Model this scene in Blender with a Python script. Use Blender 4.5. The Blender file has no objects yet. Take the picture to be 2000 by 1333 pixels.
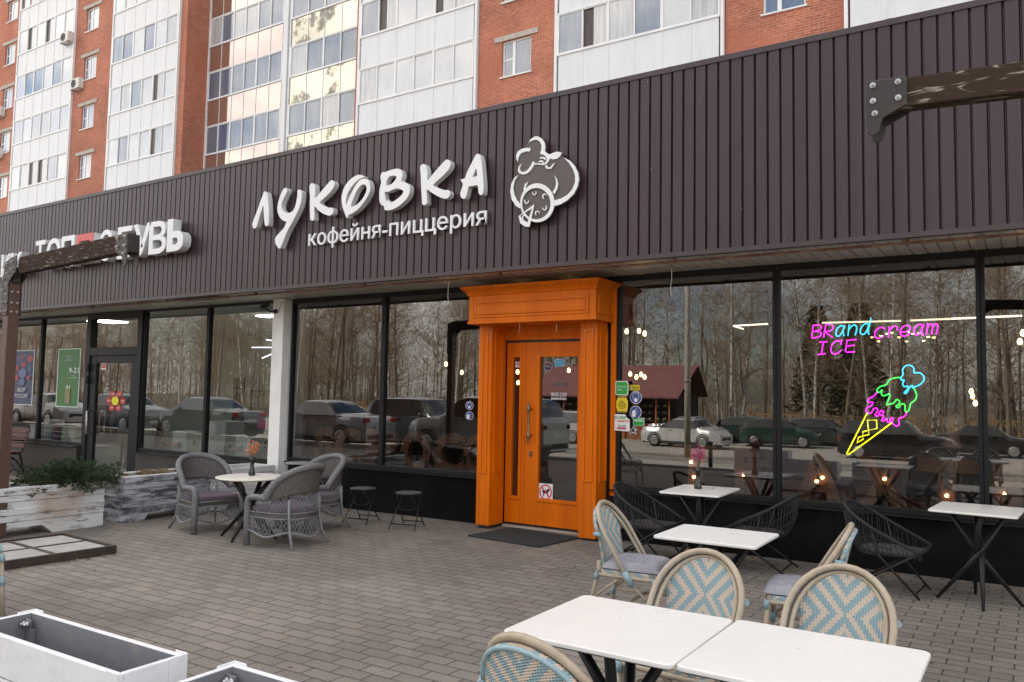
import bpy, bmesh, math, random
import numpy as np
from mathutils import Vector, Matrix
R = math.radians
SC = bpy.context.scene
COL = SC.collection
# ---------------------------------------------------------------- camera
F, YAW, PIT, ROL, H, D = 1567.2, .576741, .067042, .018179, 1.58, 8.374
def cam_axes():
    cy, sy, cp, sp = math.cos(YAW), math.sin(YAW), math.cos(PIT), math.sin(PIT)
    fwd = Vector((-sy*cp, cy*cp, sp)); right = Vector((cy, sy, 0)); up = right.cross(fwd)
    c, s = math.cos(ROL), math.sin(ROL)
    return c*right + s*up, -s*right + c*up, fwd
RT, UP, FW = cam_axes()
CAM = Vector((0, -D, H))
cd = bpy.data.cameras.new('camera'); cd.sensor_width = 36; cd.lens = F/2000*36; cd.clip_end = 800; cd.clip_start = .05
co = bpy.data.objects.new('camera', cd); COL.objects.link(co); SC.camera = co
m3 = Matrix((RT, UP, -FW)).transposed()
co.matrix_world = Matrix.Translation(CAM) @ m3.to_4x4()
cd.dof.use_dof = False
# ---------------------------------------------------------------- sky, sun, exposure
SUN_EL, SUN_AZ = 40, 142          # the sun stands behind and to the left of the buildings (azimuth from +X, counter-clockwise)
W = bpy.data.worlds.new('World'); SC.world = W; W.use_nodes = True
nt = W.node_tree; bg = nt.nodes['Background']
sky = nt.nodes.new('ShaderNodeTexSky'); sky.sky_type = 'NISHITA'; sky.sun_disc = False
sky.sun_elevation = R(SUN_EL); sky.sun_rotation = R(90 - SUN_AZ); sky.dust_density = 1.6; sky.air_density = 1.0
tcw = nt.nodes.new('ShaderNodeTexCoord'); mp = nt.nodes.new('ShaderNodeMapping'); mp.inputs['Scale'].default_value = (1, 1, 2.4)
nz = nt.nodes.new('ShaderNodeTexNoise'); nz.inputs['Scale'].default_value = 2.3; nz.inputs['Detail'].default_value = 7; nz.inputs['Roughness'].default_value = .58
cr = nt.nodes.new('ShaderNodeValToRGB'); cr.color_ramp.elements[0].position = .40; cr.color_ramp.elements[1].position = .60
mx = nt.nodes.new('ShaderNodeMix'); mx.data_type = 'RGBA'; mx.inputs['B'].default_value = (10.2, 9.6, 8.9, 1)
nt.links.new(tcw.outputs['Generated'], mp.inputs['Vector']); nt.links.new(mp.outputs[0], nz.inputs['Vector'])
nt.links.new(nz.outputs['Fac'], cr.inputs[0]); nt.links.new(cr.outputs[0], mx.inputs['Factor'])
nt.links.new(sky.outputs[0], mx.inputs['A']); nt.links.new(mx.outputs['Result'], bg.inputs[0])
bg.inputs[1].default_value = .13
sl = bpy.data.lights.new('sun', 'SUN'); sl.energy = 5.0; sl.angle = R(.53); sl.color = (1, .94, .86)
so = bpy.data.objects.new('sun', sl); COL.objects.link(so)
sdir = Vector((math.cos(R(SUN_EL))*math.cos(R(SUN_AZ)), math.cos(R(SUN_EL))*math.sin(R(SUN_AZ)), math.sin(R(SUN_EL))))
so.rotation_euler = sdir.to_track_quat('Z', 'Y').to_euler(); so.location = (0, 0, 40)
SC.view_settings.view_transform = 'Standard'; SC.view_settings.look = 'None'; SC.view_settings.gamma = 1
SC.view_settings.exposure = 1.1
SC.render.engine = 'CYCLES'
SC.cycles.use_denoising = True; SC.cycles.denoiser = 'OPENIMAGEDENOISE'
SC.cycles.max_bounces = 8; SC.cycles.transparent_max_bounces = 16; SC.cycles.glossy_bounces = 4; SC.cycles.diffuse_bounces = 3
SC.cycles.sample_clamp_indirect = 6; SC.cycles.caustics_reflective = False; SC.cycles.caustics_refractive = False

# ---------------------------------------------------------------- pixel rays (used to measure real positions on known planes)
def ray(px, py): return FW + RT*((px-1000)/F) - UP*((py-666.5)/F)
def onY(px, py, y=0.):
    d = ray(px, py); t = (y - CAM.y)/d.y; return CAM + d*t
def onZ(px, py, z=0.):
    d = ray(px, py); t = (z - CAM.z)/d.z; return CAM + d*t
def gz(x, y=0): return max(-.16, min(.02, .0075*x))       # the terrace falls slightly to the left
# ---------------------------------------------------------------- mesh building
class MB:
    def __init__(s): s.v = []; s.f = []; s.m = []; s.sm = []
    def add(s, vs, fs, m=0, smooth=False):
        o = len(s.v); s.v += [tuple(v) for v in vs]
        for f in fs: s.f.append([i+o for i in f]); s.m.append(m); s.sm.append(smooth)
        return s
    def box(s, x0, x1, y0, y1, z0, z1, m=0, T=None):
        vs = [Vector((x, y, z)) for z in (z0, z1) for y in (y0, y1) for x in (x0, x1)]
        if T is not None: vs = [T @ v for v in vs]
        return s.add(vs, [(0,2,3,1),(4,5,7,6),(0,1,5,4),(2,6,7,3),(0,4,6,2),(1,3,7,5)], m)
    def beam(s, a, b, w, h, m=0, upv=(0,0,1)):
        a, b = Vector(a), Vector(b); d = b-a; L = d.length; d.normalize(); u = Vector(upv)
        x = d.cross(u); x = x.normalized() if x.length > 1e-4 else Vector((1,0,0)); u = x.cross(d)
        vs = [a + d*(t*L) + x*(sx*w/2) + u*(su*h/2) for t in (0,1) for su in (-1,1) for sx in (-1,1)]
        return s.add(vs, [(0,2,3,1),(4,5,7,6),(0,1,5,4),(2,6,7,3),(0,4,6,2),(1,3,7,5)], m)
    def tube(s, pts, r, n=8, closed=False, m=0, cap=True, smooth=True):
        P = [Vector(p) for p in pts]; N = len(P)
        rr = r if isinstance(r, (list, tuple)) else [r]*N
        vs = []; up = None
        for i in range(N):
            if closed: t = P[(i+1) % N] - P[i-1]
            else: t = P[min(i+1, N-1)] - P[max(i-1, 0)]
            if t.length < 1e-9: t = Vector((0,0,1))
            t.normalize()
            if up is None:
                up = Vector((0,0,1)) if abs(t.z) < .9 else Vector((1,0,0))
            x = t.cross(up)
            if x.length < 1e-5: x = t.orthogonal()
            x.normalize(); up = x.cross(t).normalized()
            for k in range(n):
                a = 2*math.pi*k/n; vs.append(P[i] + (x*math.cos(a) + up*math.sin(a))*rr[i])
        fs = []
        for i in range(N if closed else N-1):
            j = (i+1) % N
            for k in range(n):
                l = (k+1) % n; fs.append((i*n+k, i*n+l, j*n+l, j*n+k))
        s.add(vs, fs, m, smooth)
        if cap and not closed:
            o = len(s.v) - len(vs)
            s.f.append([o+k for k in range(n)][::-1]); s.m.append(m); s.sm.append(False)
            s.f.append([o+(N-1)*n+k for k in range(n)]); s.m.append(m); s.sm.append(False)
        return s
    def lathe(s, prof, n=20, c=(0,0,0), m=0, smooth=True, T=None):
        c = Vector(c); vs = []
        for r, z in prof:
            for k in range(n):
                a = 2*math.pi*k/n; v = Vector((r*math.cos(a), r*math.sin(a), z))
                vs.append((T @ v if T is not None else v) + c)
        fs = []
        for i in range(len(prof)-1):
            for k in range(n):
                l = (k+1) % n; fs.append((i*n+k, i*n+l, (i+1)*n+l, (i+1)*n+k))
        s.add(vs, fs, m, smooth)
        o = len(s.v) - len(vs)
        if prof[0][0] > 1e-6: s.f.append([o+k for k in range(n)][::-1]); s.m.append(m); s.sm.append(False)
        if prof[-1][0] > 1e-6: s.f.append([o+(len(prof)-1)*n+k for k in range(n)]); s.m.append(m); s.sm.append(False)
        return s
    def prism(s, poly, a0, a1, fn, m=0):        # polygon (u,v) extruded from a0 to a1; fn(u,v,a) -> point
        n = len(poly); vs = [fn(u, v, a0) for u, v in poly] + [fn(u, v, a1) for u, v in poly]
        fs = [list(range(n)), list(range(2*n-1, n-1, -1))] + [(i, i+n, (i+1) % n + n, (i+1) % n) for i in range(n)]
        return s.add(vs, fs, m)
    def quad(s, a, b, c, d, m=0): return s.add([a, b, c, d], [(0,1,2,3)], m)
    def build(s, name, mats, parent=None, bevel=0, seg=2, world=False, loc=None, subsurf=0):
        me = bpy.data.meshes.new(name); me.from_pydata(s.v, [], s.f)
        mats = mats if isinstance(mats, (list, tuple)) else [mats]
        for mm in mats: me.materials.append(mm)
        me.polygons.foreach_set('material_index', s.m); me.polygons.foreach_set('use_smooth', s.sm)
        me.update(); 
        bm = bmesh.new(); bm.from_mesh(me); bmesh.ops.recalc_face_normals(bm, faces=bm.faces); bm.to_mesh(me); bm.free()
        return link(name, me, parent, bevel, seg, world, loc, subsurf)
def link(name, me, parent=None, bevel=0, seg=2, world=False, loc=None, subsurf=0):
    o = bpy.data.objects.new(name, me); COL.objects.link(o)
    if parent is not None:
        o.parent = parent
        if world and parent.parent is None: o.location = -parent.location
    if loc is not None: o.location = loc
    if bevel:
        b = o.modifiers.new('edge', 'BEVEL'); b.width = bevel; b.segments = seg; b.limit_method = 'ANGLE'; b.angle_limit = R(40)
    if subsurf:
        b = o.modifiers.new('soft', 'SUBSURF'); b.levels = subsurf; b.render_levels = subsurf
    return o
def thing(name, label, cat, loc=(0,0,0), rz=0, group=None):
    o = bpy.data.objects.new(name, None); COL.objects.link(o); o.empty_display_size = .1
    o.location = loc; o.rotation_euler = (0, 0, rz); return tag(o, label, cat, group)
def tag(o, label, cat=None, group=None, kind=None):
    if label: o['label'] = label
    if cat: o['category'] = cat
    if group: o['group'] = group
    if kind: o['kind'] = kind
    return o
def kids(o): return [c for c in bpy.data.objects if c.parent == o]
def dup(root, loc, rz, label, group=None):
    r = root.copy(); COL.objects.link(r); r.location = loc; r.rotation_euler = (0, 0, rz); r['label'] = label
    if group: r['group'] = group
    for ch in kids(root):
        c = ch.copy(); COL.objects.link(c); c.parent = r
        for g in kids(ch):
            d = g.copy(); COL.objects.link(d); d.parent = c
    return r
def arc(cx, cy, r, a0, a1, n, ry=None):
    ry = ry or r
    return [(cx + r*math.cos(R(a0+(a1-a0)*i/n)), cy + ry*math.sin(R(a0+(a1-a0)*i/n))) for i in range(n+1)]
def smooth_path(pts, k=6, closed=False):
    P = [Vector(p) for p in pts]; n = len(P); out = []
    for i in range(n if closed else n-1):
        if closed: p0, p1, p2, p3 = P[i-1], P[i], P[(i+1) % n], P[(i+2) % n]
        else: p0, p1, p2, p3 = P[max(i-1, 0)], P[i], P[i+1], P[min(i+2, n-1)]
        for j in range(k):
            t = j/k
            out.append(.5*((2*p1) + (p2-p0)*t + (2*p0-5*p1+4*p2-p3)*t*t + (3*p1-p0-3*p2+p3)*t**3))
    if not closed: out.append(P[-1])
    return out
# flat outlines with holes -> a plate of real thickness (2-D curve fill turned into a mesh)
def plate_mesh(loops, depth, bevel=0., off=0.):
    c = bpy.data.curves.new('outline', 'CURVE'); c.dimensions = '2D'; c.fill_mode = 'BOTH'; c.extrude = depth/2; c.bevel_depth = bevel; c.bevel_resolution = 1; c.offset = off
    for lp in loops:
        sp = c.splines.new('POLY'); sp.points.add(len(lp)-1)
        for i, (x, y) in enumerate(lp): sp.points[i].co = (x, y, 0, 1)
        sp.use_cyclic_u = True
    o = bpy.data.objects.new('outline', c); COL.objects.link(o); bpy.context.view_layer.update()
    me = bpy.data.meshes.new_from_object(o.evaluated_get(bpy.context.evaluated_depsgraph_get()))
    bpy.data.objects.remove(o); bpy.data.curves.remove(c)
    return me
FACE = Matrix(((1,0,0,0),(0,0,-1,0),(0,1,0,0),(0,0,0,1)))   # a plate drawn in (x, z), front towards -Y
def plate(name, loops, depth, material, parent=None, y=0., bevel=0., T=None, k=0, world=True):
    if k: loops = [[tuple(p)[:2] for p in smooth_path([(a, b, 0) for a, b in lp], k, True)] for lp in loops]
    me = plate_mesh(loops, depth, bevel)
    me.transform((T if T is not None else Matrix.Translation((0, y, 0)) @ FACE)); me.update()
    me.materials.clear(); me.materials.append(material)
    me.name = name
    return link(name, me, parent, world=world)
def px_loops(loops, ox, oy, sc, y):     # zoomed picture coordinates -> metres on the plane y
    out = []
    for lp in loops:
        q = [onY(ox + a/sc, oy + b/sc, y) for a, b in lp]; out.append([(p.x, p.z) for p in q])
    return out
def text_loops(body, res=3, bold=0.):
    c = bpy.data.curves.new('txt', 'FONT'); c.body = body; c.resolution_u = res; c.offset = bold
    o = bpy.data.objects.new('txt', c); COL.objects.link(o); bpy.context.view_layer.update()
    cu = o.to_curve(bpy.context.evaluated_depsgraph_get(), apply_modifiers=True)
    loops = []
    for sp in cu.splines:
        if sp.type == 'BEZIER':
            pts = []
            bp = sp.bezier_points; n = len(bp)
            for i in range(n):
                a, b = bp[i], bp[(i+1) % n]; st = (b.co - a.co).length
                kk = 1 if ((a.handle_right-a.co).normalized() - (b.co-a.co).normalized()).length < .03 or st < .01 else res
                for j in range(kk):
                    t = j/kk; p = a.co*(1-t)**3 + a.handle_right*3*t*(1-t)**2 + b.handle_left*3*t*t*(1-t) + b.co*t**3
                    pts.append((p.x, p.y))
            loops.append(pts)
        else: loops.append([(p.co.x, p.co.y) for p in sp.points])
    o.to_curve_clear(); bpy.data.objects.remove(o); bpy.data.curves.remove(c)
    return [l for l in loops if len(l) > 2]
def area(l): return .5*sum(l[i-1][0]*l[i][1] - l[i][0]*l[i-1][1] for i in range(len(l)))
def inside(p, l):
    c = False
    for i in range(len(l)):
        (x1, y1), (x2, y2) = l[i-1], l[i]
        if (y1 > p[1]) != (y2 > p[1]) and p[0] < (x2-x1)*(p[1]-y1)/(y2-y1+1e-12) + x1: c = not c
    return c
def text_plate(name, body, x0, x1, z0, z1, depth, material, parent=None, y=0., bold=0., fn=None, world=True, shear=0.):
    """lettering fitted to the rectangle x0..x1, z0..z1 (x-height fit by bounding box), front towards -Y"""
    L = body if isinstance(body, list) else text_loops(body, bold=bold)
    xs = [p[0] for l in L for p in l]; ys = [p[1] for l in L for p in l]
    ax, bx, ay, by = min(xs), max(xs), min(ys), max(ys)
    holes = [l for l in L if any(m is not l and abs(area(m)) > abs(area(l)) and all(inside(p, m) for p in l[::2]) for m in L)]; outers = [l for l in L if not any(l is h for h in holes)]
    me_all = bmesh.new()
    for i, o in enumerate(outers):
        grp = [o if area(o) < 0 else o[::-1]] + [h if area(h) > 0 else h[::-1] for h in holes if all(inside(p, o) for p in h[::2])]
        q = [[(x0 + (a-ax)/(bx-ax)*(x1-x0) + shear*(b-ay)/(by-ay)*(z1-z0), z0 + (b-ay)/(by-ay)*(z1-z0)) for a, b in l] for l in grp]
        me = plate_mesh(q, depth + (i % 3)*.0012, 0., bold*min((x1-x0)/(bx-ax), (z1-z0)/(by-ay)))
        me_all.from_mesh(me); bpy.data.meshes.remove(me)
    me = bpy.data.meshes.new(name); me_all.to_mesh(me); me_all.free()
    me.transform(Matrix.Translation((0, y, 0)) @ FACE)
    me.materials.append(material)
    for p in me.polygons: p.material_index = 0
    return link(name, me, parent, world=world)
# ---------------------------------------------------------------- materials
def nodes(name):
    m = bpy.data.materials.new(name); m.use_nodes = True; t = m.node_tree; return m, t, t.nodes['Principled BSDF']
def mat(name, col, rough=.5, metal=0., col2=None, vs=4., lo=.35, hi=.65, bump=0., bs=60., spec=.5, coat=0., st=(1,1,1), detail=6, emit=None, es=0., rv=0., chips=None):
    m, t, b = nodes(name)
    b.inputs['Base Color'].default_value = (*col, 1); b.inputs['Roughness'].default_value = rough; b.inputs['Metallic'].default_value = metal
    b.inputs['Specular IOR Level'].default_value = spec; b.inputs['Coat Weight'].default_value = coat
    tc = t.nodes.new('ShaderNodeTexCoord'); mp = t.nodes.new('ShaderNodeMapping'); mp.inputs['Scale'].default_value = st
    t.links.new(tc.outputs['Object'], mp.inputs[0])
    if col2 is not None:
        n = t.nodes.new('ShaderNodeTexNoise'); n.inputs['Scale'].default_value = vs; n.inputs['Detail'].default_value = detail; n.inputs['Roughness'].default_value = .62
        r = t.nodes.new('ShaderNodeValToRGB'); r.color_ramp.elements[0].position = lo; r.color_ramp.elements[1].position = hi
        r.color_ramp.elements[0].color = (*col, 1); r.color_ramp.elements[1].color = (*col2, 1)
        t.links.new(mp.outputs[0], n.inputs['Vector']); t.links.new(n.outputs['Fac'], r.inputs[0]); t.links.new(r.outputs[0], b.inputs['Base Color'])
        if rv:
            mr = t.nodes.new('ShaderNodeMapRange'); mr.inputs['To Min'].default_value = rough-rv; mr.inputs['To Max'].default_value = rough+rv
            t.links.new(n.outputs['Fac'], mr.inputs[0]); t.links.new(mr.outputs[0], b.inputs['Roughness'])
    if chips and col2 is not None:      # worn spots showing another colour: (colour, noise scale, threshold)
        n3 = t.nodes.new('ShaderNodeTexNoise'); n3.inputs['Scale'].default_value = chips[1]; n3.inputs['Detail'].default_value = 9; n3.inputs['Roughness'].default_value = .75
        r3 = t.nodes.new('ShaderNodeMapRange'); r3.inputs[1].default_value = chips[2]; r3.inputs[2].default_value = chips[2]+.03
        x3 = t.nodes.new('ShaderNodeMix'); x3.data_type = 'RGBA'; x3.inputs['B'].default_value = (*chips[0], 1)
        t.links.new(tc.outputs['Object'], n3.inputs['Vector']); t.links.new(n3.outputs['Fac'], r3.inputs[0]); t.links.new(r3.outputs[0], x3.inputs['Factor']); t.links.new(r.outputs[0], x3.inputs['A']); t.links.new(x3.outputs['Result'], b.inputs['Base Color'])
    if bump:
        n2 = t.nodes.new('ShaderNodeTexNoise'); n2.inputs['Scale'].default_value = bs; n2.inputs['Detail'].default_value = 5
        bp = t.nodes.new('ShaderNodeBump'); bp.inputs['Strength'].default_value = bump; bp.inputs['Distance'].default_value = .01
        t.links.new(mp.outputs[0], n2.inputs['Vector']); t.links.new(n2.outputs['Fac'], bp.inputs['Height']); t.links.new(bp.outputs[0], b.inputs['Normal'])
    if emit: b.inputs['Emission Color'].default_value = (*emit, 1); b.inputs['Emission Strength'].default_value = es
    return m
def node(t, kind, **kw):
    n = t.nodes.new(kind)
    for k, v in kw.items(): setattr(n, k, v)
    return n
def glass_mat(name, tint=(.86,.9,.87), boost=.05, ior=1.5, wav=.0):
    m = bpy.data.materials.new(name); m.use_nodes = True; t = m.node_tree; t.nodes.clear()
    out = node(t, 'ShaderNodeOutputMaterial'); mixs = node(t, 'ShaderNodeMixShader'); tr = node(t, 'ShaderNodeBsdfTransparent'); gl = node(t, 'ShaderNodeBsdfGlossy')
    tr.inputs[0].default_value = (*tint, 1); gl.inputs['Roughness'].default_value = .0
    fr = node(t, 'ShaderNodeFresnel'); fr.inputs['IOR'].default_value = ior
    mu = node(t, 'ShaderNodeMath', operation='MULTIPLY_ADD', use_clamp=True); mu.inputs[1].default_value = 1.5; mu.inputs[2].default_value = boost
    t.links.new(fr.outputs[0], mu.inputs[0]); t.links.new(mu.outputs[0], mixs.inputs[0]); t.links.new(tr.outputs[0], mixs.inputs[1]); t.links.new(gl.outputs[0], mixs.inputs[2])
    if wav:
        tc = node(t, 'ShaderNodeTexCoord'); n = node(t, 'ShaderNodeTexNoise'); n.inputs['Scale'].default_value = .9; n.inputs['Detail'].default_value = 1
        bp = node(t, 'ShaderNodeBump'); bp.inputs['Strength'].default_value = wav; bp.inputs['Distance'].default_value = .02
        t.links.new(tc.outputs['Object'], n.inputs['Vector']); t.links.new(n.outputs['Fac'], bp.inputs['Height']); t.links.new(bp.outputs[0], gl.inputs['Normal'])
    t.links.new(mixs.outputs[0], out.inputs[0])
    return m
def emit_mat(name, col, s):
    m = bpy.data.materials.new(name); m.use_nodes = True; t = m.node_tree; t.nodes.clear()
    out = node(t, 'ShaderNodeOutputMaterial'); e = node(t, 'ShaderNodeEmission'); e.inputs[0].default_value = (*col, 1); e.inputs[1].default_value = s
    t.links.new(e.outputs[0], out.inputs[0]); return m
def brick_mat(name, cols, mortar, bw, rh, ms, u='x+y', rough=.85, bump=.5, off=.5, rows_along='z', extra=None, squash=1., mapscale=1.):
    m, t, b = nodes(name); g = node(t, 'ShaderNodeNewGeometry'); sx = node(t, 'ShaderNodeSeparateXYZ'); t.links.new(g.outputs['Position'], sx.inputs[0])
    cb = node(t, 'ShaderNodeCombineXYZ')
    if rows_along == 'z':
        ad = node(t, 'ShaderNodeMath', operation='ADD'); t.links.new(sx.outputs[0], ad.inputs[0]); t.links.new(sx.outputs[1], ad.inputs[1])
        t.links.new(ad.outputs[0], cb.inputs[0]); t.links.new(sx.outputs[2], cb.inputs[1])
    else:
        t.links.new(sx.outputs[0], cb.inputs[0]); t.links.new(sx.outputs[1], cb.inputs[1])
    # small wander so that rows are not ruler-straight
    nzw = node(t, 'ShaderNodeTexNoise'); nzw.inputs['Scale'].default_value = 1.7; t.links.new(cb.outputs[0], nzw.inputs['Vector'])
    va = node(t, 'ShaderNodeVectorMath', operation='MULTIPLY_ADD'); va.inputs[1].default_value = (rh*.28, rh*.22, 0)
    t.links.new(nzw.outputs['Color'], va.inputs[0]); t.links.new(cb.outputs[0], va.inputs[2])
    def bt(c1, c2):
        k = node(t, 'ShaderNodeTexBrick'); k.offset = off; k.inputs['Scale'].default_value = 1; k.inputs['Brick Width'].default_value = bw; k.inputs['Row Height'].default_value = rh
        k.inputs['Mortar Size'].default_value = ms; k.inputs['Mortar Smooth'].default_value = .25; k.inputs['Bias'].default_value = 0
        k.inputs['Color1'].default_value = (*c1, 1); k.inputs['Color2'].default_value = (*c2, 1); k.inputs['Mortar'].default_value = (*mortar, 1)
        t.links.new(va.outputs[0], k.inputs['Vector']); return k
    k1 = bt(cols[0], cols[1])
    # big weathered patches and fine grain
    n1 = node(t, 'ShaderNodeTexNoise'); n1.inputs['Scale'].default_value = .55; n1.inputs['Detail'].default_value = 6; t.links.new(g.outputs['Position'], n1.inputs['Vector'])
    n2 = node(t, 'ShaderNodeTexNoise'); n2.inputs['Scale'].default_value = 95; n2.inputs['Detail'].default_value = 3; t.links.new(g.outputs['Position'], n2.inputs['Vector'])
    r1 = node(t, 'ShaderNodeMapRange'); r1.inputs[1].default_value = .3; r1.inputs[2].default_value = .7; r1.inputs[3].default_value = .78; r1.inputs[4].default_value = 1.2; t.links.new(n1.outputs['Fac'], r1.inputs[0])
    r2 = node(t, 'ShaderNodeMapRange'); r2.inputs[1].default_value = .3; r2.inputs[2].default_value = .7; r2.inputs[3].default_value = .72; r2.inputs[4].default_value = 1.28; t.links.new(n2.outputs['Fac'], r2.inputs[0])
    mu = node(t, 'ShaderNodeMath', operation='MULTIPLY'); t.links.new(r1.outputs[0], mu.inputs[0]); t.links.new(r2.outputs[0], mu.inputs[1])
    mc = node(t, 'ShaderNodeMix', data_type='RGBA', blend_type='MULTIPLY'); mc.inputs['Factor'].default_value = 1
    cc = node(t, 'ShaderNodeCombineXYZ')
    for i in range(3): t.links.new(mu.outputs[0], cc.inputs[i])
    t.links.new(k1.outputs['Color'], mc.inputs['A']); t.links.new(cc.outputs[0], mc.inputs['B'])
    last = mc.outputs['Result']
    if extra:       # scattered paler or mossy bricks: (colour, noise scale, threshold)
        for c3, s3, th in extra:
            n3 = node(t, 'ShaderNodeTexNoise'); n3.inputs['Scale'].default_value = s3; n3.inputs['Detail'].default_value = 4; t.links.new(g.outputs['Position'], n3.inputs['Vector'])
            r3 = node(t, 'ShaderNodeMapRange'); r3.inputs[1].default_value = th; r3.inputs[2].default_value = th+.12; r3.inputs[4].default_value = .6; t.links.new(n3.outputs['Fac'], r3.inputs[0])
            m3_ = node(t, 'ShaderNodeMix', data_type='RGBA'); m3_.inputs['B'].default_value = (*c3, 1); t.links.new(r3.outputs[0], m3_.inputs['Factor']); t.links.new(last, m3_.inputs['A']); last = m3_.outputs['Result']
    t.links.new(last, b.inputs['Base Color'])
    b.inputs['Roughness'].default_value = rough
    sb = node(t, 'ShaderNodeMath', operation='MULTIPLY_ADD'); sb.inputs[1].default_value = -1.; t.links.new(k1.outputs['Fac'], sb.inputs[0])
    s2 = node(t, 'ShaderNodeMath', operation='MULTIPLY'); s2.inputs[1].default_value = .25; t.links.new(n2.outputs['Fac'], s2.inputs[0]); t.links.new(s2.outputs[0], sb.inputs[2])
    bw_ = node(t, 'ShaderNodeRGBToBW'); t.links.new(k1.outputs['Color'], bw_.inputs[0]); s5_ = node(t, 'ShaderNodeMath', operation='MULTIPLY_ADD'); s5_.inputs[1].default_value = 3.; t.links.new(bw_.outputs[0], s5_.inputs[0]); t.links.new(sb.outputs[0], s5_.inputs[2]); sb = s5_
    bp = node(t, 'ShaderNodeBump'); bp.inputs['Strength'].default_value = bump; bp.inputs['Distance'].default_value = .006
    t.links.new(sb.outputs[0], bp.inputs['Height']); t.links.new(bp.outputs[0], b.inputs['Normal'])
    return m
K = {}
K['paving'] = brick_mat('grey paving bricks', ((.216,.190,.162),(.170,.150,.128)), (.047,.041,.033), .235, .118, .0055, rows_along='x', rough=.82, bump=.65, extra=[((.235,.20,.163), 1.1, .60), ((.095,.085,.073), 2.1, .60), ((.085,.075,.064), .5, .60), ((.29,.25,.20), 7., .70), ((.20,.12,.10), .8, .68), ((.06,.07,.035), 3.1, .72)])
K['brick'] = brick_mat('orange tower brick', ((.47,.130,.064),(.33,.078,.042)), (.36,.25,.19), .262, .082, .012, extra=[((.54,.25,.15), 9., .58), ((.27,.085,.05), 5., .60), ((.40,.13,.075), .35, .5)], bump=.4)
K['asphalt'] = mat('asphalt', (.30,.28,.25), .9, col2=(.38,.35,.30), vs=2, bump=.3, bs=140)
K['litter_ground'] = mat('leaf litter ground', (.10,.078,.05), .95, col2=(.17,.13,.08), vs=3, bump=.5, bs=12)
K['grass'] = mat('spring grass', (.07,.09,.025), .95, col2=(.16,.14,.05), vs=6, bump=.6, bs=40)
K['kerb'] = mat('kerb stone', (.36,.35,.33), .85, col2=(.28,.27,.25), vs=9)
K['fascia'] = mat('brown painted sheet metal', (.054,.031,.037), .40, col2=(.036,.021,.027), vs=1.3, st=(7,1,.22), spec=.42, bump=.05, bs=9, lo=.3, hi=.7, chips=((.16,.15,.15), 5., .80))
K['fascia_trim'] = mat('brown trim', (.052,.033,.037), .42, col2=(.04,.026,.03), vs=2)
K['soffit'] = mat('dusty white soffit slats', (.80,.75,.65), .28, col2=(.66,.61,.53), vs=2.2, st=(3,1,1), spec=.5)
K['rust'] = mat('rusty iron', (.17,.065,.035), .8, col2=(.33,.20,.16), vs=7, bump=.3)
K['black_frame'] = mat('black window frame', (.008,.008,.009), .5, col2=(.012,.012,.012), vs=3, spec=.25)
K['black_tile'] = mat('black glossy plinth tile', (.006,.006,.0065), .14, col2=(.008,.008,.008), vs=3, spec=.18)
K['brown_tile'] = mat('dark brown plinth tile', (.035,.03,.028), .35, col2=(.05,.043,.04), vs=3)
K['white_paint'] = mat('white painted column', (.86,.85,.83), .55, col2=(.7,.685,.66), vs=3, lo=.45, hi=.8, bump=.1)
K['orange'] = mat('orange painted wood', (.74,.165,.0), .45, col2=(.60,.122,.0), vs=3.2, st=(1.5,1.5,.2), bump=.12, bs=26, spec=.25, rv=.08, chips=((.42,.20,.09), 9., .74))
K['orange_groove'] = mat('dark orange groove', (.30,.07,.004), .6)
K['glass'] = glass_mat('shop window glass', boost=.125, wav=.018)
K['door_glass'] = glass_mat('door glass', boost=.125, wav=.015)
K['sign_white'] = mat('white sign face', (.78,.79,.80), .35, col2=(.74,.75,.76), vs=5)
K['sign_side'] = mat('grey sign side', (.66,.67,.68), .45, col2=(.52,.52,.52), vs=4)
K['black_metal'] = mat('black powder coated metal', (.010,.010,.011), .45, col2=(.015,.015,.016), vs=20, spec=.35)
K['black_plastic'] = mat('black plastic', (.02,.02,.022), .5)
K['steel'] = mat('galvanised steel', (.55,.55,.56), .35, .9, col2=(.4,.4,.4), vs=20)
K['dark_steel'] = mat('brown painted steel', (.075,.040,.028), .5, col2=(.10,.055,.038), vs=12)
# ================================================================ ground
def struct(name, mb, m, **kw): return tag(mb.build(name, m, **kw), None, kind='structure')
g = MB()
xs = [-40, -24, -16, -12, -8, -4, 0, 4, 10]; ys = [-9.6, -6, -3, .3]
vs = [(x, y, gz(x)) for y in ys for x in xs]; n = len(xs)
g.add(vs, [(j*n+i, j*n+i+1, (j+1)*n+i+1, (j+1)*n+i) for j in range(len(ys)-1) for i in range(n-1)])
struct('terrace_paving', g, K['paving'])
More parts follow.
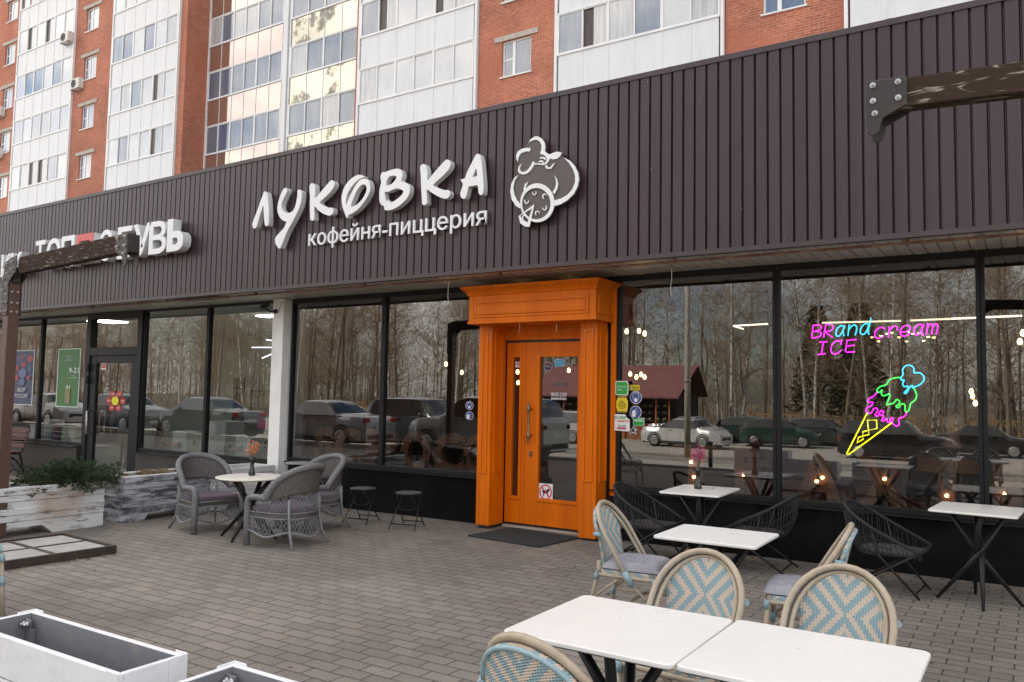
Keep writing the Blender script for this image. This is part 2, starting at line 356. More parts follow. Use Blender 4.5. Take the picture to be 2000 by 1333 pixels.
# the land falls away from the terrace to the street, then runs level into the wood
def road_z(y): return -.10 if y > -9.7 else (-.12 - (-9.7-y)/18*.80 if y > -27.7 else -.92)
def strip(name, y0, y1, m, lift=0., x0=-120, x1=60):
    b = MB(); ys_ = sorted([y0, y1] + [q for q in (-9.7, -27.7) if y0 < q < y1]); k = len(ys_)-1
    v = [(x, y, road_z(y)+lift) for y in ys_ for x in (x0, x1)]
    b.add(v, [(2*i, 2*i+1, 2*i+3, 2*i+2) for i in range(k)]); return struct(name, b, m)
gl = MB(); ysg = [-9.4, -9.7, -14, -20, -27.7, -40, -70, -400]; vg = [(x, y, road_z(y)-.03) for y in ysg for x in (-400, 300)]
gl.add(vg, [(2*i, 2*i+1, 2*i+3, 2*i+2) for i in range(len(ysg)-1)]); struct('ground', gl, K['litter_ground'])
gb = MB(); gb.quad((-400,60,-.25),(300,60,-.25),(300,-9.5,-.25),(-400,-9.5,-.25)); struct('ground_behind', gb, K['asphalt'])
strip('parking_road', -15.6, -9.62, K['asphalt'], .004)
strip('grass_strip', -19.2, -15.8, K['grass'], .03)
strip('street_road', -39.4, -19.4, K['asphalt'], .004)
kb = MB()
for y in (-9.64, -15.7, -19.3, -39.5): kb.box(-110, 60, y-.07, y+.07, road_z(y)-.2, road_z(y)+.11 if y < -10 else .0)
struct('road_kerb', kb, K['kerb'])

# ================================================================ apartment tower far behind the shops
YT, YR = 15.3, 16.44
K['white_panel'] = mat('white balcony panel', (.66,.675,.70), .45, col2=(.58,.59,.61), vs=1.1, st=(3,3,.4), lo=.45, hi=.8)
K['alu'] = mat('white window frame', (.74,.745,.75), .4, col2=(.66,.67,.68), vs=2)
K['concrete'] = mat('pale concrete', (.45,.42,.37), .85, col2=(.36,.33,.29), vs=5)
K['pane_curtain'] = mat('pane with pale curtain', (.50,.51,.52), .04, col2=(.30,.32,.34), vs=1.6, st=(6,6,.35), spec=.9, coat=.6)
K['pane_bright'] = mat('pane with white blind', (.56,.575,.59), .05, col2=(.44,.46,.49), vs=.9, spec=.9, coat=.6)
K['pane_sky_tint'] = mat('dark pane', (.06,.10,.17), .02, col2=(.16,.19,.24), vs=.8, spec=1., coat=1., st=(3,3,.4))  # blue of the reflected sky is partly painted into the base colour
K['pane_open'] = mat('opened dark pane', (.035,.022,.018), .3, col2=(.06,.04,.03), vs=2)
PN = [K['pane_curtain'], K['pane_bright'], K['pane_sky_tint'], K['pane_open']]
def mirror_panel(name, a, stain=None):
    m, t, b = nodes(name); b.inputs['Roughness'].default_value = .04; b.inputs['Metallic'].default_value = .85; b.inputs['Base Color'].default_value = (*a, 1)
    tc = node(t, 'ShaderNodeTexCoord'); n = node(t, 'ShaderNodeTexNoise'); n.inputs['Scale'].default_value = .5; n.inputs['Detail'].default_value = 2
    bp = node(t, 'ShaderNodeBump'); bp.inputs['Strength'].default_value = .03; bp.inputs['Distance'].default_value = .05
    t.links.new(tc.outputs['Object'], n.inputs['Vector']); t.links.new(n.outputs['Fac'], bp.inputs['Height']); t.links.new(bp.outputs[0], b.inputs['Normal'])
    if stain:
        n2 = node(t, 'ShaderNodeTexNoise'); n2.inputs['Scale'].default_value = .75; n2.inputs['Detail'].default_value = 9; n2.inputs['Roughness'].default_value = .7
        r = node(t, 'ShaderNodeMapRange'); r.inputs[1].default_value = .50; r.inputs[2].default_value = .58
        x = node(t, 'ShaderNodeMix', data_type='RGBA'); x.inputs['A'].default_value = (*a, 1); x.inputs['B'].default_value = (*stain, 1)
        t.links.new(tc.outputs['Object'], n2.inputs['Vector']); t.links.new(n2.outputs['Fac'], r.inputs[0]); t.links.new(r.outputs[0], x.inputs['Factor']); t.links.new(x.outputs['Result'], b.inputs['Base Color'])
        r2 = node(t, 'ShaderNodeMapRange'); r2.inputs[3].default_value = .05; r2.inputs[4].default_value = .6; t.links.new(r.outputs[0], r2.inputs[0]); t.links.new(r2.outputs[0], b.inputs['Roughness'])
        r3 = node(t, 'ShaderNodeMapRange'); r3.inputs[3].default_value = .7; r3.inputs[4].default_value = .1; t.links.new(r.outputs[0], r3.inputs[0]); t.links.new(r3.outputs[0], b.inputs['Metallic'])
    return m
K['brown_panel'] = mirror_panel('tinted brown glass panel', (.58,.46,.40))
K['cream_panel'] = mirror_panel('cream film glass panel', (.62,.57,.45), (.26,.25,.20))
tower = thing('apartment_tower', 'tall orange brick apartment tower with stacked white and brown glazed balconies behind the shops', 'building', (-20, YT, 0))
b = MB(); HT = 36
b.box(-75, -34.93, YT, 28, 0, HT); b.box(-34.93, -23.3, YR+.12, 28, 0, HT); b.box(-23.3, 24, YT, 28, 0, HT)
b.build('brick_wall', K['brick'], tower, world=True)
rf = MB(); rf.box(-75.2, 24.2, YT-.2, 28.2, HT+.002, HT+.35); rf.build('roof', K['concrete'], tower, world=True)
BZ, FP = 13.35, 2.8
rnd = random.Random(5)
PICK = {}
def stack(x0, x1, y, n, k0, k1, panel, pat='white', side=True):
    """one stack of glazed balconies: parapet panels, and per storey a strip of sliding windows"""
    w = (x1-x0)/n; p = MB(); t = MB()
    yb = y+.1
    for k in range(k0, k1+1):
        z0, z1 = BZ+FP*k, BZ+FP*k+1.42
        for i in range(n):
            a = x0+.03+i*w
            p.box(a+.012, a+w-.012-(.06 if i == n-1 else 0), y+.012, yb, z1-FP+.05, z0-.05)
            if i: p.box(a-.0115, a+.0115, y-.006, y+.03, z1-FP+.06, z0-.06, 1)
        p.build('parapet_panel', [panel, K['alu']], tower, world=True); p = MB(); fr = MB(); pn = MB()
        fr.box(x0, x1, y-.03, y+.05, z0-.045, z0+.012); fr.box(x0, x1, y-.03, y+.05, z1-.012, z1+.045)
        i = 0
        for i in range(n):
            a = x0+i*w; big = (i % 2 == 0); hw = .05 if big else .025
            fr.box(a-hw+.02, a+hw+.02, y-.022, y+.05, z0+.012, z1-.012)
            for zz in (z0+.012, z1-.05): fr.box(a+.05, a+w-.02, y-.008, y+.03, zz, zz+.038)
            r = rnd.random()
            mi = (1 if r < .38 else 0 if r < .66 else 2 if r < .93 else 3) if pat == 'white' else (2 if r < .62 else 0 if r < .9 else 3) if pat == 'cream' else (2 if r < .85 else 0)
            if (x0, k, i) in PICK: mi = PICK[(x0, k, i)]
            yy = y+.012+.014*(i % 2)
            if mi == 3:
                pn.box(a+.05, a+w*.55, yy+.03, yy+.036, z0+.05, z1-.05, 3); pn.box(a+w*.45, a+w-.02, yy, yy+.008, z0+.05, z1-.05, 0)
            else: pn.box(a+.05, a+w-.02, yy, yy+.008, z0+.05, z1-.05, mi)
        fr.box(x1-.05, x1+.005, y-.022, y+.05, z0+.012, z1-.012)
        f = fr.build('balcony_glazing', K['alu'], tower, world=True); pn.build('pane', PN, f)
    e = MB(); zt = BZ+FP*k1+1.6
    e.box(x0-.12, x0-.02, y-.02, YT+.2 if y < YT else yb, 8, zt); e.box(x1+.02, x1+.12, y-.02, YT+.2 if y < YT else yb, 8, zt)
    e.build('corner_post', K['alu'], tower, world=True)
YB = YT-.22
PICK.update({(-51.65,0,3):3, (-51.65,3,1):3, (-51.65,3,3):3, (-51.65,4,2):3, (-41.3,0,4):3, (-41.3,0,5):1, (-16.8,0,0):2})
stack(-51.65, -45.4, YB, 6, -1, 5, K['white_panel'])
stack(-41.3, -35.55, YB, 6, -1, 5, K['white_panel'])
stack(-22.98, -17.18, YB, 6, -1, 2, K['white_panel'])
stack(-13.6, -7.85, YB, 6, -1, 2, K['white_panel'])
stack(-4.15, 1.6, YB, 6, -1, 2, K['white_panel'])
xb = onY(545, 285, YR).x; xc = onY(557, 283, YR).x
stack(-34.8, xb, YR, 6, -1, 4, K['brown_panel'], 'brown')
stack(xc+.15, -23.35, YR, 5, -1, 4, K['cream_panel'], 'cream')
pp = MB(); pp.box(xb+.13, xc, YR-.1, YR+.1, 8, 30); pp.build('white_pier', K['white_panel'], tower, world=True)
HOLES = []
def bwin(xc_, k, w=1.25, lint=True, dz=0.):
    z0 = 13.07+FP*k+dz; z1 = z0+1.34; x0, x1 = xc_-w/2, xc_+w/2
    f = MB(); y = YT-.012; HOLES.append((x0, x1, z0-.04, z1))
    for a, c in ((x0, x0+.07), (x0+w*.38-.06, x0+w*.38+.06), (x1-.07, x1)): f.box(a, c, y-.02, YT+.05, z0+.07, z1-.07)
    f.box(x0, x1, y-.02, YT+.05, z0, z0+.07); f.box(x0, x1, y-.02, YT+.05, z1-.07, z1); f.box(x0+.07, x0+w*.38-.06, y-.012, YT+.03, z0+.62, z0+.68)
    f.box(x0-.05, x1+.05, y-.17, YT, z0-.05, z0-.003)
    o = f.build('window', K['alu'], tower, world=True); p = MB()
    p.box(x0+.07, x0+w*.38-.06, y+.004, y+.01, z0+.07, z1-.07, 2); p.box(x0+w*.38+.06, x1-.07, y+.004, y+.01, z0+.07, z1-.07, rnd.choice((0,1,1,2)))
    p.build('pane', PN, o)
    if lint: l = MB(); l.box(x0-.32, x1+.28, YT-.16, YT-.1, z1+.002, z1+.19); l.build('lintel', K['concrete'], tower, world=True)
for k in range(0, 5): bwin(-43.65, k); bwin(-52.9, k, dz=.0)
for k in range(0, 3): bwin(-15.36, k); bwin(-5.95, k)
for k in range(1, 6): bwin(-56.2, k)
def skin(x0, x1):            # outer brick leaf with real window openings
    m = MB(); hs = sorted([h for h in HOLES if x0 < h[0] and h[1] < x1], key=lambda h: h[2]); y0, y1 = YT-.12, YT-.002
    cols = sorted(set((h[0], h[1]) for h in hs)); xa = x0
    for c0, c1 in cols:
        m.box(xa, c0, y0, y1, 0, HT-.01); z = 0
        for h in [h for h in hs if h[0] == c0]: m.box(c0, c1, y0, y1, z, h[2]); z = h[3]
        m.box(c0, c1, y0, y1, z, HT-.01); xa = c1
    m.box(xa, x1, y0, y1, 0, HT-.01); m.build('brick_leaf', K['brick'], tower, world=True)
for a, c in ((-62, -51.8), (-45.28, -41.44), (-35.40, -34.93), (-23.3, -23.12), (-17.03, -13.75), (-7.7, -4.3)): skin(a, c)
# air conditioners on the tower, each a thing of its own
K['ac'] = mat('off white air conditioner', (.66,.65,.60), .5, col2=(.56,.54,.5), vs=4)
def aircon(x, y, z, rz, label):
    t = thing('air_conditioner', label, 'air conditioner', (x, y, z), rz, 'air conditioners on the tower')
    c = MB(); c.box(-.42, .42, -.30, 0, 0, .58); c.build('casing', K['ac'], t, bevel=.02)
    f = MB(); f.lathe([(.23,0),(.23,.012),(.20,.016),(.20,.004),(.03,.004),(.03,.03),(0,.03)], 20, (-.1,-.302,.29), T=Matrix.Rotation(R(90), 3, 'X'))
    f.build('fan_grille', K['black_plastic'], t)
    k = MB(); k.box(-.36, -.31, -.34, .1, -.06, -.005); k.box(.31, .36, -.34, .1, -.06, -.005); k.box(-.33, .33, -.02, .02, -.055, -.01); k.build('bracket', K['steel'], t)
aircon(-45.75, YB-.04, onY(122, 92, YB).z, 0, 'white air conditioner fixed to a balcony front of the apartment tower')
aircon(onY(160, 178, YT).x, YT-.14, onY(160, 178, YT).z, 0, 'white air conditioner under a brick wall window of the apartment tower')
aircon(-34.92, YT+.62, 24.0, R(90), 'white air conditioner on the shaded side face of the brick pier')
aircon(onY(8, 232, YT).x, YT-.14, onY(8, 232, YT).z, 0, 'upper of two white air conditioners stacked at the far left of the tower')
aircon(onY(4, 312, YT).x, YT-.14, onY(4, 312, YT).z, 0, 'lower of two white air conditioners stacked at the far left of the tower')

# ================================================================ the row of shops
shop = thing('shop_building', 'long single storey shop row with brown ribbed metal fascia and big dark framed windows', 'building', (-6, 0, 0))
XL, XR = -24., 3.6
YF, ZF0, ZF1 = -1.0, 2.955, 4.87
# fascia of ribbed sheet: flat trays with a groove between
fb = MB(); W_ = .117; prof = [(0,0),(.006,.0),(.094,.0),(.100,.012),(.104,.020),(.112,.020),(.114,.006)]
pts = []; x = XL; i = 0
while x < XR:
    j = (rnd.random()-.5)*.002
    for a, d in prof: pts.append((x+a, YF+d*1.6+(j if d == 0 else 0)))
    x += W_
vs = [(a, y, ZF0+.04) for a, y in pts] + [(a, y, ZF1-.05) for a, y in pts]; n = len(pts)
fb.add(vs, [(i, i+1, n+i+1, n+i) for i in range(n-1)], smooth=False)
for q in range(110):      # fixing screws and dents left by old signs
    x = XL+1+rnd.random()*(XR-XL-1.5); z = (ZF0+.30+rnd.random()*.85) if q < 75 else rnd.choice((ZF0+.09, ZF1-.10)); k_ = .004+.003*rnd.random()
    fb.lathe([(k_,0),(k_*.8,.003),(0,.004)], 6, (x, YF, z), 1 if rnd.random() < .6 else 2, T=Matrix.Rotation(R(90), 3, 'X'))
fb.build('fascia_sheet', [K['fascia'], K['black_frame'], K['steel']], shop, world=True)
tr = MB(); tr.box(XL, XR, YF-.012, YF+.04, ZF1-.055, ZF1); tr.box(XL, XR, YF-.012, YF+.05, ZF0, ZF0+.045)
for q in range(int((XR-XL)/2.0)):
    xx = XL+1+q*2.0; tr.box(xx, xx+.05, YF-.0135, YF+.04, ZF1-.057, ZF1+.0015); tr.box(xx+.4, xx+.44, YF-.0135, YF+.04, ZF0-.001, ZF0+.0465)
tr.build('fascia_trim', K['fascia_trim'], shop, world=True)
# soffit slats
sf = MB(); x = XL
while x < XR:
    a, c = x, x+.119; j = (rnd.random()-.5)*.004
    sf.add([(a,YF+.05,2.975+j),(a,.02,2.975+j),(a+.104,.02,2.975+j),(a+.104,YF+.05,2.975+j),(a+.108,YF+.05,2.988),(a+.108,.02,2.988),(c,YF+.05,2.988),(c,.02,2.988)],
           [(0,1,2,3),(3,2,5,4),(4,5,7,6)]); x = c
sf.build('soffit', K['soffit'], shop, world=True)
rr = MB(); rr.tube([(XL, -.83, 2.945), (-12.1, -.83, 2.95), (-5.9, -.82, 2.935), (XR, -.83, 2.945)], .013, 6)
for q in range(13): rr.box(XL+q*2.1, XL+q*2.1+.03, -.845, -.815, 2.93, 2.99)
rr.build('soffit_rod', K['rust'], shop, world=True)
# solid body, roof and plinths
bd = MB(); bd.box(XL, XR, YF+.06, 15.1, 4.55, 4.83); bd.box(XL, XR, YF+.06, 0, 3.0, 4.55); bd.build('roof', K['concrete'], shop, world=True)
def plinth(name, x0, x1, yf, ztop, m, step, parent):
    p = MB(); x = x0
    while x < x1-.01:
        e = min(x+step, x1); p.box(x+.0015, e-.0015, yf, .12, gz(x)-.3, ztop); x = e
    return p.build(name, m, parent, world=True, bevel=.002, seg=1)
plinth('plinth', -9.40, -5.78, -.02, .515, K['black_tile'], .36, shop)
plinth('plinth', -4.06, XR, -.02, .515, K['black_tile'], .60, shop)
plinth('plinth', -13.15, -9.72, -.12, .455, K['brown_tile'], .5, shop)
plinth('plinth', XL, -15.05, -.12, .455, K['brown_tile'], .5, shop)
lg = MB()
lg.box(-9.42, -5.78, -.075, .06, .515, .535); lg.box(-4.06, XR, -.075, .06, .515, .535)
lg.box(-13.15, -9.72, -.19, .06, .455, .478); lg.box(XL, -15.05, -.19, .06, .455, .478)
lg.build('window_ledge', K['black_frame'], shop, world=True)
def window(x0, x1, z0, z1, sub=None, fl=.035, fr=.035, ft=.05, fb_=.055):
    f = MB(); y0, y1 = -.04, .05
    f.box(x0, x0+fl, y0, y1, z0, z1); f.box(x1-fr, x1, y0, y1, z0, z1); f.box(x0+fl, x1-fr, y0+.003, y1, z1-ft, z1); f.box(x0+fl, x1-fr, y0-.005, y1, z0, z0+fb_)
    o = f.build('window', K['black_frame'], shop, world=True, bevel=.004, seg=1)
    p = MB(); p.quad((x0+fl-.005, 0, z0+fb_-.005), (x1-fr+.005, 0, z0+fb_-.005), (x1-fr+.005, 0, z1-ft+.005), (x0+fl-.005, 0, z1-ft+.005))
    p.build('pane', K['glass'], o)
for a, c in ((-9.41, -7.558), (-7.556, -5.80), (-3.99, -2.202), (-2.200, -.389), (-.387, 1.5), (1.502, 3.5)): window(a, c, .535, 2.968, ft=.065)
for a, c in ((-22.6, -19.8), (-19.798, -16.712), (-16.71, -15.0), (-13.22, -11.42), (-11.418, -9.70)): window(a, c, .478, 2.968, ft=.035)
# white column between the shoe shop and the cafe
cp = MB(); cp.box(-9.70, -9.46, -.16, .3, gz(-9.6)+.3, 2.968); cp.box(-9.72, -9.44, -.17, .25, gz(-9.6)-.2, .30); 
cp.build('column', K['white_paint'], shop, world=True, bevel=.006)
# shoe shop doorway
dz = gz(-14)
fd = MB()
for a, c in ((-15.0, -14.86), (-13.36, -13.22)): fd.box(a, c, -.07, .06, dz, 2.968)
fd.box(-14.86, -13.36, -.068, .06, 2.85, 2.968); fd.box(-14.86, -13.36, -.068, .06, 2.17, 2.32); fd.box(-14.86, -13.36, -.06, .3, dz-.05, dz+.05)
o = fd.build('door_frame', K['black_frame'], shop, world=True, bevel=.004, seg=1)
p = MB(); p.quad((-14.87,0,2.31),(-13.35,0,2.31),(-13.35,0,2.86),(-14.87,0,2.86)); p.build('transom_pane', K['glass'], o)
dd = MB()
for a, c in ((-14.85, -14.66), (-13.53, -13.37)): dd.box(a, c, -.045, .02, dz+.06, 2.165)
dd.box(-14.66, -13.53, -.043, .02, 2.03, 2.165); dd.box(-14.66, -13.53, -.043, .02, dz+.06, dz+.18)
o = dd.build('shop_door', K['black_frame'], shop, world=True, bevel=.004, seg=1)
p = MB(); p.quad((-14.67,-.01,dz+.17),(-13.52,-.01,dz+.17),(-13.52,-.01,2.04),(-14.67,-.01,2.04)); p.build('pane', K['door_glass'], o)
h = MB(); h.tube([(-14.74,-.045,.72),(-14.74,-.13,.72),(-14.74,-.13,1.14),(-14.74,-.045,1.14)], .016, 8); h.build('handle', K['steel'], o)
h = MB(); h.tube([(-14.56,.03,.72),(-14.56,.11,.72),(-14.56,.11,1.14),(-14.56,.03,1.14)], .016, 8); h.build('handle', K['steel'], o)
hg = MB()
for z in (1.95, 1.72): hg.box(-14.90, -14.85, -.10, -.03, z-.05, z+.05); hg.tube([(-14.885,-.09,z-.07),(-14.885,-.09,z+.07)], .018, 8)
hg.build('hinge', K['black_metal'], o)

# ---------------------------------------------------------------- orange timber entrance portal of the cafe
pg = MB(); gzp = gz(-5)
def frame_mould(mb, x0, x1, z0, z1, y, w=.028, d=.014):      # raised rectangular moulding on a face looking to -Y
    for a, c, e, f_ in ((x0, x1, z0, z0+w), (x0, x1, z1-w, z1), (x0, x0+w, z0+w, z1-w), (x1-w, x1, z0+w, z1-w)):
        mb.box(a, c, y-d, y+.002, e, f_)
        ii = w*.3; 
    mb.box(x0+w, x1-w, y-.004, y+.003, z0+w, z1-w)
def side_mould(mb, x, y0, y1, z0, z1, sx, w=.028, d=.014):
    for a, c, e, f_ in ((y0, y1, z0, z0+w), (y0, y1, z1-w, z1), (y0, y0+w, z0+w, z1-w), (y1-w, y1, z0+w, z1-w)):
        mb.box(min(x, x+sx*d)-.002, max(x, x+sx*d), a, c, e, f_)
for x0, x1, sx in ((-5.745, -5.555, 1), (-4.33, -4.115, 1)):
    pm = MB(); pm.box(x0, x1, -.285, .03, gzp+.035, 2.435)
    for q in (.27, .73): pm.box(x0+(x1-x0)*q-.002, x0+(x1-x0)*q+.002, -.2875, -.28, gzp+.036, 2.43, 1)
    frame_mould(pm, x0+.045, x1-.045, .62, 2.34, -.285); side_mould(pm, x1, -.22, -.04, .62, 2.34, 1)
    pm.box(x0+.02, x1-.02, -.25, .0, gzp-.02, gzp+.035, 2)
    pm.build('portal_pilaster', [K['orange'], K['orange_groove'], K['black_plastic']], shop, world=True, bevel=.003, seg=1)
hm = MB(); hx0, hx1 = -5.755, -4.03
hm.box(hx0, hx1, -.50, .02, 2.435, 2.79)
hm.box(hx0-.012, hx1+.012, -.512, .018, 2.428, 2.462)
frame_mould(hm, hx0+.085, hx1-.085, 2.50, 2.70, -.50); frame_mould(hm, hx0+.115, hx1-.115, 2.535, 2.665, -.512, .014, .006); side_mould(hm, hx1, -.44, -.06, 2.50, 2.70, 1)
for q in (.04, .955): hm.box(hx0+(hx1-hx0)*q-.002, hx0+(hx1-hx0)*q+.002, -.503, -.49, 2.463, 2.79, 1)
hm.build('portal_head', [K['orange'], K['orange_groove']], shop, world=True, bevel=.003, seg=1)
cm = MB(); st = [(0,2.765),(.014,2.775),(.022,2.795),(.026,2.80),(.045,2.825),(.055,2.83),(.075,2.85),(.082,2.855),(.082,2.878)]
for (d0, z0), (d1, z1) in zip(st[:-1], st[1:]):
    lo = [(hx0-d0,.02,z0),(hx0-d0,-.5-d0,z0),(hx1+d0,-.5-d0,z0),(hx1+d0,.02,z0)]; hi = [(hx0-d1,.02,z1),(hx0-d1,-.5-d1,z1),(hx1+d1,-.5-d1,z1),(hx1+d1,.02,z1)]
    cm.add(lo+hi, [(i, i+1, i+5, i+4) for i in range(3)])
cm.quad((hx0-.082,.02,2.878),(hx0-.082,-.582,2.878),(hx1+.082,-.582,2.878),(hx1+.082,.02,2.878))
cm.build('cornice', K['orange'], shop, world=True)
im = MB(); im.box(-5.555, -4.33, .03, .10, 2.262, 2.435); frame_mould(im, -5.48, -4.36, 2.30, 2.40, .03, .022, .01); im.box(-5.555, -4.33, .05, .10, 2.232, 2.262, 1)
th = MB(); th.box(-5.56, -4.33, .02, .12, gzp-.05, gzp+.018); th.build('threshold', K['concrete'], shop, world=True)
im.build('portal_lintel', [K['orange'], K['black_plastic']], shop, world=True, bevel=.002, seg=1)
om = MB(); om.box(-4.115, -3.99, -.03, .06, gzp, 2.96, 1); om.box(-4.06, -3.995, -.05, .0, gzp+.5, 2.88, 0)
om.build('portal_jamb', [K['orange'], K['black_frame']], shop, world=True, bevel=.002, seg=1)
def door_leaf(x0, x1, px0, px1, pz0=.34, pz1=2.05):
    d = MB(); z0, z1 = gzp+.05, 2.235; y0, y1 = .052, .10
    d.box(x0, px0, y0, y1, z0, z1); d.box(px1, x1, y0, y1, z0, z1); d.box(px0, px1, y0, y1, z0, pz0); d.box(px0, px1, y0, y1, pz1, z1)
    for a in (px0-.028, px1+.028):
        d.box(a-.0015, a+.0015, y0-.002, y0+.003, z0, pz0-.05, 1); d.box(a-.0015, a+.0015, y0-.002, y0+.003, pz1+.05, z1, 1)
    for a, c, e, f_ in ((px0-.04, px1+.04, pz0-.04, pz0), (px0-.04, px1+.04, pz1, pz1+.04), (px0-.04, px0, pz0, pz1), (px1, px1+.04, pz0, pz1)): d.box(a, c, y0-.016, y0+.003, e, f_)
    o = d.build('door_leaf', [K['orange'], K['orange_groove']], shop, world=True, bevel=.003, seg=1)
    p = MB(); p.quad((px0,.075,pz0),(px1,.075,pz0),(px1,.075,pz1),(px0,.075,pz1)); p.build('pane', K['door_glass'], o); return o
door_leaf(-5.55, -5.272, -5.452, -5.352)
dl = door_leaf(-5.268, -4.34, -5.062, -4.53)
K['bronze'] = mat('aged bronze', (.16,.12,.09), .35, .8, col2=(.3,.24,.19), vs=30)
h = MB(); hx, hy = -5.175, -.02
h.lathe([(0,0),(.012,.012),(.016,.03),(.008,.045),(.018,.055),(.022,.07),(.022,.11),(.014,.125),(.011,.14),(.0145,.25),(.011,.36),(.014,.375),(.022,.39),(.022,.43),(.018,.445),(.008,.455),(.016,.47),(.012,.488),(0,.50)], 12, (hx, hy, 1.00))
for z in (1.09, 1.41): h.tube([(hx, hy, z), (hx, .055, z)], .011, 8)
h.box(hx-.02, hx+.02, .045, .056, .83, .90); h.build('handle', K['bronze'], dl)
for px, z0, z1 in ((1015, 0, 26), (1087, 0, 22), (1157, -8, 26), (960, 0, 40), (1142, 0, 30)):
    a = onY(px, 632 if px in (1015, 1087) else 640, -.5 if px in (1015, 1087) else -.29); L_ = z1*.0045
    m = MB(); m.tube(smooth_path([(a.x, a.y-.004, a.z), (a.x+.01, a.y-.012, a.z-L_*.5), (a.x-.004, a.y-.008, a.z-L_)], 4), .0022, 5); tag(m.build('hanging_string', K['concrete']), 'frayed pale string hanging from the orange portal', 'string', 'strings on the orange portal')
# ---------------------------------------------------------------- rooms behind the windows
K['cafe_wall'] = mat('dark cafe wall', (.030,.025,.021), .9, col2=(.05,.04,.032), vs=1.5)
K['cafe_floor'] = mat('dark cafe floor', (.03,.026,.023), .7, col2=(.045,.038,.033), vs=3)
K['shop_wall'] = mat('pale green shop wall', (.42,.46,.42), .9, col2=(.36,.40,.37), vs=2)
K['red_band'] = mat('red shop wall', (.30,.05,.04), .8)
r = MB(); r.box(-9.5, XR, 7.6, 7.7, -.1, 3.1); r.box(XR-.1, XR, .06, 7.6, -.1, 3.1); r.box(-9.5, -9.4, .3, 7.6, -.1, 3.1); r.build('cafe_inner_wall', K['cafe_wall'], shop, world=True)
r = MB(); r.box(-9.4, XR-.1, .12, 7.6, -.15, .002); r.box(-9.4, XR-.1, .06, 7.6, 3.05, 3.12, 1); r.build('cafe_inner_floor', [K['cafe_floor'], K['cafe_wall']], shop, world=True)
r = MB(); r.box(XL-.2, XL-.01, -.5, 15.2, -.2, 4.8); r.build('end_wall', K['brown_tile'], shop, world=True); r = MB(); r.box(XR+.01, XR+.2, -.5, 15.2, -.2, 4.8); r.build('end_wall', K['brown_tile'], shop, world=True)
r = MB(); r.box(XL, -9.5, 6.2, 6.3, -.2, 3.1); r.box(-13.2, -9.5, 6.15, 6.2, 2.2, 2.9, 1); r.box(-11.0, -9.5, 2.4, 2.45, .1, 3.0, 1); r.build('shoe_shop_inner_wall', [K['shop_wall'], K['red_band']], shop, world=True)
r = MB(); r.box(XL, -9.5, .12, 6.2, -.25, -.1); r.box(XL, -9.5, .06, 6.2, 3.05, 3.12); r.box(XL, -15.05, .1, .75, -.1, .44); r.box(-13.2, -9.5, .1, .75, -.1, .44); r.build('shoe_shop_inner_floor', K['shop_wall'], shop, world=True)
# ================================================================ terrace furniture
K['table_white'] = mat('white laminate table top', (.80,.79,.755), .30, col2=(.72,.71,.68), vs=2.2, spec=.45, lo=.42, hi=.75, rv=.12, bump=.05, bs=120, chips=((.62,.60,.56), 14., .72))
K['bamboo'] = mat('beige bamboo look tube', (.33,.27,.195), .42, col2=(.43,.36,.27), vs=14, st=(1,1,.3))
K['bamboo_dark'] = mat('grey groove tube', (.07,.065,.06), .5)
K['binding'] = mat('light blue binding', (.28,.40,.435), .45, col2=(.23,.35,.385), vs=40, bump=.35, bs=160)
K['cushion'] = mat('grey lilac cushion fabric', (.27,.265,.30), .9, col2=(.33,.325,.36), vs=7, bump=.25, bs=260)
K['rope'] = mat('dark grey rope', (.016,.015,.017), .8, col2=(.03,.028,.031), vs=90, bump=.6, bs=220)
K['dark_cushion'] = mat('charcoal seat pad', (.06,.055,.057), .9, bump=.2, bs=250)
K['wicker'] = mat('grey synthetic wicker', (.215,.215,.22), .55, col2=(.11,.108,.108), vs=60, bump=.8, bs=120, st=(1,1,1.6))
K['wicker_weave'] = mat('brown grey dense weave', (.14,.128,.118), .6, col2=(.05,.046,.042), vs=55, bump=.9, bs=90, st=(1.5,1.5,.6))
K['wicker_tube'] = mat('grey wicker frame tube', (.225,.23,.24), .5, col2=(.16,.165,.172), vs=25)
K['purple'] = mat('plum seat cushion', (.115,.085,.11), .85, col2=(.15,.115,.145), vs=6, bump=.2, bs=200)
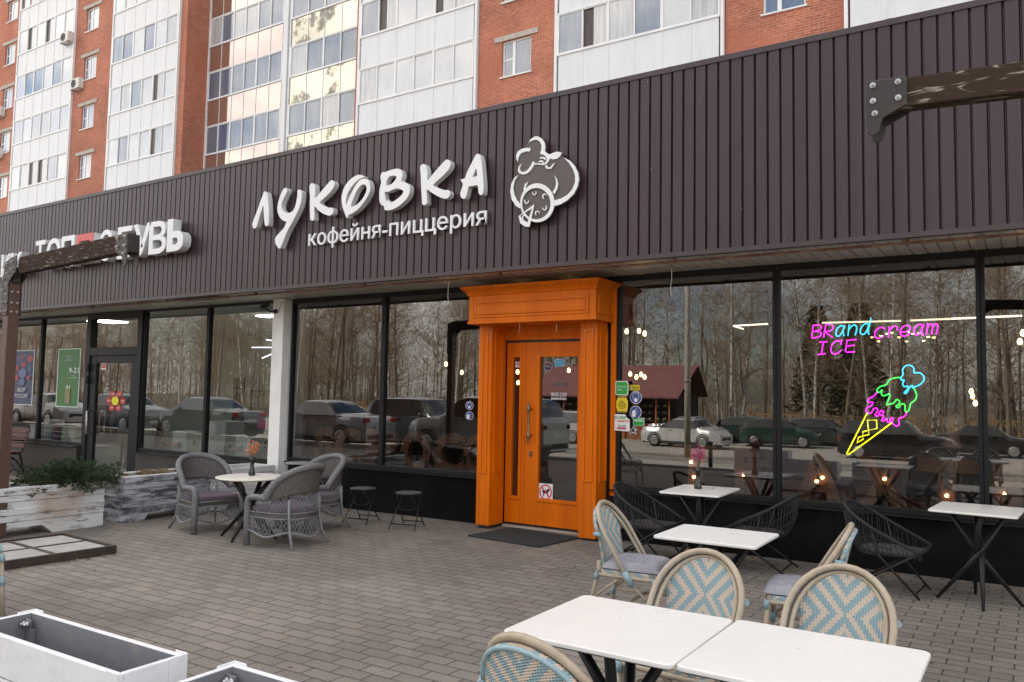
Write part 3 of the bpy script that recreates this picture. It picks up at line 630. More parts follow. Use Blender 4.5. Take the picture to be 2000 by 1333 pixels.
def weave_mat():
    m, t, b = nodes('blue and beige chevron weave'); tc = node(t, 'ShaderNodeTexCoord'); s = node(t, 'ShaderNodeSeparateXYZ'); t.links.new(tc.outputs['Object'], s.inputs[0])
    def M(op, a, bb=None, c=None):
        n = node(t, 'ShaderNodeMath', operation=op)
        for i, q in enumerate((a, bb, c)):
            if q is None: continue
            if isinstance(q, (int, float)): n.inputs[i].default_value = q
            else: t.links.new(q, n.inputs[i])
        return n.outputs[0]
    x, y, z = s.outputs
    v0 = M('ADD', z, M('MULTIPLY', y, -.62))            # seat rows run front to back, back rows run up
    us = M('SNAP', x, .0118); v = M('SUBTRACT', v0, .535)
    a = M('SUBTRACT', M('ABSOLUTE', v), M('ABSOLUTE', us))
    st = M('FRACT', M('ADD', M('MULTIPLY', a, 1/.064), .5))
    f = M('LESS_THAN', st, .46)
    mx = node(t, 'ShaderNodeMix', data_type='RGBA'); mx.inputs['A'].default_value = (.285,.42,.46,1); mx.inputs['B'].default_value = (.68,.56,.45,1)
    t.links.new(f, mx.inputs['Factor'])
    w = M('SINE', M('MULTIPLY', x, 2*math.pi/.0118)); w2 = M('SINE', M('ADD', M('MULTIPLY', v0, 2*math.pi/.0075), M('MULTIPLY', x, 260.)))
    hgt = M('ADD', M('MULTIPLY', w, .6), M('MULTIPLY', w2, .6))
    dk = M('MULTIPLY_ADD', hgt, .12, .93); cc = node(t, 'ShaderNodeCombineXYZ')
    for i in range(3): t.links.new(dk, cc.inputs[i])
    mm = node(t, 'ShaderNodeMix', data_type='RGBA', blend_type='MULTIPLY'); mm.inputs['Factor'].default_value = 1; t.links.new(mx.outputs['Result'], mm.inputs['A']); t.links.new(cc.outputs[0], mm.inputs['B'])
    t.links.new(mm.outputs['Result'], b.inputs['Base Color']); b.inputs['Roughness'].default_value = .5
    bp = node(t, 'ShaderNodeBump'); bp.inputs['Strength'].default_value = .7; bp.inputs['Distance'].default_value = .003; t.links.new(hgt, bp.inputs['Height']); t.links.new(bp.outputs[0], b.inputs['Normal'])
    return m
K['weave'] = weave_mat()
HB = lambda z: -.035 + (z-.40)*.62          # lean of the back hoop
def hoop(hw, top, r0):
    hw *= .935; top -= .02
    pts = [(-hw-.006, HB(.40), .40), (-hw, HB(.52), .52)]
    zc = top - .215; k = 16
    for i in range(k+1):
        a = math.pi*(1-i/k); z = zc + .215*math.sin(a); pts.append((hw*math.cos(a), HB(z), z))
    return pts + [(hw, HB(.52), .52), (hw+.006, HB(.40), .40)]
def bistro_chair(label):
    t = thing('bistro_chair', label, 'chair', (0,0,0), 0, 'blue and beige woven bistro chairs')
    b = MB(); b.tube(hoop(.235, .885, 0), .0145, 10); b.tube([(x*.87, y+.012, .40+(z-.40)*.945) for x, y, z in hoop(.235, .885, 0)], .0115, 8)
    b.tube([(x*.935, y+.004, .40+(z-.40)*.972) for x, y, z in hoop(.235, .885, 0)], .006, 6, m=1)
    b.build('back_frame', [K['bamboo'], K['bamboo_dark']], t)
    # woven back: hangs from the hoop more upright than the hoop itself
    p = MB(); nu, nv = 22, 26; vs = []
    for j in range(nv+1):
        f = j/nv; z = .455 + f*.385
        hw = .178 if z < .66 else .202
        if .655 < z < .69: hw = .178+.024*min(1, max(0, (z-.655)/.012))
        if z > .69:
            q = (z-.69)/.157; hw = .202*math.sqrt(max(0, 1-min(q, 1)**2))
        for i in range(nu+1):
            u = (i/nu*2-1)*hw
            y = .185 + .095*((z-.455)/.43)**1.3 - .75*u*u
            vs.append((u, y, z))
    p.add(vs, [(j*(nu+1)+i, j*(nu+1)+i+1, (j+1)*(nu+1)+i+1, (j+1)*(nu+1)+i) for j in range(nv) for i in range(nu)], smooth=True)
    o = p.build('backrest', K['weave'], t); s = o.modifiers.new('thick', 'SOLIDIFY'); s.thickness = .016; s.offset = 0
    bi = MB()
    rim = []
    for i in range(15):
        a = math.pi*(1-i/14); u = .200*math.cos(a); z = .69+.146*math.sin(a); rim.append((u*.975, .196+.095*((z-.455)/.43)**1.3-.75*u*u, z))
    bi.tube(rim, .0085, 8); bi.build('binding', K['binding'], t)
    def bind(p, r, n=8): q = MB(); q.tube(p, r, n); q.build('binding', K['binding'], t)
    for sx in (-1, 1):
        bind([(sx*.195, .222, .672), (sx*.228, .168, .68)], .015)
        bind([(sx*.226, -.06, .372), (sx*.224, -.008, .455)], .0215, 10); bind([(sx*.199, -.208, .375), (sx*.197, -.2, .425)], .019, 8)
        bind([(sx*.206, -.216, .205), (sx*.203, -.21, .272)], .0178, 8); bind([(sx*.197, .248, .20), (sx*.195, .237, .262)], .0178, 8); bind([(sx*.192, .21, .38), (sx*.19, .195, .43)], .018, 8)
    s = MB(); L = []
    sh = [(x, y) for x, y in arc(0, -.0, .215, 0, 360, 28, .215)][:-1]
    sh = [(max(-.205, min(.205, x*1.25)), max(-.21, min(.20, y*1.22))) for x, y in sh]
    s.prism(sh, .418, .452, lambda u, v, a: (u, v, a)); s.build('seat', K['weave'], t, bevel=.008)
    r = MB(); r.tube([(x*1.02, y*1.02, .415) for x, y in sh], .013, 8, True); r.build('seat_frame', K['bamboo'], t)
    for sx in (-1, 1):
        l = MB(); l.tube([(sx*.215, -.235, 0), (sx*.196, -.195, .425)], .0145, 9); l.build('leg', K['bamboo'], t)
        l = MB(); l.tube([(sx*.205, .285, 0), (sx*.193, .225, .30), (sx*.185, .19, .44), (sx*.178, .195, .50)], .0145, 9); l.build('leg', K['bamboo'], t)
    st = MB()
    for sx in (-1, 1):
        st.tube([(sx*.205, -.213, .24), (sx*.196, .24, .23)], .010, 8)
        st.tube([(sx*.203, -.205, .25), (sx*.214, -.08, .35), (sx*.205, 0, .405)], .009, 8); st.tube([(sx*.195, .235, .245), (sx*.21, .12, .34), (sx*.205, .03, .405)], .009, 8)
    st.tube([(-.2, .0, .235), (.2, .0, .235)], .010, 8)
    st.tube([(-.205, -.213, .25), (-.1, -.205, .37), (0, -.203, .405), (.1, -.205, .37), (.205, -.213, .25)], .009, 8)
    st.build('stretcher', K['bamboo'], t)
    return t
c1 = bistro_chair('woven bistro chair with grey cushion, side on before the orange doorway')
c1.location = (-2.29, -3.26, gz(-2.3)); c1.rotation_euler.z = R(93)
G_ = 'blue and beige woven bistro chairs'
dup(c1, (-1.345, -4.86, gz(-1.3)), R(-6), 'woven bistro chair facing the camera behind the nearer left half of the long white table')
dup(c1, (-.725, -4.85, gz(-.6)), R(-5), 'woven bistro chair facing the camera behind the right square of the long white table')
dup(c1, (-1.16, -3.33, gz(-1)), R(-81), 'woven bistro chair with grey cushion seen edge on, right of the middle white table')
dup(c1, (-1.265, -6.04, gz(-1.2)), R(173), 'closest woven bistro chair, its blue rimmed back turned to the camera')
dup(c1, (-.66, -6.22, gz(-.6)), R(180), 'woven bistro chair showing only the top of its bamboo hoop')
dup(c1, (-6.44, -5.62, gz(-6.3)), R(80), 'woven bistro chair cut off at the far left edge beside the brown post')
def cushion(x, y, z, rz, label):
    t = thing('seat_cushion', label, 'cushion', (x, y, z), rz, 'grey seat cushions')
    n = 24; vs = []
    for j in range(n+1):
        for i in range(n+1):
            u, v = i/n*2-1, j/n*2-1
            e = (1-abs(u)**4)*(1-abs(v)**4)
            tf = 1
            for a in (-.5, 0, .5):
                for c in (-.5, 0, .5): tf -= .75*math.exp(-((u-a)**2+(v-c)**2)/.022)
            k = .205*(1-.05*(abs(u*v))**2)
            vs.append((u*k, v*k, .008+.062*(e**.45)*max(.2, tf)))
    m = len(vs); vs += [(x_, y_, .003+.2*(.008)) for x_, y_, z_ in vs]
    fs = [(j*(n+1)+i, j*(n+1)+i+1, (j+1)*(n+1)+i+1, (j+1)*(n+1)+i) for j in range(n) for i in range(n)]
    fs += [tuple(m+q for q in f[::-1]) for f in fs]
    b = MB(); b.add(vs, fs, smooth=True); b.build('pad', K['cushion'], t)
    k = MB()
    for sx in (-1, 1): k.tube([(sx*.19, .19, .01), (sx*.21, .215, -.005), (sx*.2, .225, -.03)], .004, 5)
    k.build('tie', K['cushion'], t)
cushion(-2.27, -3.26, .452+gz(-2.3), R(96), 'tufted grey cushion on the woven chair nearest the orange doorway')
cushion(-1.19, -3.33, .452+gz(-1), R(-81), 'tufted grey cushion on the woven chair right of the middle white table')

def rrect(w, d, r=.03, k=4):
    pts = []
    for cx, cy, a in ((w/2-r, d/2-r, 0), (-w/2+r, d/2-r, 90), (-w/2+r, -d/2+r, 180), (w/2-r, -d/2+r, 270)): pts += arc(cx, cy, r, a, a+90, k)
    return pts
def cross_legs(t, ht, rt, rf, rz0=12, r=.021):
    for q in range(4):
        a = R(rz0+90*q); ca, sa = math.cos(a), math.sin(a); o = R(rz0+90*q+90)
        ox, oy = .022*math.cos(o), .022*math.sin(o)
        l = MB(); l.tube([(-rt*ca, -rt*sa, ht), (ox-.01*ca, oy-.01*sa, ht*.56), (ox+.01*ca, oy+.01*sa, ht*.52), (rf*ca, rf*sa, .004)], [r*.9, r*1.15, r*1.15, r*.55], 10)
        l.build('leg', K['black_metal'], t)
    h = MB(); h.lathe([(.0,ht*.5),(.03,ht*.5),(.03,ht*.58),(0,ht*.58)], 10)
    for q in range(4):
        a = R(rz0+90*q+90); h.lathe([(0,0),(.009,0),(.007,.006),(0,.008)], 8, (.045*math.cos(a), .045*math.sin(a), ht*.55), T=Matrix.Rotation(R(90), 3, 'Y'))
    h.build('leg_hub', K['black_metal'], t)
def square_table(x, y, rz, w, d, label, zt=.74):
    z0 = gz(x); t = thing('square_table', label, 'table', (x, y, z0), rz, 'white square tables')
    b = MB(); b.prism(rrect(w, d), zt-.018, zt, lambda u, v, a: (u, v, a)); b.build('tabletop', K['table_white'], t, bevel=.005, seg=3)
    e_ = MB(); e_.prism(rrect(w-.012, d-.012), zt-.0215, zt-.0185, lambda u, v, a: (u, v, a)); e_.build('edge_band', K['black_plastic'], t)
    b = MB()
    b.box(-.19, .19, -.02, .02, zt-.034, zt-.019); b.box(-.02, .02, -.19, -.021, zt-.034, zt-.019); b.box(-.02, .02, .021, .19, zt-.034, zt-.019); b.build('top_plate', K['black_metal'], t)
    cross_legs(t, zt-.034, .20, .30); return t
square_table(-1.312, -5.57, R(.5), .652, .655, 'left of two white square tables pushed together in the foreground')
square_table(-.642, -5.572, R(0), .664, .655, 'right of two white square tables pushed together in the foreground')
square_table(-1.69, -3.37, R(1), .635, .575, 'white square table standing alone between two cushioned woven chairs')
square_table(-2.655, -.985, R(3), .56, .76, 'white square table with a pink flower vase against the cafe window')
square_table(-.40, -.86, R(-4), .61, .68, 'white square table without a vase by the cafe window on the right')
t = thing('round_table', 'low round cream table between grey wicker armchairs', 'table', (-7.36, -2.36, gz(-7.4)))
b = MB(); b.lathe([(0,.652),(.36,.652),(.374,.658),(.378,.665),(.374,.672),(.36,.675),(0,.675)], 48); b.build('tabletop', mat('cream table top', (.70,.665,.58), .4, col2=(.66,.62,.54), vs=3), t)
cross_legs(t, .65, .24, .34, 20, .026)
# vases with dried flowers
K['vase'] = mat('black glossy vase', (.012,.012,.013), .18, spec=.6)
def vase(x, y, z, label, h, cols, sp, seed, fh, gl):
    t = thing('flower_vase', label, 'vase', (x, y, z)); b = MB()
    b.lathe([(0,0),(.036,0),(.038,.012),(.030,h*.25),(.021,h*.5),(.019,h*.62),(.024,h*.85),(.030,h),(.026,h),(.016,h*.65),(0,h*.6)], 20); b.build('vase_body', K['vase'], t)
    f = thing('dried_flowers', gl, 'dried flowers', (x, y, z)); r_ = random.Random(seed); st = MB(); fl = MB()
    for i in range(26):
        a = r_.random()*6.28; q = sp*math.sqrt(r_.random()); top = Vector((q*math.cos(a), q*math.sin(a), h+fh*(.45+.6*r_.random())))
        st.tube([(0, 0, h*.65), (top.x*.15, top.y*.15, h), (top.x*.6, top.y*.6, h+(top.z-h)*.55), top], .0012, 4, cap=False)
        for j in range(11):
            c = top + Vector((r_.gauss(0,.014), r_.gauss(0,.014), r_.gauss(-.008,.02))); k = .004+.004*r_.random(); mi = r_.randrange(len(cols))
            fl.lathe([(0,-k),(k*.8,-k*.4),(k,.2*k),(k*.5,k*.8),(0,k)], 5, c, mi, False)
    st.build('stem', mat('dry stem', (.22,.15,.08), .9), f); fl.build('blossom', [mat('dried blossom', c, .9) for c in cols], f)
vase(-7.42, -2.30, .675+gz(-7.4), 'black vase with orange dried flowers on the round table', .205, [(.65,.17,.03),(.55,.12,.03),(.62,.30,.10),(.34,.30,.36)], .075, 3, .16, 'orange dried flowers in the vase on the round table')
vase(-2.70, -.93, .74+gz(-2.7), 'black vase with pink dried flowers on the window table', .20, [(.50,.05,.13),(.42,.04,.10),(.30,.09,.22),(.5,.18,.2)], .075, 4, .17, 'pink dried flowers in the vase on the window table')

# ---------------------------------------------------------------- grey wicker armchairs (face -Y in their own frame)
def wicker_chair(label):
    t = thing('wicker_armchair', label, 'armchair', (0,0,0), 0, 'grey wicker armchairs')
    U = [(-.285,-.27)] + [(-.29,-.1), (-.285,.05)] + [(.285*math.cos(R(a)), .06+.25*math.sin(R(a))) for a in range(165, 10, -15)] + [(.285,.05), (.29,-.1), (.285,-.27)]
    Us = smooth_path([(a, b_, 0) for a, b_ in U], 5); n = len(Us)
    cum = [0]
    for i in range(1, n): cum.append(cum[-1] + (Us[i]-Us[i-1]).length)
    S = [c/cum[-1] for c in cum]
    def at(s):
        for i in range(1, n):
            if S[i] >= s: q = (s-S[i-1])/(S[i]-S[i-1]+1e-9); return Us[i-1].lerp(Us[i], q)
        return Us[-1]
    def zr(s):                       # height of the top rail
        d = abs(s-.5)*2
        if d > .66: return .50 + .010*math.sin((1-d)/.34*math.pi)
        return .50 + .34*(1-(d/.66)**2.3)**.82
    def out(s, z):
        p = at(s); k = 1 + .16*max(0, (z-.40))/.45*(1 if p.y > 0 else .3)
        return Vector((p.x*(1+(k-1)*.6), p.y*k, z))
    ra = [out(s, zr(s)) for s in [i/60 for i in range(61)]]
    rl = MB(); f = at(0); front = [Vector((-.285, -.285, .0)), Vector((-.287, -.29, .25)), Vector((-.287, -.29, .44)), Vector((-.287, -.277, .49))]
    pth = front + ra[1:-1] + [Vector((-p.x, p.y, p.z)) for p in front[::-1]]
    rl.tube(pth, .034, 12)
    # braid: a second thin strand wound round the rail
    L = 0; wind = []
    for i in range(len(pth)-1):
        a_, b_ = pth[i], pth[i+1]; d = (b_-a_); ln = d.length; k = max(2, int(ln/.006)); d.normalize()
        x = d.cross(Vector((0,0,1))); x = x.normalized() if x.length > .05 else Vector((1,0,0)); y = x.cross(d)
        for j in range(k):
            L += ln/k; an = L/.020*2*math.pi; wind.append(a_.lerp(b_, j/k) + x*math.cos(an)*.034 + y*math.sin(an)*.034)
    rl.tube(wind[::2], .006, 4, m=0)
    rl.build('arm_rail', K['wicker'], t)
    # dense woven back, and an open lattice below it
    bk = MB(); ns, nv = 40, 8; vs = []
    for j in range(nv+1):
        for i in range(ns+1):
            s = .10+.80*i/ns; d = abs(s-.5)*2; z1 = zr(s)-.02; z0 = .37 + max(0, (z1-.37))*(.42 if d < .62 else .0 if d > .75 else .42*(.75-d)/.13); z0 = min(z0, z1-.03)
            vs.append(out(s, z0+(z1-z0)*j/nv))
    i0 = [i for i in range(ns) if abs(.10+.80*(i+.5)/ns-.5)*2 < .60]
    bk.add(vs, [(j*(ns+1)+i, j*(ns+1)+i+1, (j+1)*(ns+1)+i+1, (j+1)*(ns+1)+i) for j in range(nv) for i in i0], smooth=True)
    o = bk.build('backrest', K['wicker_weave'], t); so_ = o.modifiers.new('thick', 'SOLIDIFY'); so_.thickness = .012
    la = MB()
    def lattice(s0, s1, zlo, zhi, k, slope, fn):
        for dr in (-1, 1):
            for i in range(-4, k+5):
                a = s0+(s1-s0)*i/k; pts = []
                for j in range(6):
                    q = j/5; s = a+dr*slope*(q-.5)
                    if s0 <= s <= s1: pts.append(fn(s, zlo(s)+(zhi(s)-zlo(s))*q))
                if len(pts) > 1: la.tube(pts, .003, 4, cap=False)
    lattice(.06, .94, lambda s: .355, lambda s: zr(s)-.03 if abs(s-.5)*2 > .60 else .37+(zr(s)-.39)*.43, 34, .06, out)
    def flare(s, z): p = at(s); k = 1+.16*max(0, (.36-z))/.36; return Vector((p.x*(1+(k-1)*.4), p.y*k if p.y > 0 else p.y, z))
    wav = lambda s: .135+.028*math.cos(s*6*math.pi)
    lattice(.0, 1., wav, lambda s: .30, 36, .06, flare)
    fr = lambda s, z: Vector((-.285+.57*s, -.285, z))
    lattice(0, 1, lambda s: .135+.028*math.cos(s*2*math.pi), lambda s: .30, 13, .14, fr)
    for z in (.355, .30): la.tube([flare(i/40, z) for i in range(41)], .007, 6); la.tube([(-.285,-.285,z), (.285,-.285,z)], .007, 6)
    la.build('lattice', K['wicker_tube'], t)
    sb = MB(); band = [at(i/40) for i in range(41)]; poly = [(p.x*.985, p.y*.985) for p in band]
    sb.prism(poly, .305, .352, lambda u, v, a: (u, v, a)); sb.build('seat', K['wicker_weave'], t)
    cu = MB(); cu.prism([(p.x*.93, p.y*.93) for p in band], .354, .415, lambda u, v, a: (u, v, a)); cu.build('seat_pad', K['purple'], t, bevel=.018, seg=3)
    wv = MB(); wv.tube([flare(i/60, wav(i/60)) for i in range(61)], .012, 8); wv.tube([fr(i/20, .135+.028*math.cos(i/20*2*math.pi)) for i in range(21)], .012, 8); wv.build('skirt_rail', K['wicker_tube'], t)
    for sx in (-1, 1):
        l = MB(); l.tube([(sx*.235, .235, .50), (sx*.235, .24, .30), (sx*.245, .27, .14), (sx*.285, .345, 0)], .0155, 8); l.build('leg', K['wicker_tube'], t)
    return t
w1 = wicker_chair('grey wicker armchair left of the round table, its plum seat open to the right')
w1.location = (-8.22, -2.28, gz(-8.1)); w1.rotation_euler.z = R(80)
dup(w1, (-6.75, -2.36, gz(-6.8)), R(-84), 'front grey wicker armchair seen from behind, right of the round table')
dup(w1, (-7.28, -1.50, gz(-7)), R(-6), 'grey wicker armchair half hidden behind the other one, beyond the round table')

# ---------------------------------------------------------------- black cord chairs with crossed legs
def cord_chair(label):
    t = thing('cord_chair', label, 'chair', (0,0,0), 0, 'black cord chairs')
    rim = [(-.30,-.33,.42), (-.335,-.12,.515), (-.345,.06,.60), (-.30,.24,.70), (-.17,.36,.775), (0,.40,.80), (.17,.36,.775), (.30,.24,.70), (.345,.06,.60), (.335,-.12,.515), (.30,-.33,.42)]
    rs = smooth_path(rim, 8); b = MB(); b.tube(rs, .0155, 9); b.tube([rim[0], (0,-.335,.405), rim[-1]], .0135, 8)
    wind = []; L = 0
    for i in range(len(rs)-1):
        d = rs[i+1]-rs[i]; ln = d.length; k = max(2, int(ln/.004)); d.normalize(); x = d.cross(Vector((0,0,1))).normalized(); y = x.cross(d)
        for j in range(k): L += ln/k; an = L/.013*2*math.pi; wind.append(rs[i].lerp(rs[i+1], j/k)+x*math.cos(an)*.016+y*math.sin(an)*.016)
    b.tube(wind, .0035, 4); b.build('rim', K['rope'], t)
    seat = [(-.25,-.30,.375), (-.26,-.1,.365), (-.25,.10,.36), (-.16,.225,.36), (0,.26,.36), (.16,.225,.36), (.25,.10,.36), (.26,-.1,.365), (.25,-.30,.375)]
    ss = smooth_path(seat, 8); c = MB(); n = 46
    for i in range(n+1):
        f = i/n; a = rs[int(f*(len(rs)-1))]; d = ss[int(f*(len(ss)-1))]; m_ = a.lerp(d, .5) + Vector((a.x*.06, a.y*.10, -.045))
        c.tube(smooth_path([a, m_, d], 4), .0042, 5, cap=False)
    for z in (.33, .66):
        ring = []
        for i in range(6, n-5):
            f = i/n; a = rs[int(f*(len(rs)-1))]; d = ss[int(f*(len(ss)-1))]
            q = z+.15*math.sin(f*math.pi*3); ring.append(a.lerp(d, q)+Vector((a.x*.045, a.y*.075, -.03)))
        c.tube(ring, .0042, 5)
    c.build('cord', K['rope'], t)
    s = MB(); s.tube(ss, .010, 8); s.tube([seat[0], seat[-1]], .010, 8); s.build('seat_frame', K['black_metal'], t)
    p = MB(); p.prism([(q.x*.97, q.y*.97) for q in ss], .362, .395, lambda u, v, a: (u, v, a)); p.build('seat_pad', K['dark_cushion'], t, bevel=.012, seg=3)
    for sx in (-1, 1):
        l = MB(); l.tube([(sx*.30,-.33,.42), (sx*.29,.34,.01)], .0115, 8); l.build('leg', K['black_metal'], t)
        l = MB(); l.tube([(sx*.335,.08,.61), (sx*.31,.02,.36), (sx*.27,-.32,.01)], .0115, 8); l.build('leg', K['black_metal'], t)
    q = MB(); q.tube([(-.29,.28,.05), (.29,.28,.05)], .009, 6); q.build('stretcher', K['black_metal'], t); q = MB(); q.tube([(-.275,-.28,.05), (.275,-.28,.05)], .009, 6); q.build('stretcher', K['black_metal'], t)
    return t
k1 = cord_chair('black cord chair tucked beside the orange portal, left of the window table'); k1.location = (-3.26, -.80, gz(-3.3)); k1.rotation_euler.z = R(90); k1.scale = (.86, .86, .9)
dup(k1, (-2.20, -.62, gz(-2)), R(-88), 'black cord chair turned left toward the window table with the vase')
dup(k1, (-1.06, -.84, gz(-1.1)), R(86), 'black cord chair right of the window mullion, beside the right hand white table')
# folding stools and the small grey table by the plinth
def stool(x, y, rz, label):
    t = thing('folding_stool', label, 'stool', (x, y, gz(x)), rz, 'black folding stools')
    s = MB(); s.lathe([(0,.414),(.155,.414),(.161,.419),(.161,.426),(.155,.430),(0,.430)], 28); s.build('seat', K['stool'], t)
    for sx, y0, y1 in ((.15, -.20, .14), (.125, .20, -.14)):
        for q in (-1, 1):
            l = MB(); l.tube([(q*sx*1.12, y0, .006), (q*sx*.9, y0*.1, .23), (q*sx*.75, y1, .402)], .0068, 7); l.build('leg', K['black_metal'], t)
        b = MB(); b.tube([(-sx*1.06, y0*.75, .065), (sx*1.06, y0*.75, .065)], .0075, 6); b.build('crossbar', K['black_metal'], t)
    b = MB(); b.tube([(-.11,-.02,.27), (-.095,-.035,.235), (-.04,-.045,.22), (.04,-.045,.22), (.095,-.035,.235), (.11,-.02,.27)], .0065, 6); b.build('brace', K['black_metal'], t)
K['stool'] = mat('dark grey stool seat', (.045,.047,.052), .45, col2=(.06,.062,.068), vs=12)
stool(-7.13, -.80, R(14), 'black folding stool nearer the wicker armchairs')
stool(-6.38, -.80, R(18), 'black folding stool nearer the orange portal')
t = thing('round_side_table', 'thin grey round side table pushed against the plinth behind the wicker armchair', 'table', (-8.80, -.30, gz(-8.8)))
s = MB(); s.lathe([(0,.612),(.22,.612),(.228,.620),(.22,.63),(0,.63)], 32); s.build('tabletop', mat('grey side table top', (.30,.305,.32), .5, col2=(.2,.2,.21), vs=30), t)
for q in range(3):
    a = R(120*q+30); l = MB(); l.tube([(.12*math.cos(a), .12*math.sin(a), .612), (.2*math.cos(a), .2*math.sin(a), .005)], .010, 7); l.build('leg', K['black_metal'], t)
# black rubber door mat
K['mat'] = mat('black rubber', (.02,.02,.02), .75)
m = MB(); cxs = [onZ(914, 1041, .0), onZ(1053, 1064, .0), onZ(1131, 1047, .0)]
A_, B_, C_ = cxs; D_ = A_ + (C_-B_)
t = thing('door_mat', 'black rubber honeycomb mat on the paving before the orange door', 'door mat', (-4.9, -.5, gz(-4.9)))
for f in np.linspace(0, 1, 30):
    p0, p1 = A_.lerp(D_, f), B_.lerp(C_, f); q = [p0.lerp(p1, k/44) + Vector((0, 0, .008 + .006*((k+int(f*29)) % 2))) for k in range(45)]
    m.tube([Vector((v.x, v.y, v.z+gz(v.x))) for v in q], .0085, 4)
for f in np.linspace(0, 1, 40):
    p0, p1 = A_.lerp(B_, f), D_.lerp(C_, f); q = [p0.lerp(p1, k/20) + Vector((0,0,.006)) for k in range(21)]
    m.tube([Vector((v.x, v.y, v.z+gz(v.x))) for v in q], .007, 4)
m.build('mat_grid', K['mat'], t, world=True)

# ---------------------------------------------------------------- planters, post, ballast frame
def peel_mat(name, paint, under, lo, hi, st=(1.2,1.2,5), rustc=None):
    m, t, b = nodes(name); tc = node(t, 'ShaderNodeTexCoord'); mp = node(t, 'ShaderNodeMapping'); mp.inputs['Scale'].default_value = st; t.links.new(tc.outputs['Object'], mp.inputs[0])
    n = node(t, 'ShaderNodeTexNoise'); n.inputs['Scale'].default_value = 2.6; n.inputs['Detail'].default_value = 11; n.inputs['Roughness'].default_value = .72
    r = node(t, 'ShaderNodeMapRange'); r.inputs[1].default_value = lo; r.inputs[2].default_value = hi
    x = node(t, 'ShaderNodeMix', data_type='RGBA'); x.inputs['A'].default_value = (*under, 1); x.inputs['B'].default_value = (*paint, 1)
    t.links.new(mp.outputs[0], n.inputs['Vector']); t.links.new(n.outputs['Fac'], r.inputs[0]); t.links.new(r.outputs[0], x.inputs['Factor'])
    last = x.outputs['Result']
    n2 = node(t, 'ShaderNodeTexNoise'); n2.inputs['Scale'].default_value = 1.4; n2.inputs['Detail'].default_value = 6; t.links.new(tc.outputs['Object'], n2.inputs['Vector'])
    r2 = node(t, 'ShaderNodeMapRange'); r2.inputs[1].default_value = .54; r2.inputs[2].default_value = .72; r2.inputs[4].default_value = .65; t.links.new(n2.outputs['Fac'], r2.inputs[0])
    x2 = node(t, 'ShaderNodeMix', data_type='RGBA'); x2.inputs['B'].default_value = (*(rustc or under), 1); t.links.new(r2.outputs[0], x2.inputs['Factor']); t.links.new(last, x2.inputs['A'])
    t.links.new(x2.outputs['Result'], b.inputs['Base Color']); b.inputs['Roughness'].default_value = .8
    bp = node(t, 'ShaderNodeBump'); bp.inputs['Strength'].default_value = .5; bp.inputs['Distance'].default_value = .01; t.links.new(r.outputs[0], bp.inputs['Height']); t.links.new(bp.outputs[0], b.inputs['Normal'])
    return m
K['trough_a'] = peel_mat('flaking white paint with rust stains', (.62,.62,.62), (.16,.14,.13), .36, .46, rustc=(.33,.20,.10))
K['trough_b'] = peel_mat('worn blue grey paint', (.46,.47,.50), (.07,.075,.095), .42, .54, rustc=(.16,.15,.15))
K['soil'] = mat('dry soil', (.07,.05,.035), .95, col2=(.13,.095,.06), vs=20, bump=1, bs=60)
K['rim_white'] = mat('white painted rim', (.70,.70,.70), .6, col2=(.55,.54,.53), vs=8)
def trough(label, x0, x1, y0, y1, h, m, boards=6):
    cx, cy = (x0+x1)/2, (y0+y1)/2; g0 = gz(x1); t = thing('trough_planter', label, 'planter', (cx, cy, g0)); w, d = (x1-x0)/2, (y1-y0)/2
    b = MB(); th = .05; prof = []
    for k in range(boards):        # shuttering-board courses, each with a fine groove
        za, zb = .09+(h-.09)*k/boards, .09+(h-.09)*(k+1)/boards; jit = .006*((k*7) % 3-1)
        prof += [(jit, za+.006), (jit, zb-.006), (jit-.010, zb)]
    for a, s, ax in ((w, 1, 0), (-w, -1, 0), (d, 1, 1), (-d, -1, 1)):
        L = d if ax == 0 else w; vs = []
        for off, z in prof:
            for e in (-1, 1):
                q = a+s*(off); vs.append((q, e*L, z) if ax == 0 else (e*L, q, z))
        b.add(vs, [(2*i, 2*i+1, 2*i+3, 2*i+2) for i in range(len(prof)-1)])
    b.box(-w+th, -w+th+.004, -d+th, d-th, h-.12, h-.002); b.box(w-th-.004, w-th, -d+th, d-th, h-.12, h-.002); b.box(-w+th, w-th, -d+th, -d+th+.004, h-.12, h-.002); b.box(-w+th, w-th, d-th-.004, d-th, h-.12, h-.002)
    for e in (-1, 1):             # two feet with a gap between
        v = [(e*d, 0), (e*d, .098), (e*d*.42, .098), (e*d*.52, 0)]
        b.prism([(p, z) for p, z in v], -w+.002, w-.002, lambda u, v_, a: (a, u, v_))
    b.build('trough_wall', m, t)
    r = MB(); r.box(-w-.004, -w+th, -d-.004, d+.004, h-.012, h+.012); r.box(w-th, w+.004, -d-.004, d+.004, h-.012, h+.012); r.box(-w+th, w-th, -d-.004, -d+th, h-.011, h+.011); r.box(-w+th, w-th, d-th, d+.004, h-.011, h+.011); r.build('rim', K['rim_white'], t, bevel=.004, seg=1)
    s = MB(); n = 8; rr_ = random.Random(7); vs = [(-w+th+(2*w-2*th)*i/n, -d+th+(2*d-2*th)*j/24, h-.06+.03*rr_.random()) for j in range(25) for i in range(n+1)]
    s.add(vs, [(j*(n+1)+i, j*(n+1)+i+1, (j+1)*(n+1)+i+1, (j+1)*(n+1)+i) for j in range(24) for i in range(n)], smooth=True); s.build('soil', K['soil'], t)
    return t
trough('white flaking trough planter holding the green juniper', -9.9, -9.38, -5.3, -2.86, .525, K['trough_a'])
trough('worn blue grey trough planter with dead clumps of plants', -9.9, -9.37, -2.62, -1.42, .55, K['trough_b'])
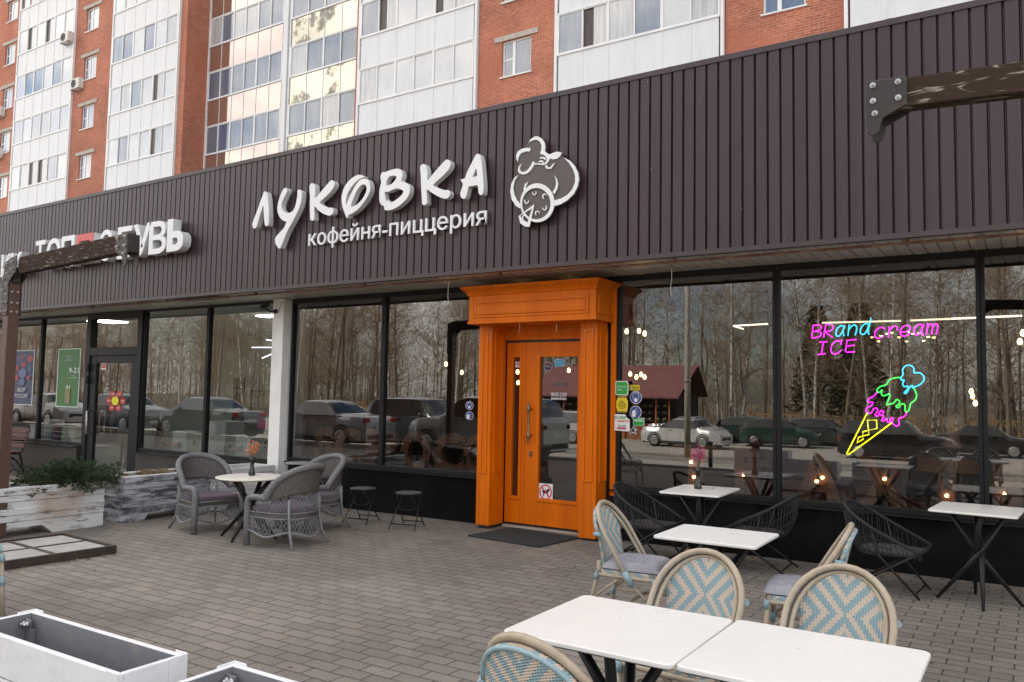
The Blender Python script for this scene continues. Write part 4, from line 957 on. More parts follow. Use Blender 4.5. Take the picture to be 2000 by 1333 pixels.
trough('pale grey trough planter behind the wicker armchair', -9.92, -9.40, -1.36, -.26, .545, K['rim_white'])
# juniper
K['juniper'] = mat('juniper needles', (.035,.062,.030), .7, col2=(.085,.115,.06), vs=9)
K['bark'] = mat('grey brown bark', (.10,.075,.055), .9, col2=(.16,.12,.09), vs=10)
def juniper():
    t = thing('juniper_bush', 'dark green spreading juniper hanging over the corner of the white trough', 'bush', (-9.55, -3.18, .46)); r_ = random.Random(11); st = MB(); lf = MB()
    for i in range(300):
        a = r_.random()*6.283; el = r_.uniform(-.3, 1.15); L = r_.uniform(.18, .46)*(1 if el < .55 else .62)
        d = Vector((math.cos(a)*math.cos(el)*.72, math.sin(a)*math.cos(el)*1.15, math.sin(el)*.75)); p0 = Vector((d.x*.1, d.y*.1, 0))
        pts = []
        for j in range(7):
            f = j/6; pts.append(p0 + d*L*f + Vector((0, 0, -.10*f*f*(1.1-el*.6) + .12*f)))
        st.tube(pts, [.006*(1-.8*j/6) for j in range(7)], 4, cap=False)
        for j in range(1, 7):
            for q in range(6):
                b_ = pts[j] + Vector((r_.gauss(0,.012), r_.gauss(0,.012), r_.gauss(0,.01)))
                e = Vector((r_.gauss(0,1), r_.gauss(0,1), r_.gauss(.5,.7))).normalized()*.4 + d.normalized()*.6; e.normalize(); s = e.orthogonal().normalized(); l_ = r_.uniform(.022, .05)
                for w_ in range(3):
                    s2 = (Matrix.Rotation(w_*1.05, 3, e) @ s)*.0055
                    lf.add([b_-s2, b_+e*l_*.55-s2*1.25, b_+e*l_, b_+e*l_*.55+s2*1.25, b_+s2], [(0,1,2,3,4)])
    st.build('branch', K['bark'], t); lf.build('foliage', K['juniper'], t)
juniper()
K['straw'] = mat('dry straw', (.24,.16,.085), .95, col2=(.34,.25,.15), vs=30)
def tuft(x, y, z, s, label):
    t = thing('dead_plant', label, 'dead plant', (x, y, z), 0, 'dead plant clumps in the trough'); r_ = random.Random(int(abs(y)*100)); b = MB()
    for i in range(170):
        a = r_.random()*6.28; q = s*math.sqrt(r_.random()); h = s*(1.0-.35*(q/s)**2)*r_.uniform(.7, 1.15); p = Vector((q*math.cos(a), q*math.sin(a), -.02))
        b.tube([p, p+Vector((r_.gauss(0,.012), r_.gauss(0,.012), h*.6)), p+Vector((r_.gauss(0,.03), r_.gauss(0,.03), h))], .003, 3, cap=False)
    b.build('stalks', K['straw'], t)
for x, y, s, l in ((-9.6, -2.5, .07, 'dead plant clump nearest the juniper'), (-9.62, -2.16, .10, 'left of the taller pair of dead plant clumps'), (-9.58, -1.98, .10, 'right of the taller pair of dead plant clumps'), (-9.62, -1.66, .08, 'low dead plant clump at the far end of the blue grey trough')): tuft(x, y, .46, s, l)
# brown timber post with its arm
def wood_mat():
    m, t, b = nodes('dark stained timber with worn grain'); tc = node(t, 'ShaderNodeTexCoord'); mp = node(t, 'ShaderNodeMapping'); mp.inputs['Scale'].default_value = (1.2,5,7); t.links.new(tc.outputs['Object'], mp.inputs[0])
    n = node(t, 'ShaderNodeTexNoise'); n.inputs['Scale'].default_value = 1.5; n.inputs['Detail'].default_value = 2; n.inputs['Distortion'].default_value = 1.2; t.links.new(mp.outputs[0], n.inputs['Vector'])
    mu = node(t, 'ShaderNodeMath', operation='MULTIPLY'); mu.inputs[1].default_value = 14; fr = node(t, 'ShaderNodeMath', operation='PINGPONG'); fr.inputs[1].default_value = 1
    t.links.new(n.outputs['Fac'], mu.inputs[0]); t.links.new(mu.outputs[0], fr.inputs[0])
    n2 = node(t, 'ShaderNodeTexNoise'); n2.inputs['Scale'].default_value = 9; n2.inputs['Detail'].default_value = 8; t.links.new(mp.outputs[0], n2.inputs['Vector'])
    mm = node(t, 'ShaderNodeMath', operation='MULTIPLY'); t.links.new(fr.outputs[0], mm.inputs[0]); t.links.new(n2.outputs['Fac'], mm.inputs[1])
    r = node(t, 'ShaderNodeValToRGB'); r.color_ramp.elements[0].color = (.045,.030,.022,1); r.color_ramp.elements[0].position = .38; r.color_ramp.elements[1].position = .56; r.color_ramp.elements[1].color = (.30,.27,.24,1)
    e = r.color_ramp.elements.new(.47); e.color = (.075,.052,.04,1)
    t.links.new(mm.outputs[0], r.inputs[0]); t.links.new(r.outputs[0], b.inputs['Base Color']); b.inputs['Roughness'].default_value = .9; b.inputs['Specular IOR Level'].default_value = .15
    return m
K['timber'] = wood_mat()
K['rust_plate'] = mat('brown steel plate with rust', (.026,.022,.020), .5, col2=(.12,.05,.028), vs=5, lo=.55, hi=.68)
def bolts(mb, pts, d, t=None, k=.8):
    q = Vector(d).to_track_quat('Z', 'Y').to_matrix()
    for p in pts: b = MB(); b.lathe([(.020*k,0),(.020*k,.004),(.013*k,.004),(.013*k,.016),(.007*k,.016),(.006*k,.026),(0,.026)], 8, p, T=q, smooth=False); b.build('bolt', K['steel'], t)
def frame_arm(label, xp, y, x_end, zp, ze, s, kb=.8):
    t = thing('canopy_post', label, 'post', (xp, y, gz(xp))); g0 = gz(xp); base = Vector((xp, y, g0)); w = .058
    p = MB(); p.box(-w, w, -w, w, .01, zp-g0-.02); p.build('post', K['dark_steel'], t, bevel=.006)
    b = MB(); z0 = zp-g0; a0 = Vector((s*.20, 0, z0-.02)); a1 = Vector((x_end-xp-s*.03, 0, ze-g0-.09)); b.beam(a0, a1, .09, .18 if s > 0 else .13); b.build('arm', K['timber'], t, bevel=.006)
    d = (a1-a0).normalized(); k = MB()
    for yy in (-.058, .058):
        k.prism([(-.062*s, z0-.56), (.06*s, z0-.56), (.06*s, z0-.20), (.16*s, z0-.115), (.20*s, z0-.10), (.20*s, z0+.085), (.08*s, z0+.07), (-.062*s, z0+.02)], yy-.006 - (.01 if yy < 0 else -.01), yy+.006 - (.01 if yy < 0 else -.01), lambda u, v, a: (u, a, v))
    k.box(-.09, .09, -.04, .04, z0-.2, z0-.05); k.build('bracket', K['rust_plate'], t, bevel=.003, seg=1); k = MB()
    for yy in (-.058, .058):
        e = a1 - d*.20
        e = a1 - d*.20*kb; c = [(e.x, e.z-.09*kb), (e.x, e.z+.095*kb), (a1.x+s*.03, a1.z+.10*kb), (a1.x+s*.035, a1.z-.12*kb), (a1.x+s*.025, a1.z-.25*kb), (a1.x+s*.005, a1.z-.28*kb), (a1.x-s*.03*kb, a1.z-.26*kb), (a1.x-s*.055*kb, a1.z-.17*kb)]
        k.prism(c, yy-.006, yy+.006, lambda u, v, a: (u, a, v))
    k.box(min(a1.x, a1.x+s*.035), max(a1.x, a1.x+s*.035)-.001, -.05, .05, a1.z-.11*kb, a1.z+.09*kb)
    k.build('bracket', K['rust_plate'], t, bevel=.003, seg=1)
    ys_ = -.066
    class BO: pass
    bo = BO()
    bolts(bo, [(a1.x-s*q*kb, ys_, a1.z+zz*kb) for q, zz in ((.15,.055),(.15,-.05),(.0,.06),(.0,-.045),(.01,-.13))], (0,-1,0), t, kb)
    bolts(bo, [(s*q*.7, -.075, z0+zz) for q, zz in ((-.06,-.03),(.02,.0),(.18,.02),(.18,-.06),(.06,-.1),(-.06,-.16),(.05,-.22),(-.06,-.28),(.05,-.33),(-.06,-.42),(.05,-.42),(-.06,-.52),(.05,-.52))], (0,-1,0), t, .65)
    bolts(bo, [(s*.060, yy, z0+zz) for yy in (-.03, .03) for zz in (-.30, -.42, -.52)], (s,0,0), t, .65)
frame_arm('brown steel post at the far left with a short timber arm reaching right', -9.44, -4.0, -7.17, 2.91, 3.055, 1, .85)
frame_arm('brown timber arm on a post reaching in from the right edge high before the fascia', 1.55, -4.5, -.605, 2.885, 3.04, -1, .68)
# ballast frame with pale slabs
t = thing('ballast_frame', 'low dark steel frame filled with pale concrete slabs at the foot of the brown post', 'ballast base', (-8.22, -4.22, gz(-8.2)))
K['slab'] = mat('pale concrete slab', (.40,.40,.38), .85, col2=(.32,.315,.30), vs=5, bump=.15, bs=80)
f = MB(); X0, X1, Y0, Y1 = -.54, .54, -.55, .53; z1 = .085
for a, c, e, g_ in ((X0, X1, Y0, Y0+.035), (X0, X1, Y1-.035, Y1), (X0, X0+.035, Y0+.035, Y1-.035), (X1-.035, X1, Y0+.035, Y1-.035)): f.box(a, c, e, g_, .006, z1)
f.box(-.03, .01, Y0+.035, Y1-.035, .01, z1-.012); f.box(X0+.035, -.03, -.04, .0, .01, z1-.012); f.box(.01, X1-.035, -.04, 0, .01, z1-.012); f.build('frame', mat('dark rusty frame', (.026,.020,.017), .6, col2=(.05,.03,.022), vs=6), t, bevel=.003, seg=1)
for a, c, e, g_ in ((X0+.04,-.035,Y0+.04,-.045), (.015,X1-.04,Y0+.04,-.045), (X0+.04,-.035,.005,Y1-.04), (.015,X1-.04,.005,Y1-.04)):
    s = MB(); s.box(a, c, e, g_, .012, z1-.02+.006*rnd.random()); s.build('slab', K['slab'], t, bevel=.003, seg=1)
t.rotation_euler.z = R(-3)
# white timber planter boxes in the foreground
K['box_white'] = mat('thick white paint on boards', (.74,.745,.76), .6, col2=(.60,.60,.60), vs=5, lo=.5, hi=.8, bump=.6, bs=11, chips=((.38,.36,.34), 3.5, .70))
K['box_inner'] = mat('grey box lining', (.20,.205,.22), .85, col2=(.33,.27,.225), vs=3.5, lo=.5, hi=.68, bump=.4, bs=9, chips=((.38,.38,.40), 11., .69))
def planter_box(label, x, y, L, Wd, h, rz=0):
    t = thing('planter_box', label, 'planter box', (x, y, gz(x)), rz, 'white empty planter boxes'); l, w = L/2, Wd/2; th = .026
    b = MB(); nb = 3
    for k in range(nb):
        za, zb = .03+(h-.03)*k/nb+.003, .03+(h-.03)*(k+1)/nb-.003
        b.box(-l, l, -w, -w+th, za, zb); b.box(-l, l, w-th, w, za, zb); b.box(-l+.001, -l+th, -w+th+.001, w-th-.001, za, zb); b.box(l-th, l-.001, -w+th+.001, w-th-.001, za, zb)
    b.build('board', K['box_white'], t, bevel=.004)
    c = MB()
    for sx in (-1, 1):
        for sy in (-1, 1): c = MB(); c.box(sx*l-.004 if sx < 0 else l-.07, -l+.07 if sx < 0 else l+.004, sy*w-.006 if sy < 0 else w+.0005, -w-.0005 if sy < 0 else w+.006, 0, h+.004); c.build('corner_board', K['box_white'], t, bevel=.003)
        c = MB(); c.box(sx*l-.006 if sx < 0 else l, -l if sx < 0 else l+.006, w-.075, w+.004, 0, h+.003); c.build('corner_board', K['box_white'], t, bevel=.003)
    i = MB(); a = th+.004
    i.box(-l+th, l-th, -w+th, -w+a, .06, h-.006); i.box(-l+th, l-th, w-a, w-th, .06, h-.006); i.box(-l+th, -l+a, -w+a, w-a, .06, h-.006); i.box(l-a, l-th, -w+a, w-a, .06, h-.006); i.box(-l+th, l-th, -w+th, w-th, .05, .06)
    i.build('lining', K['box_inner'], t)
    for sx in (-1, 1):
        k = MB(); X = sx*(l-.06)
        k.box(X-.022, X+.022, w-a-.026, w-a-.001, .10, h-.07); k.build('cleat', K['box_inner'], t, bevel=.003)
        k = MB(); k.box(X-.028, X+.028, w-a-.034, w-a-.0265, h-.062, h-.022); k.lathe([(.014,0),(.014,.012),(.009,.012),(.009,.022),(0,.024)], 8, (X-.012, w-a-.035, h-.042), T=Matrix.Rotation(R(90), 3, 'X')); k.lathe([(.014,0),(.014,.012),(.009,.012),(.009,.022),(0,.024)], 8, (X+.016, w-a-.035, h-.042), T=Matrix.Rotation(R(90), 3, 'X')); k.build('bracket', K['steel'], t)
planter_box('long white empty planter box at the bottom left corner', -3.425, -6.475, 1.13, .29, .55, R(1.2))
planter_box('white empty planter box cut off by the bottom edge, right of the longer one', -2.055, -6.43, 1.10, .30, .55, R(1))
planter_box('white empty planter box standing behind the camera, only mirrored in the cafe windows', -4.9, -9.1, 1.13, .29, .55, 0)
# iron park bench far left
t = thing('park_bench', 'black iron park bench with brown slats before the shoe shop window', 'bench', (-17.0, -.75, gz(-17)), R(4))
K['slat_wood'] = mat('brown bench slat', (.10,.05,.04), .6, col2=(.15,.075,.06), vs=9, st=(.4,3,3))
b = MB()
for k in range(4): b.box(-.75, .75, -.20+.11*k, -.115+.11*k, .44, .468)
b.build('seat', K['slat_wood'], t, bevel=.005, seg=1); b = MB()
for k in range(4): z = .52+.095*k; b.box(-.75, .75, .235+.03*k, .26+.03*k, z, z+.075)
b.build('backrest', K['slat_wood'], t, bevel=.005, seg=1)
for x in (-.68, .68):
    s = MB(); s.tube(smooth_path([(x,-.28,0), (x,-.24,.2), (x,-.22,.42), (x,0,.425), (x,.22,.44), (x,.27,.62), (x,.36,.92)], 5), .02, 8); s.tube(smooth_path([(x,.30,0), (x,.26,.2), (x,.2,.42)], 5), .02, 8)
    s.tube(smooth_path([(x,-.22,.42), (x,-.27,.6), (x,-.1,.68), (x,.28,.66)], 5), .016, 8); s.tube(smooth_path([(x,-.24,.1), (x,-.1,.33), (x,.08,.34), (x,.26,.12)], 6), .012, 6); s.tube(smooth_path([(x,-.12,.15),(x,0,.25),(x,.12,.15),(x,0,.07)], 6, True), .009, 6, True)
    s.build('leg', K['black_metal'], t)
s = MB(); s.tube(smooth_path([(-.66,.1,.30), (-.3,.1,.40), (0,.1,.20), (.3,.1,.40), (.66,.1,.30)], 8), .010, 6); s.build('brace', K['black_metal'], t)
# fallen leaves
lv = MB(); r_ = random.Random(21)
def leaf(x, y):
    a = r_.random()*6.28; L = r_.uniform(.012, .028); w = L*.5; c = Vector((x, y, gz(x)+.006)); d = Vector((math.cos(a), math.sin(a), r_.uniform(-.1, .35)))*L; s = Vector((-math.sin(a), math.cos(a), r_.uniform(-.2, .3)))*w
    lv.add([c-d, c-s*.8, c+d, c+s], [(0,1,2), (0,2,3)], r_.randrange(3))
def chip(x, y):
    k = r_.uniform(.003, .009); a = r_.random()*6.28; c = Vector((x, y, gz(x)+.004)); d = Vector((math.cos(a), math.sin(a), 0))*k; s = Vector((-math.sin(a), math.cos(a), .2))*k*.6; lv.add([c-d, c-s, c+d, c+s], [(0,1,2), (0,2,3)], r_.choice((1, 1, 2, 0)))
for i in range(420): chip(r_.uniform(-9, -.1), r_.uniform(-6.2, -.1))
for i in range(70): leaf(r_.uniform(-9, -.2), r_.uniform(-5.2, -.15))
for i in range(90): leaf(-7.63+r_.gauss(0,.05), r_.uniform(-5.2, -3.7))
for i in range(25): leaf(r_.uniform(-1.2, 0), r_.uniform(-.9, -.1))
for i in range(120): leaf(r_.uniform(-9.3, 0), -.05-abs(r_.gauss(0,.06)))
tag(lv.build('dry_leaves', [mat('dry leaf', (.22,.11,.06), .9), mat('pale dry leaf', (.36,.26,.16), .9), mat('dark dry leaf', (.09,.05,.035), .9)]), 'scattered dry brown leaves lying on the paving', 'dry leaves', kind='stuff')
# ================================================================ signs and lettering on the fascia
def sign_letters(root, specs, ox, oy, sc, y_face, depth, face=K['sign_white'], side=K['sign_side'], k=3):
    for loops in specs:
        q = px_loops(loops, ox, oy, sc, y_face)
        q = [[tuple(p)[:2] for p in smooth_path([(a, b, 0) for a, b in lp], k, True)] for lp in q]
        o = plate('letter', q, depth, side, root, y=y_face+depth/2+.003)
        plate('letter_face', q, .006, face, o, y=y_face)
s1 = thing('cafe_name_sign', 'big white brush style letters of the cafe name on the brown fascia', 'sign', (-8, YF, 3.9))
ZA = [
 [[(25,930),(45,860),(110,690),(195,450),(215,428),(240,445),(258,510),(268,620),(275,760),(274,900),(262,945),(238,958),(218,940),(207,860),(198,720),(192,640),(165,710),(130,820),(95,950),(70,990),(45,990),(28,965)]],
 [[(535,370),(556,395),(550,440),(510,520),(475,600),(468,670),(490,720),(545,755),(590,755),(630,735),(665,690),(690,620),(712,500),(722,402),(770,415),(778,460),(772,560),(745,670),(690,790),(640,890),(560,1030),(500,1180),(460,1280),(440,1300),(410,1280),(380,1220),(372,1160),(395,1110),(450,1050),(510,980),(548,890),(510,880),(450,830),(415,750),(408,680),(425,580),(460,470),(500,395)]],
 [[(945,300),(970,315),(985,360),(985,440),(986,530),(1050,460),(1130,365),(1210,275),(1245,255),(1275,280),(1280,335),(1230,420),(1150,505),(1058,590),(1110,640),(1190,675),(1245,675),(1262,700),(1258,760),(1220,793),(1170,790),(1090,755),(1020,700),(974,655),(972,760),(972,850),(950,872),(925,865),(910,840),(905,640),(908,500),(900,400),(905,330),(925,305)]],
 [[(1735,203),(1690,225),(1620,270),(1540,360),(1480,460),(1455,560),(1465,636),(1490,560),(1540,450),(1600,340),(1670,255),(1740,228),(1790,245),(1820,300),(1828,390),(1800,480),(1740,580),(1650,690),(1560,760),(1495,790),(1470,835),(1440,760),(1405,660),(1390,540),(1405,440),(1450,330),(1530,240),(1600,190),(1655,172),(1710,180)],
  [(1530,655),(1560,560),(1610,440),(1670,350),(1720,320),(1760,330),(1775,380),(1760,450),(1710,540),(1640,615),(1580,650)]]]
ZB = [
 [[(165,405),(200,405),(290,370),(390,348),(450,360),(485,410),(488,470),(464,558),(520,575),(580,605),(612,660),(610,750),(570,840),(500,920),(400,1000),(300,1045),(205,1055),(180,1020),(170,978),(130,960),(100,900),(97,780),(105,680),(128,575),(115,490),(135,425)],
  [(212,635),(225,540),(260,490),(310,465),(390,480),(360,550),(300,610)], [(190,745),(250,740),(330,700),(400,683),(460,700),(505,730),(470,800),(390,870),(290,925),(255,880),(215,895),(195,830)]],
 [[(855,268),(885,295),(905,370),(910,450),(913,545),(990,460),(1100,330),(1220,205),(1260,195),(1300,225),(1300,300),(1250,390),(1150,490),(1012,620),(1080,665),(1190,710),(1265,710),(1295,750),(1285,810),(1240,855),(1170,850),(1080,810),(980,750),(906,705),(905,820),(905,930),(870,965),(830,955),(820,880),(805,600),(800,450),(790,340),(805,290)]],
 [[(1775,95),(1805,115),(1830,200),(1850,400),(1865,600),(1862,740),(1840,790),(1805,790),(1780,750),(1765,632),(1690,640),(1620,650),(1595,710),(1580,790),(1550,850),(1520,858),(1485,830),(1472,770),(1495,690),(1515,610),(1480,530),(1545,515),(1590,400),(1680,220),(1735,115)], [(1740,345),(1757,465),(1720,480),(1680,490),(1705,420)]]]
sign_letters(s1, ZA, 490, 320, 7.84, YF-.115, .075); sign_letters(s1, ZB, 730, 290, 8.696, YF-.115, .075)
s2 = thing('cafe_type_sign', 'small white lower case lettering under the big cafe name', 'sign', (-7, YF, 3.4))
yt = YF-.045; a = onY(603, 482, yt); c = onY(950, 441, yt); top = onY(1264/7.84+490, 960/7.84+320, yt); bot = onY(1258/7.84+490, 1287/7.84+320, yt)
text_plate('lettering', 'кофейня-пиццерия', a.x, c.x, bot.z, top.z, .02, K['sign_white'], s2, y=yt, bold=.002)
# emblem: a chef onion holding a pizza
em = thing('cafe_emblem', 'brown and white cut out emblem of a chef hatted onion holding a pizza', 'sign', (-4.4, YF, 3.9))
E0 = (980, 250, 6.347); ye = YF-.09
sil = [(183,340),(205,295),(250,262),(310,245),(335,195),(362,145),(410,112),(450,108),(500,135),(532,185),(542,245),(533,290),(575,325),(610,330),(640,312),(690,298),(747,308),(738,345),(850,410),(910,475),(950,560),(962,640),(945,730),(900,820),(820,900),(740,950),(645,978),(600,1080),(520,1150),(430,1178),(360,1165),(352,1230),(290,1228),(225,1170),(218,1095),(245,1060),(235,1005),(180,970),(130,890),(113,790),(125,700),(165,620),(208,585),(203,520),(222,465),(205,425),(183,385)]
K['emblem_brown'] = mat('emblem brown', (.092,.074,.074), .5)
plate('back_plate', px_loops([sil], *E0, ye+.02), .05, K['emblem_brown'], em, y=ye+.028)
ell = lambda cx, cy, rx, ry, n=40: [(cx+rx*math.cos(2*math.pi*i/n), cy+ry*math.sin(2*math.pi*i/n)) for i in range(n)]
def cres(cx, cy, r, a0): return [(cx+r*math.cos(R(a0+t)), cy+r*1.15*math.sin(R(a0+t))) for t in range(0, 241, 20)] + [(cx+r*.18*math.cos(R(a0+120))*-1+r*.72*math.cos(R(a0+t)), cy+r*.18*math.sin(R(a0+120))*-1+r*.85*math.sin(R(a0+t))) for t in range(235, 4, -20)]
white = [
 [[(335,195),(362,145),(410,112),(450,108),(500,135),(532,185),(542,245),(533,290),(575,325),(610,330),(640,312),(690,298),(747,308),(725,355),(690,385),(640,394),(600,384),(585,415),(560,448),(520,465),(440,455),(402,462),(412,440),(500,445),(540,436),(560,405),(560,370),(530,340),(478,325),(495,270),(497,220),(480,180),(450,155),(415,150),(370,165)]],
 [[(360,252),(350,295),(300,295),(240,320),(210,370),(205,425),(185,390),(183,340),(205,295),(250,265),(300,252)]],
 [[(250,445),(225,500),(235,540),(270,552),(320,530),(360,480),(385,425),(408,422),(400,470),(370,525),(320,570),(270,582),(225,568),(203,535),(215,480)]],
 [[(465,385),(500,362),(540,368),(550,385),(545,405),(520,385)]], [[(455,430),(485,405),(515,410),(525,430),(515,440),(495,425)]],
 [[(540,470),(560,465),(580,495),(610,490),(635,455),(665,438),(640,475),(620,512),(560,512)]],
 [[(775,375),(850,410),(910,475),(950,560),(962,640),(945,730),(900,820),(820,900),(740,950),(652,975),(660,902),(740,880),(820,835),(880,765),(915,680),(915,600),(890,520),(840,440)]],
 [[(208,590),(165,660),(148,740),(160,830),(195,900),(237,945),(237,1005),(180,970),(130,890),(113,790),(125,700),(165,620)]],
 [[(335,672),(300,740),(308,775),(285,815),(278,760),(295,700)]], [[(655,590),(690,640),(706,700),(695,760),(658,828),(636,800),(670,750),(682,690),(675,640)]],
 [ell(448,933,211,241), ell(436,944,177,194)],
 [[(218,1100),(410,952),(352,1230),(300,1228),(240,1190)], [(236,1094),(382,1005),(330,1178),(280,1150)]],
 [cres(412,810,26,-40)], [cres(540,855,30,100)], [cres(316,915,28,-20)], [cres(540,995,28,-60)], [cres(450,1065,28,120)], [cres(290,1115,26,110)]]
for i, lp in enumerate(white): plate('white_stroke', px_loops(lp, *E0, ye), .012, K['sign_white'], em, y=ye-.001-.0008*i)
# the shoe shop sign: deep channel letters
s3 = thing('shoe_shop_sign', 'deep white channel letters with a red square ring on the fascia above the shoe shop', 'sign', (-14, YF, 3.9))
yk = YF-.19
SOFT = [[(0,0),(0,1),(.25,1),(.25,.60),(.48,.60),(.66,.56),(.78,.45),(.80,.30),(.78,.15),(.66,.04),(.48,0)], [(.25,.17),(.46,.17),(.54,.22),(.56,.30),(.54,.38),(.46,.43),(.25,.43)]]
def chan(body, px0, px1, pyb, pyt, m=K['sign_white']):
    a = onY(px0, pyb, yk); c = onY(px1, pyb, yk); t_ = onY((px0+px1)/2, pyt, yk); b_ = onY((px0+px1)/2, pyb, yk)
    o = text_plate('letter', body, a.x, c.x, b_.z, t_.z, .13, K['sign_side'], s3, y=yk+.07, bold=.022)
    text_plate('letter_face', body, a.x, c.x, b_.z, t_.z, .006, m, o, y=yk, bold=.022)
zt_ = lambda x: 473-(x-68)*.168; zb_ = lambda x: 538-(x-68)*.168
for ch, p0, p1 in (('Т', 68,85), ('О', 90,115), ('П', 119,142), ('О', 193,217), ('Б', 229,258), ('У', 261,291), ('В', 291,322), (SOFT, 326,356)):
    pm = (p0+p1)/2; chan(ch, p0, p1, 527-(pm-77)*.142, 472-(pm-77)*.164)
for ch, p0, p1 in (('К', -24,-3), ('И', 2,17), ('К', 20,40)):
    pm = (p0+p1)/2; chan(ch, p0, p1, 538-(pm-25)*.13, 496-(pm-25)*.16)
sq = lambda a, b, c, d: [(a,b),(c,b),(c,d),(a,d)]
q = [(onY(x, y, yk).x, onY(x, y, yk).z) for x, y in ((150,460),(183,453),(183,511),(149,514))]
zz = [min(p[1] for p in q)+.005, max(p[1] for p in q)-.01]; xx = [q[0][0], q[1][0]]; w_ = (xx[1]-xx[0])
ring = [sq(xx[0], zz[0], xx[1], zz[1]), sq(xx[0]+w_*.2, zz[0]+w_*.22, xx[1]-w_*.2, zz[1]-w_*.22)]
K['sign_red'] = mat('red sign face', (.60,.075,.07), .4)
o = plate('red_ring', ring, .15, K['sign_side'], s3, y=yk+.08); plate('red_ring_face', ring, .006, K['sign_red'], o, y=yk)
o = plate('red_square', [sq(xx[0]+w_*.34, zz[0]+w_*.40, xx[1]-w_*.34, zz[1]-w_*.40)], .15, K['sign_red'], s3, y=yk+.08)
# ---------------------------------------------------------------- neon sign in the cafe window
nb = thing('neon_sign', 'glowing pink, blue, green and yellow neon ice cream sign behind the cafe window', 'neon sign', (-1.3, .09, 1.9))
NE = {'pink': emit_mat('pink neon', (1.,.02,.78), 1.25), 'blue': emit_mat('blue neon', (.03,.62,1.), 1.1), 'green': emit_mat('green neon', (.06,1.,.12), 1.), 'yellow': emit_mat('yellow neon', (1.,.90,.01), 1.15)}
yn = .10
def neon(name, col, strokes, ox, oy, sc, r=.0062, k=5, sharp=False):
    m = MB()
    for st in strokes:
        q = [onY(ox+a/sc, oy+b/sc, yn) for a, b in st]; closed = len(st) > 3 and st[0] == st[-1]
        if closed: q = q[:-1]
        m.tube(q if sharp else smooth_path(q, k, closed), r, 7, closed)
    m.build(name, NE[col], nb, world=True)
O1 = (1570, 600, 7.143)
neon('letter_tube', 'pink', [[(110,435),(130,258)], [(130,258),(190,248),(235,262),(238,295),(215,322),(135,345)], [(135,345),(205,342),(238,365),(230,400),(190,422),(110,437)]], *O1)
neon('letter_tube', 'pink', [[(275,425),(308,245)], [(308,245),(370,240),(405,265),(405,300),(370,330),(292,345)], [(300,345),(345,385),(402,425)]], *O1)
neon('letter_tube', 'blue', [[(572,258),(550,330),(555,390),(568,405)], [(560,275),(520,262),(470,300),(447,355),(455,400),(490,405),(530,360),(555,300)]], *O1)
neon('letter_tube', 'blue', [[(634,245),(614,402)], [(622,330),(660,275),(705,250),(732,275),(735,320),(714,395)]], *O1)
neon('letter_tube', 'blue', [[(937,152),(905,300),(898,360),(912,385)], [(903,250),(865,232),(815,270),(787,325),(795,372),(840,380),(880,330),(903,262)]], *O1)
neon('letter_tube', 'pink', [[(1132,312),(1105,288),(1060,290),(1010,325),(988,385),(1010,432),(1060,435),(1115,400)]], *O1)
neon('letter_tube', 'pink', [[(1190,272),(1180,430)], [(1188,350),(1215,300),(1260,270),(1298,278),(1302,322)]], *O1)
neon('letter_tube', 'pink', [[(1352,350),(1420,348),(1480,315),(1480,275),(1440,258),(1385,275),(1347,335),(1355,385),(1405,408),(1480,372)]], *O1)
neon('letter_tube', 'pink', [[(1675,240),(1648,310),(1650,375),(1668,396)], [(1652,262),(1620,240),(1570,268),(1538,325),(1548,380),(1590,388),(1632,345),(1655,275)]], *O1)
neon('letter_tube', 'pink', [[(1728,228),(1708,390)], [(1716,320),(1745,255),(1785,240),(1795,290),(1782,385)], [(1790,310),(1820,245),(1860,240),(1868,290),(1848,385)]], *O1)
neon('letter_tube', 'pink', [[(218,490),(328,486)], [(272,490),(246,655)], [(188,664),(302,650)]], *O1, sharp=True)
neon('letter_tube', 'pink', [[(528,450),(515,528)], [(512,482),(465,472),(405,512),(380,580),(390,640),(430,656),(480,640),(522,604)]], *O1)
neon('letter_tube', 'pink', [[(735,453),(604,466),(580,620),(600,632),(712,624)], [(594,550),(708,532)]], *O1, sharp=True)
O2 = (1640, 700, 6.667)
neon('cone_tube', 'yellow', [[(360,710),(92,1240),(100,1252),(125,1248),(400,1050),(680,840)]], *O2, sharp=True)
neon('waffle_tube', 'yellow', [[(360,808),(480,806),(485,915),(375,940),(360,808)], [(375,940),(302,957),(302,1012),(382,995),(375,940)], [(302,1014),(245,1030),(225,1100),(305,1056),(302,1014)]], *O2, sharp=True)
neon('scoop_tube', 'pink', [[(490,440),(450,490),(380,530),(375,575),(435,575),(410,620),(350,650),(350,700),(410,715),(440,660),(490,655),(490,700),(460,740),(500,750),(530,690),(570,690),(560,730),(525,742),(572,757),(545,810),(572,815),(610,785),(620,830),(650,830),(665,780),(695,780),(685,840),(740,885),(775,860),(770,790),(830,765),(862,735),(865,700)]], *O2)
neon('scoop_tube', 'green', [[(795,250),(700,260),(640,290),(605,345),(530,370),(490,410),(492,440),(530,440),(550,410),(545,470),(580,490),(640,465),(650,500),(610,600),(640,600),(700,585),(740,540),(780,560),(770,600),(735,625),(765,645),(800,600),(845,605),(855,690),(890,690),(910,650),(925,590),(985,540),(1000,470),(965,390)]], *O2)
neon('cherry_tube', 'blue', [[(800,255),(800,285),(840,285),(820,330),(840,370),(885,365),(885,400),(840,450),(870,455),(910,380),(950,355),(945,385),(975,375),(1040,345),(1095,290),(1090,230),(1040,190),(970,190),(965,130),(920,95),(860,100),(820,150),(825,210),(800,255)]], *O2)
K['acrylic'] = glass_mat('clear acrylic', tint=(.80,.79,.78), boost=-.03)
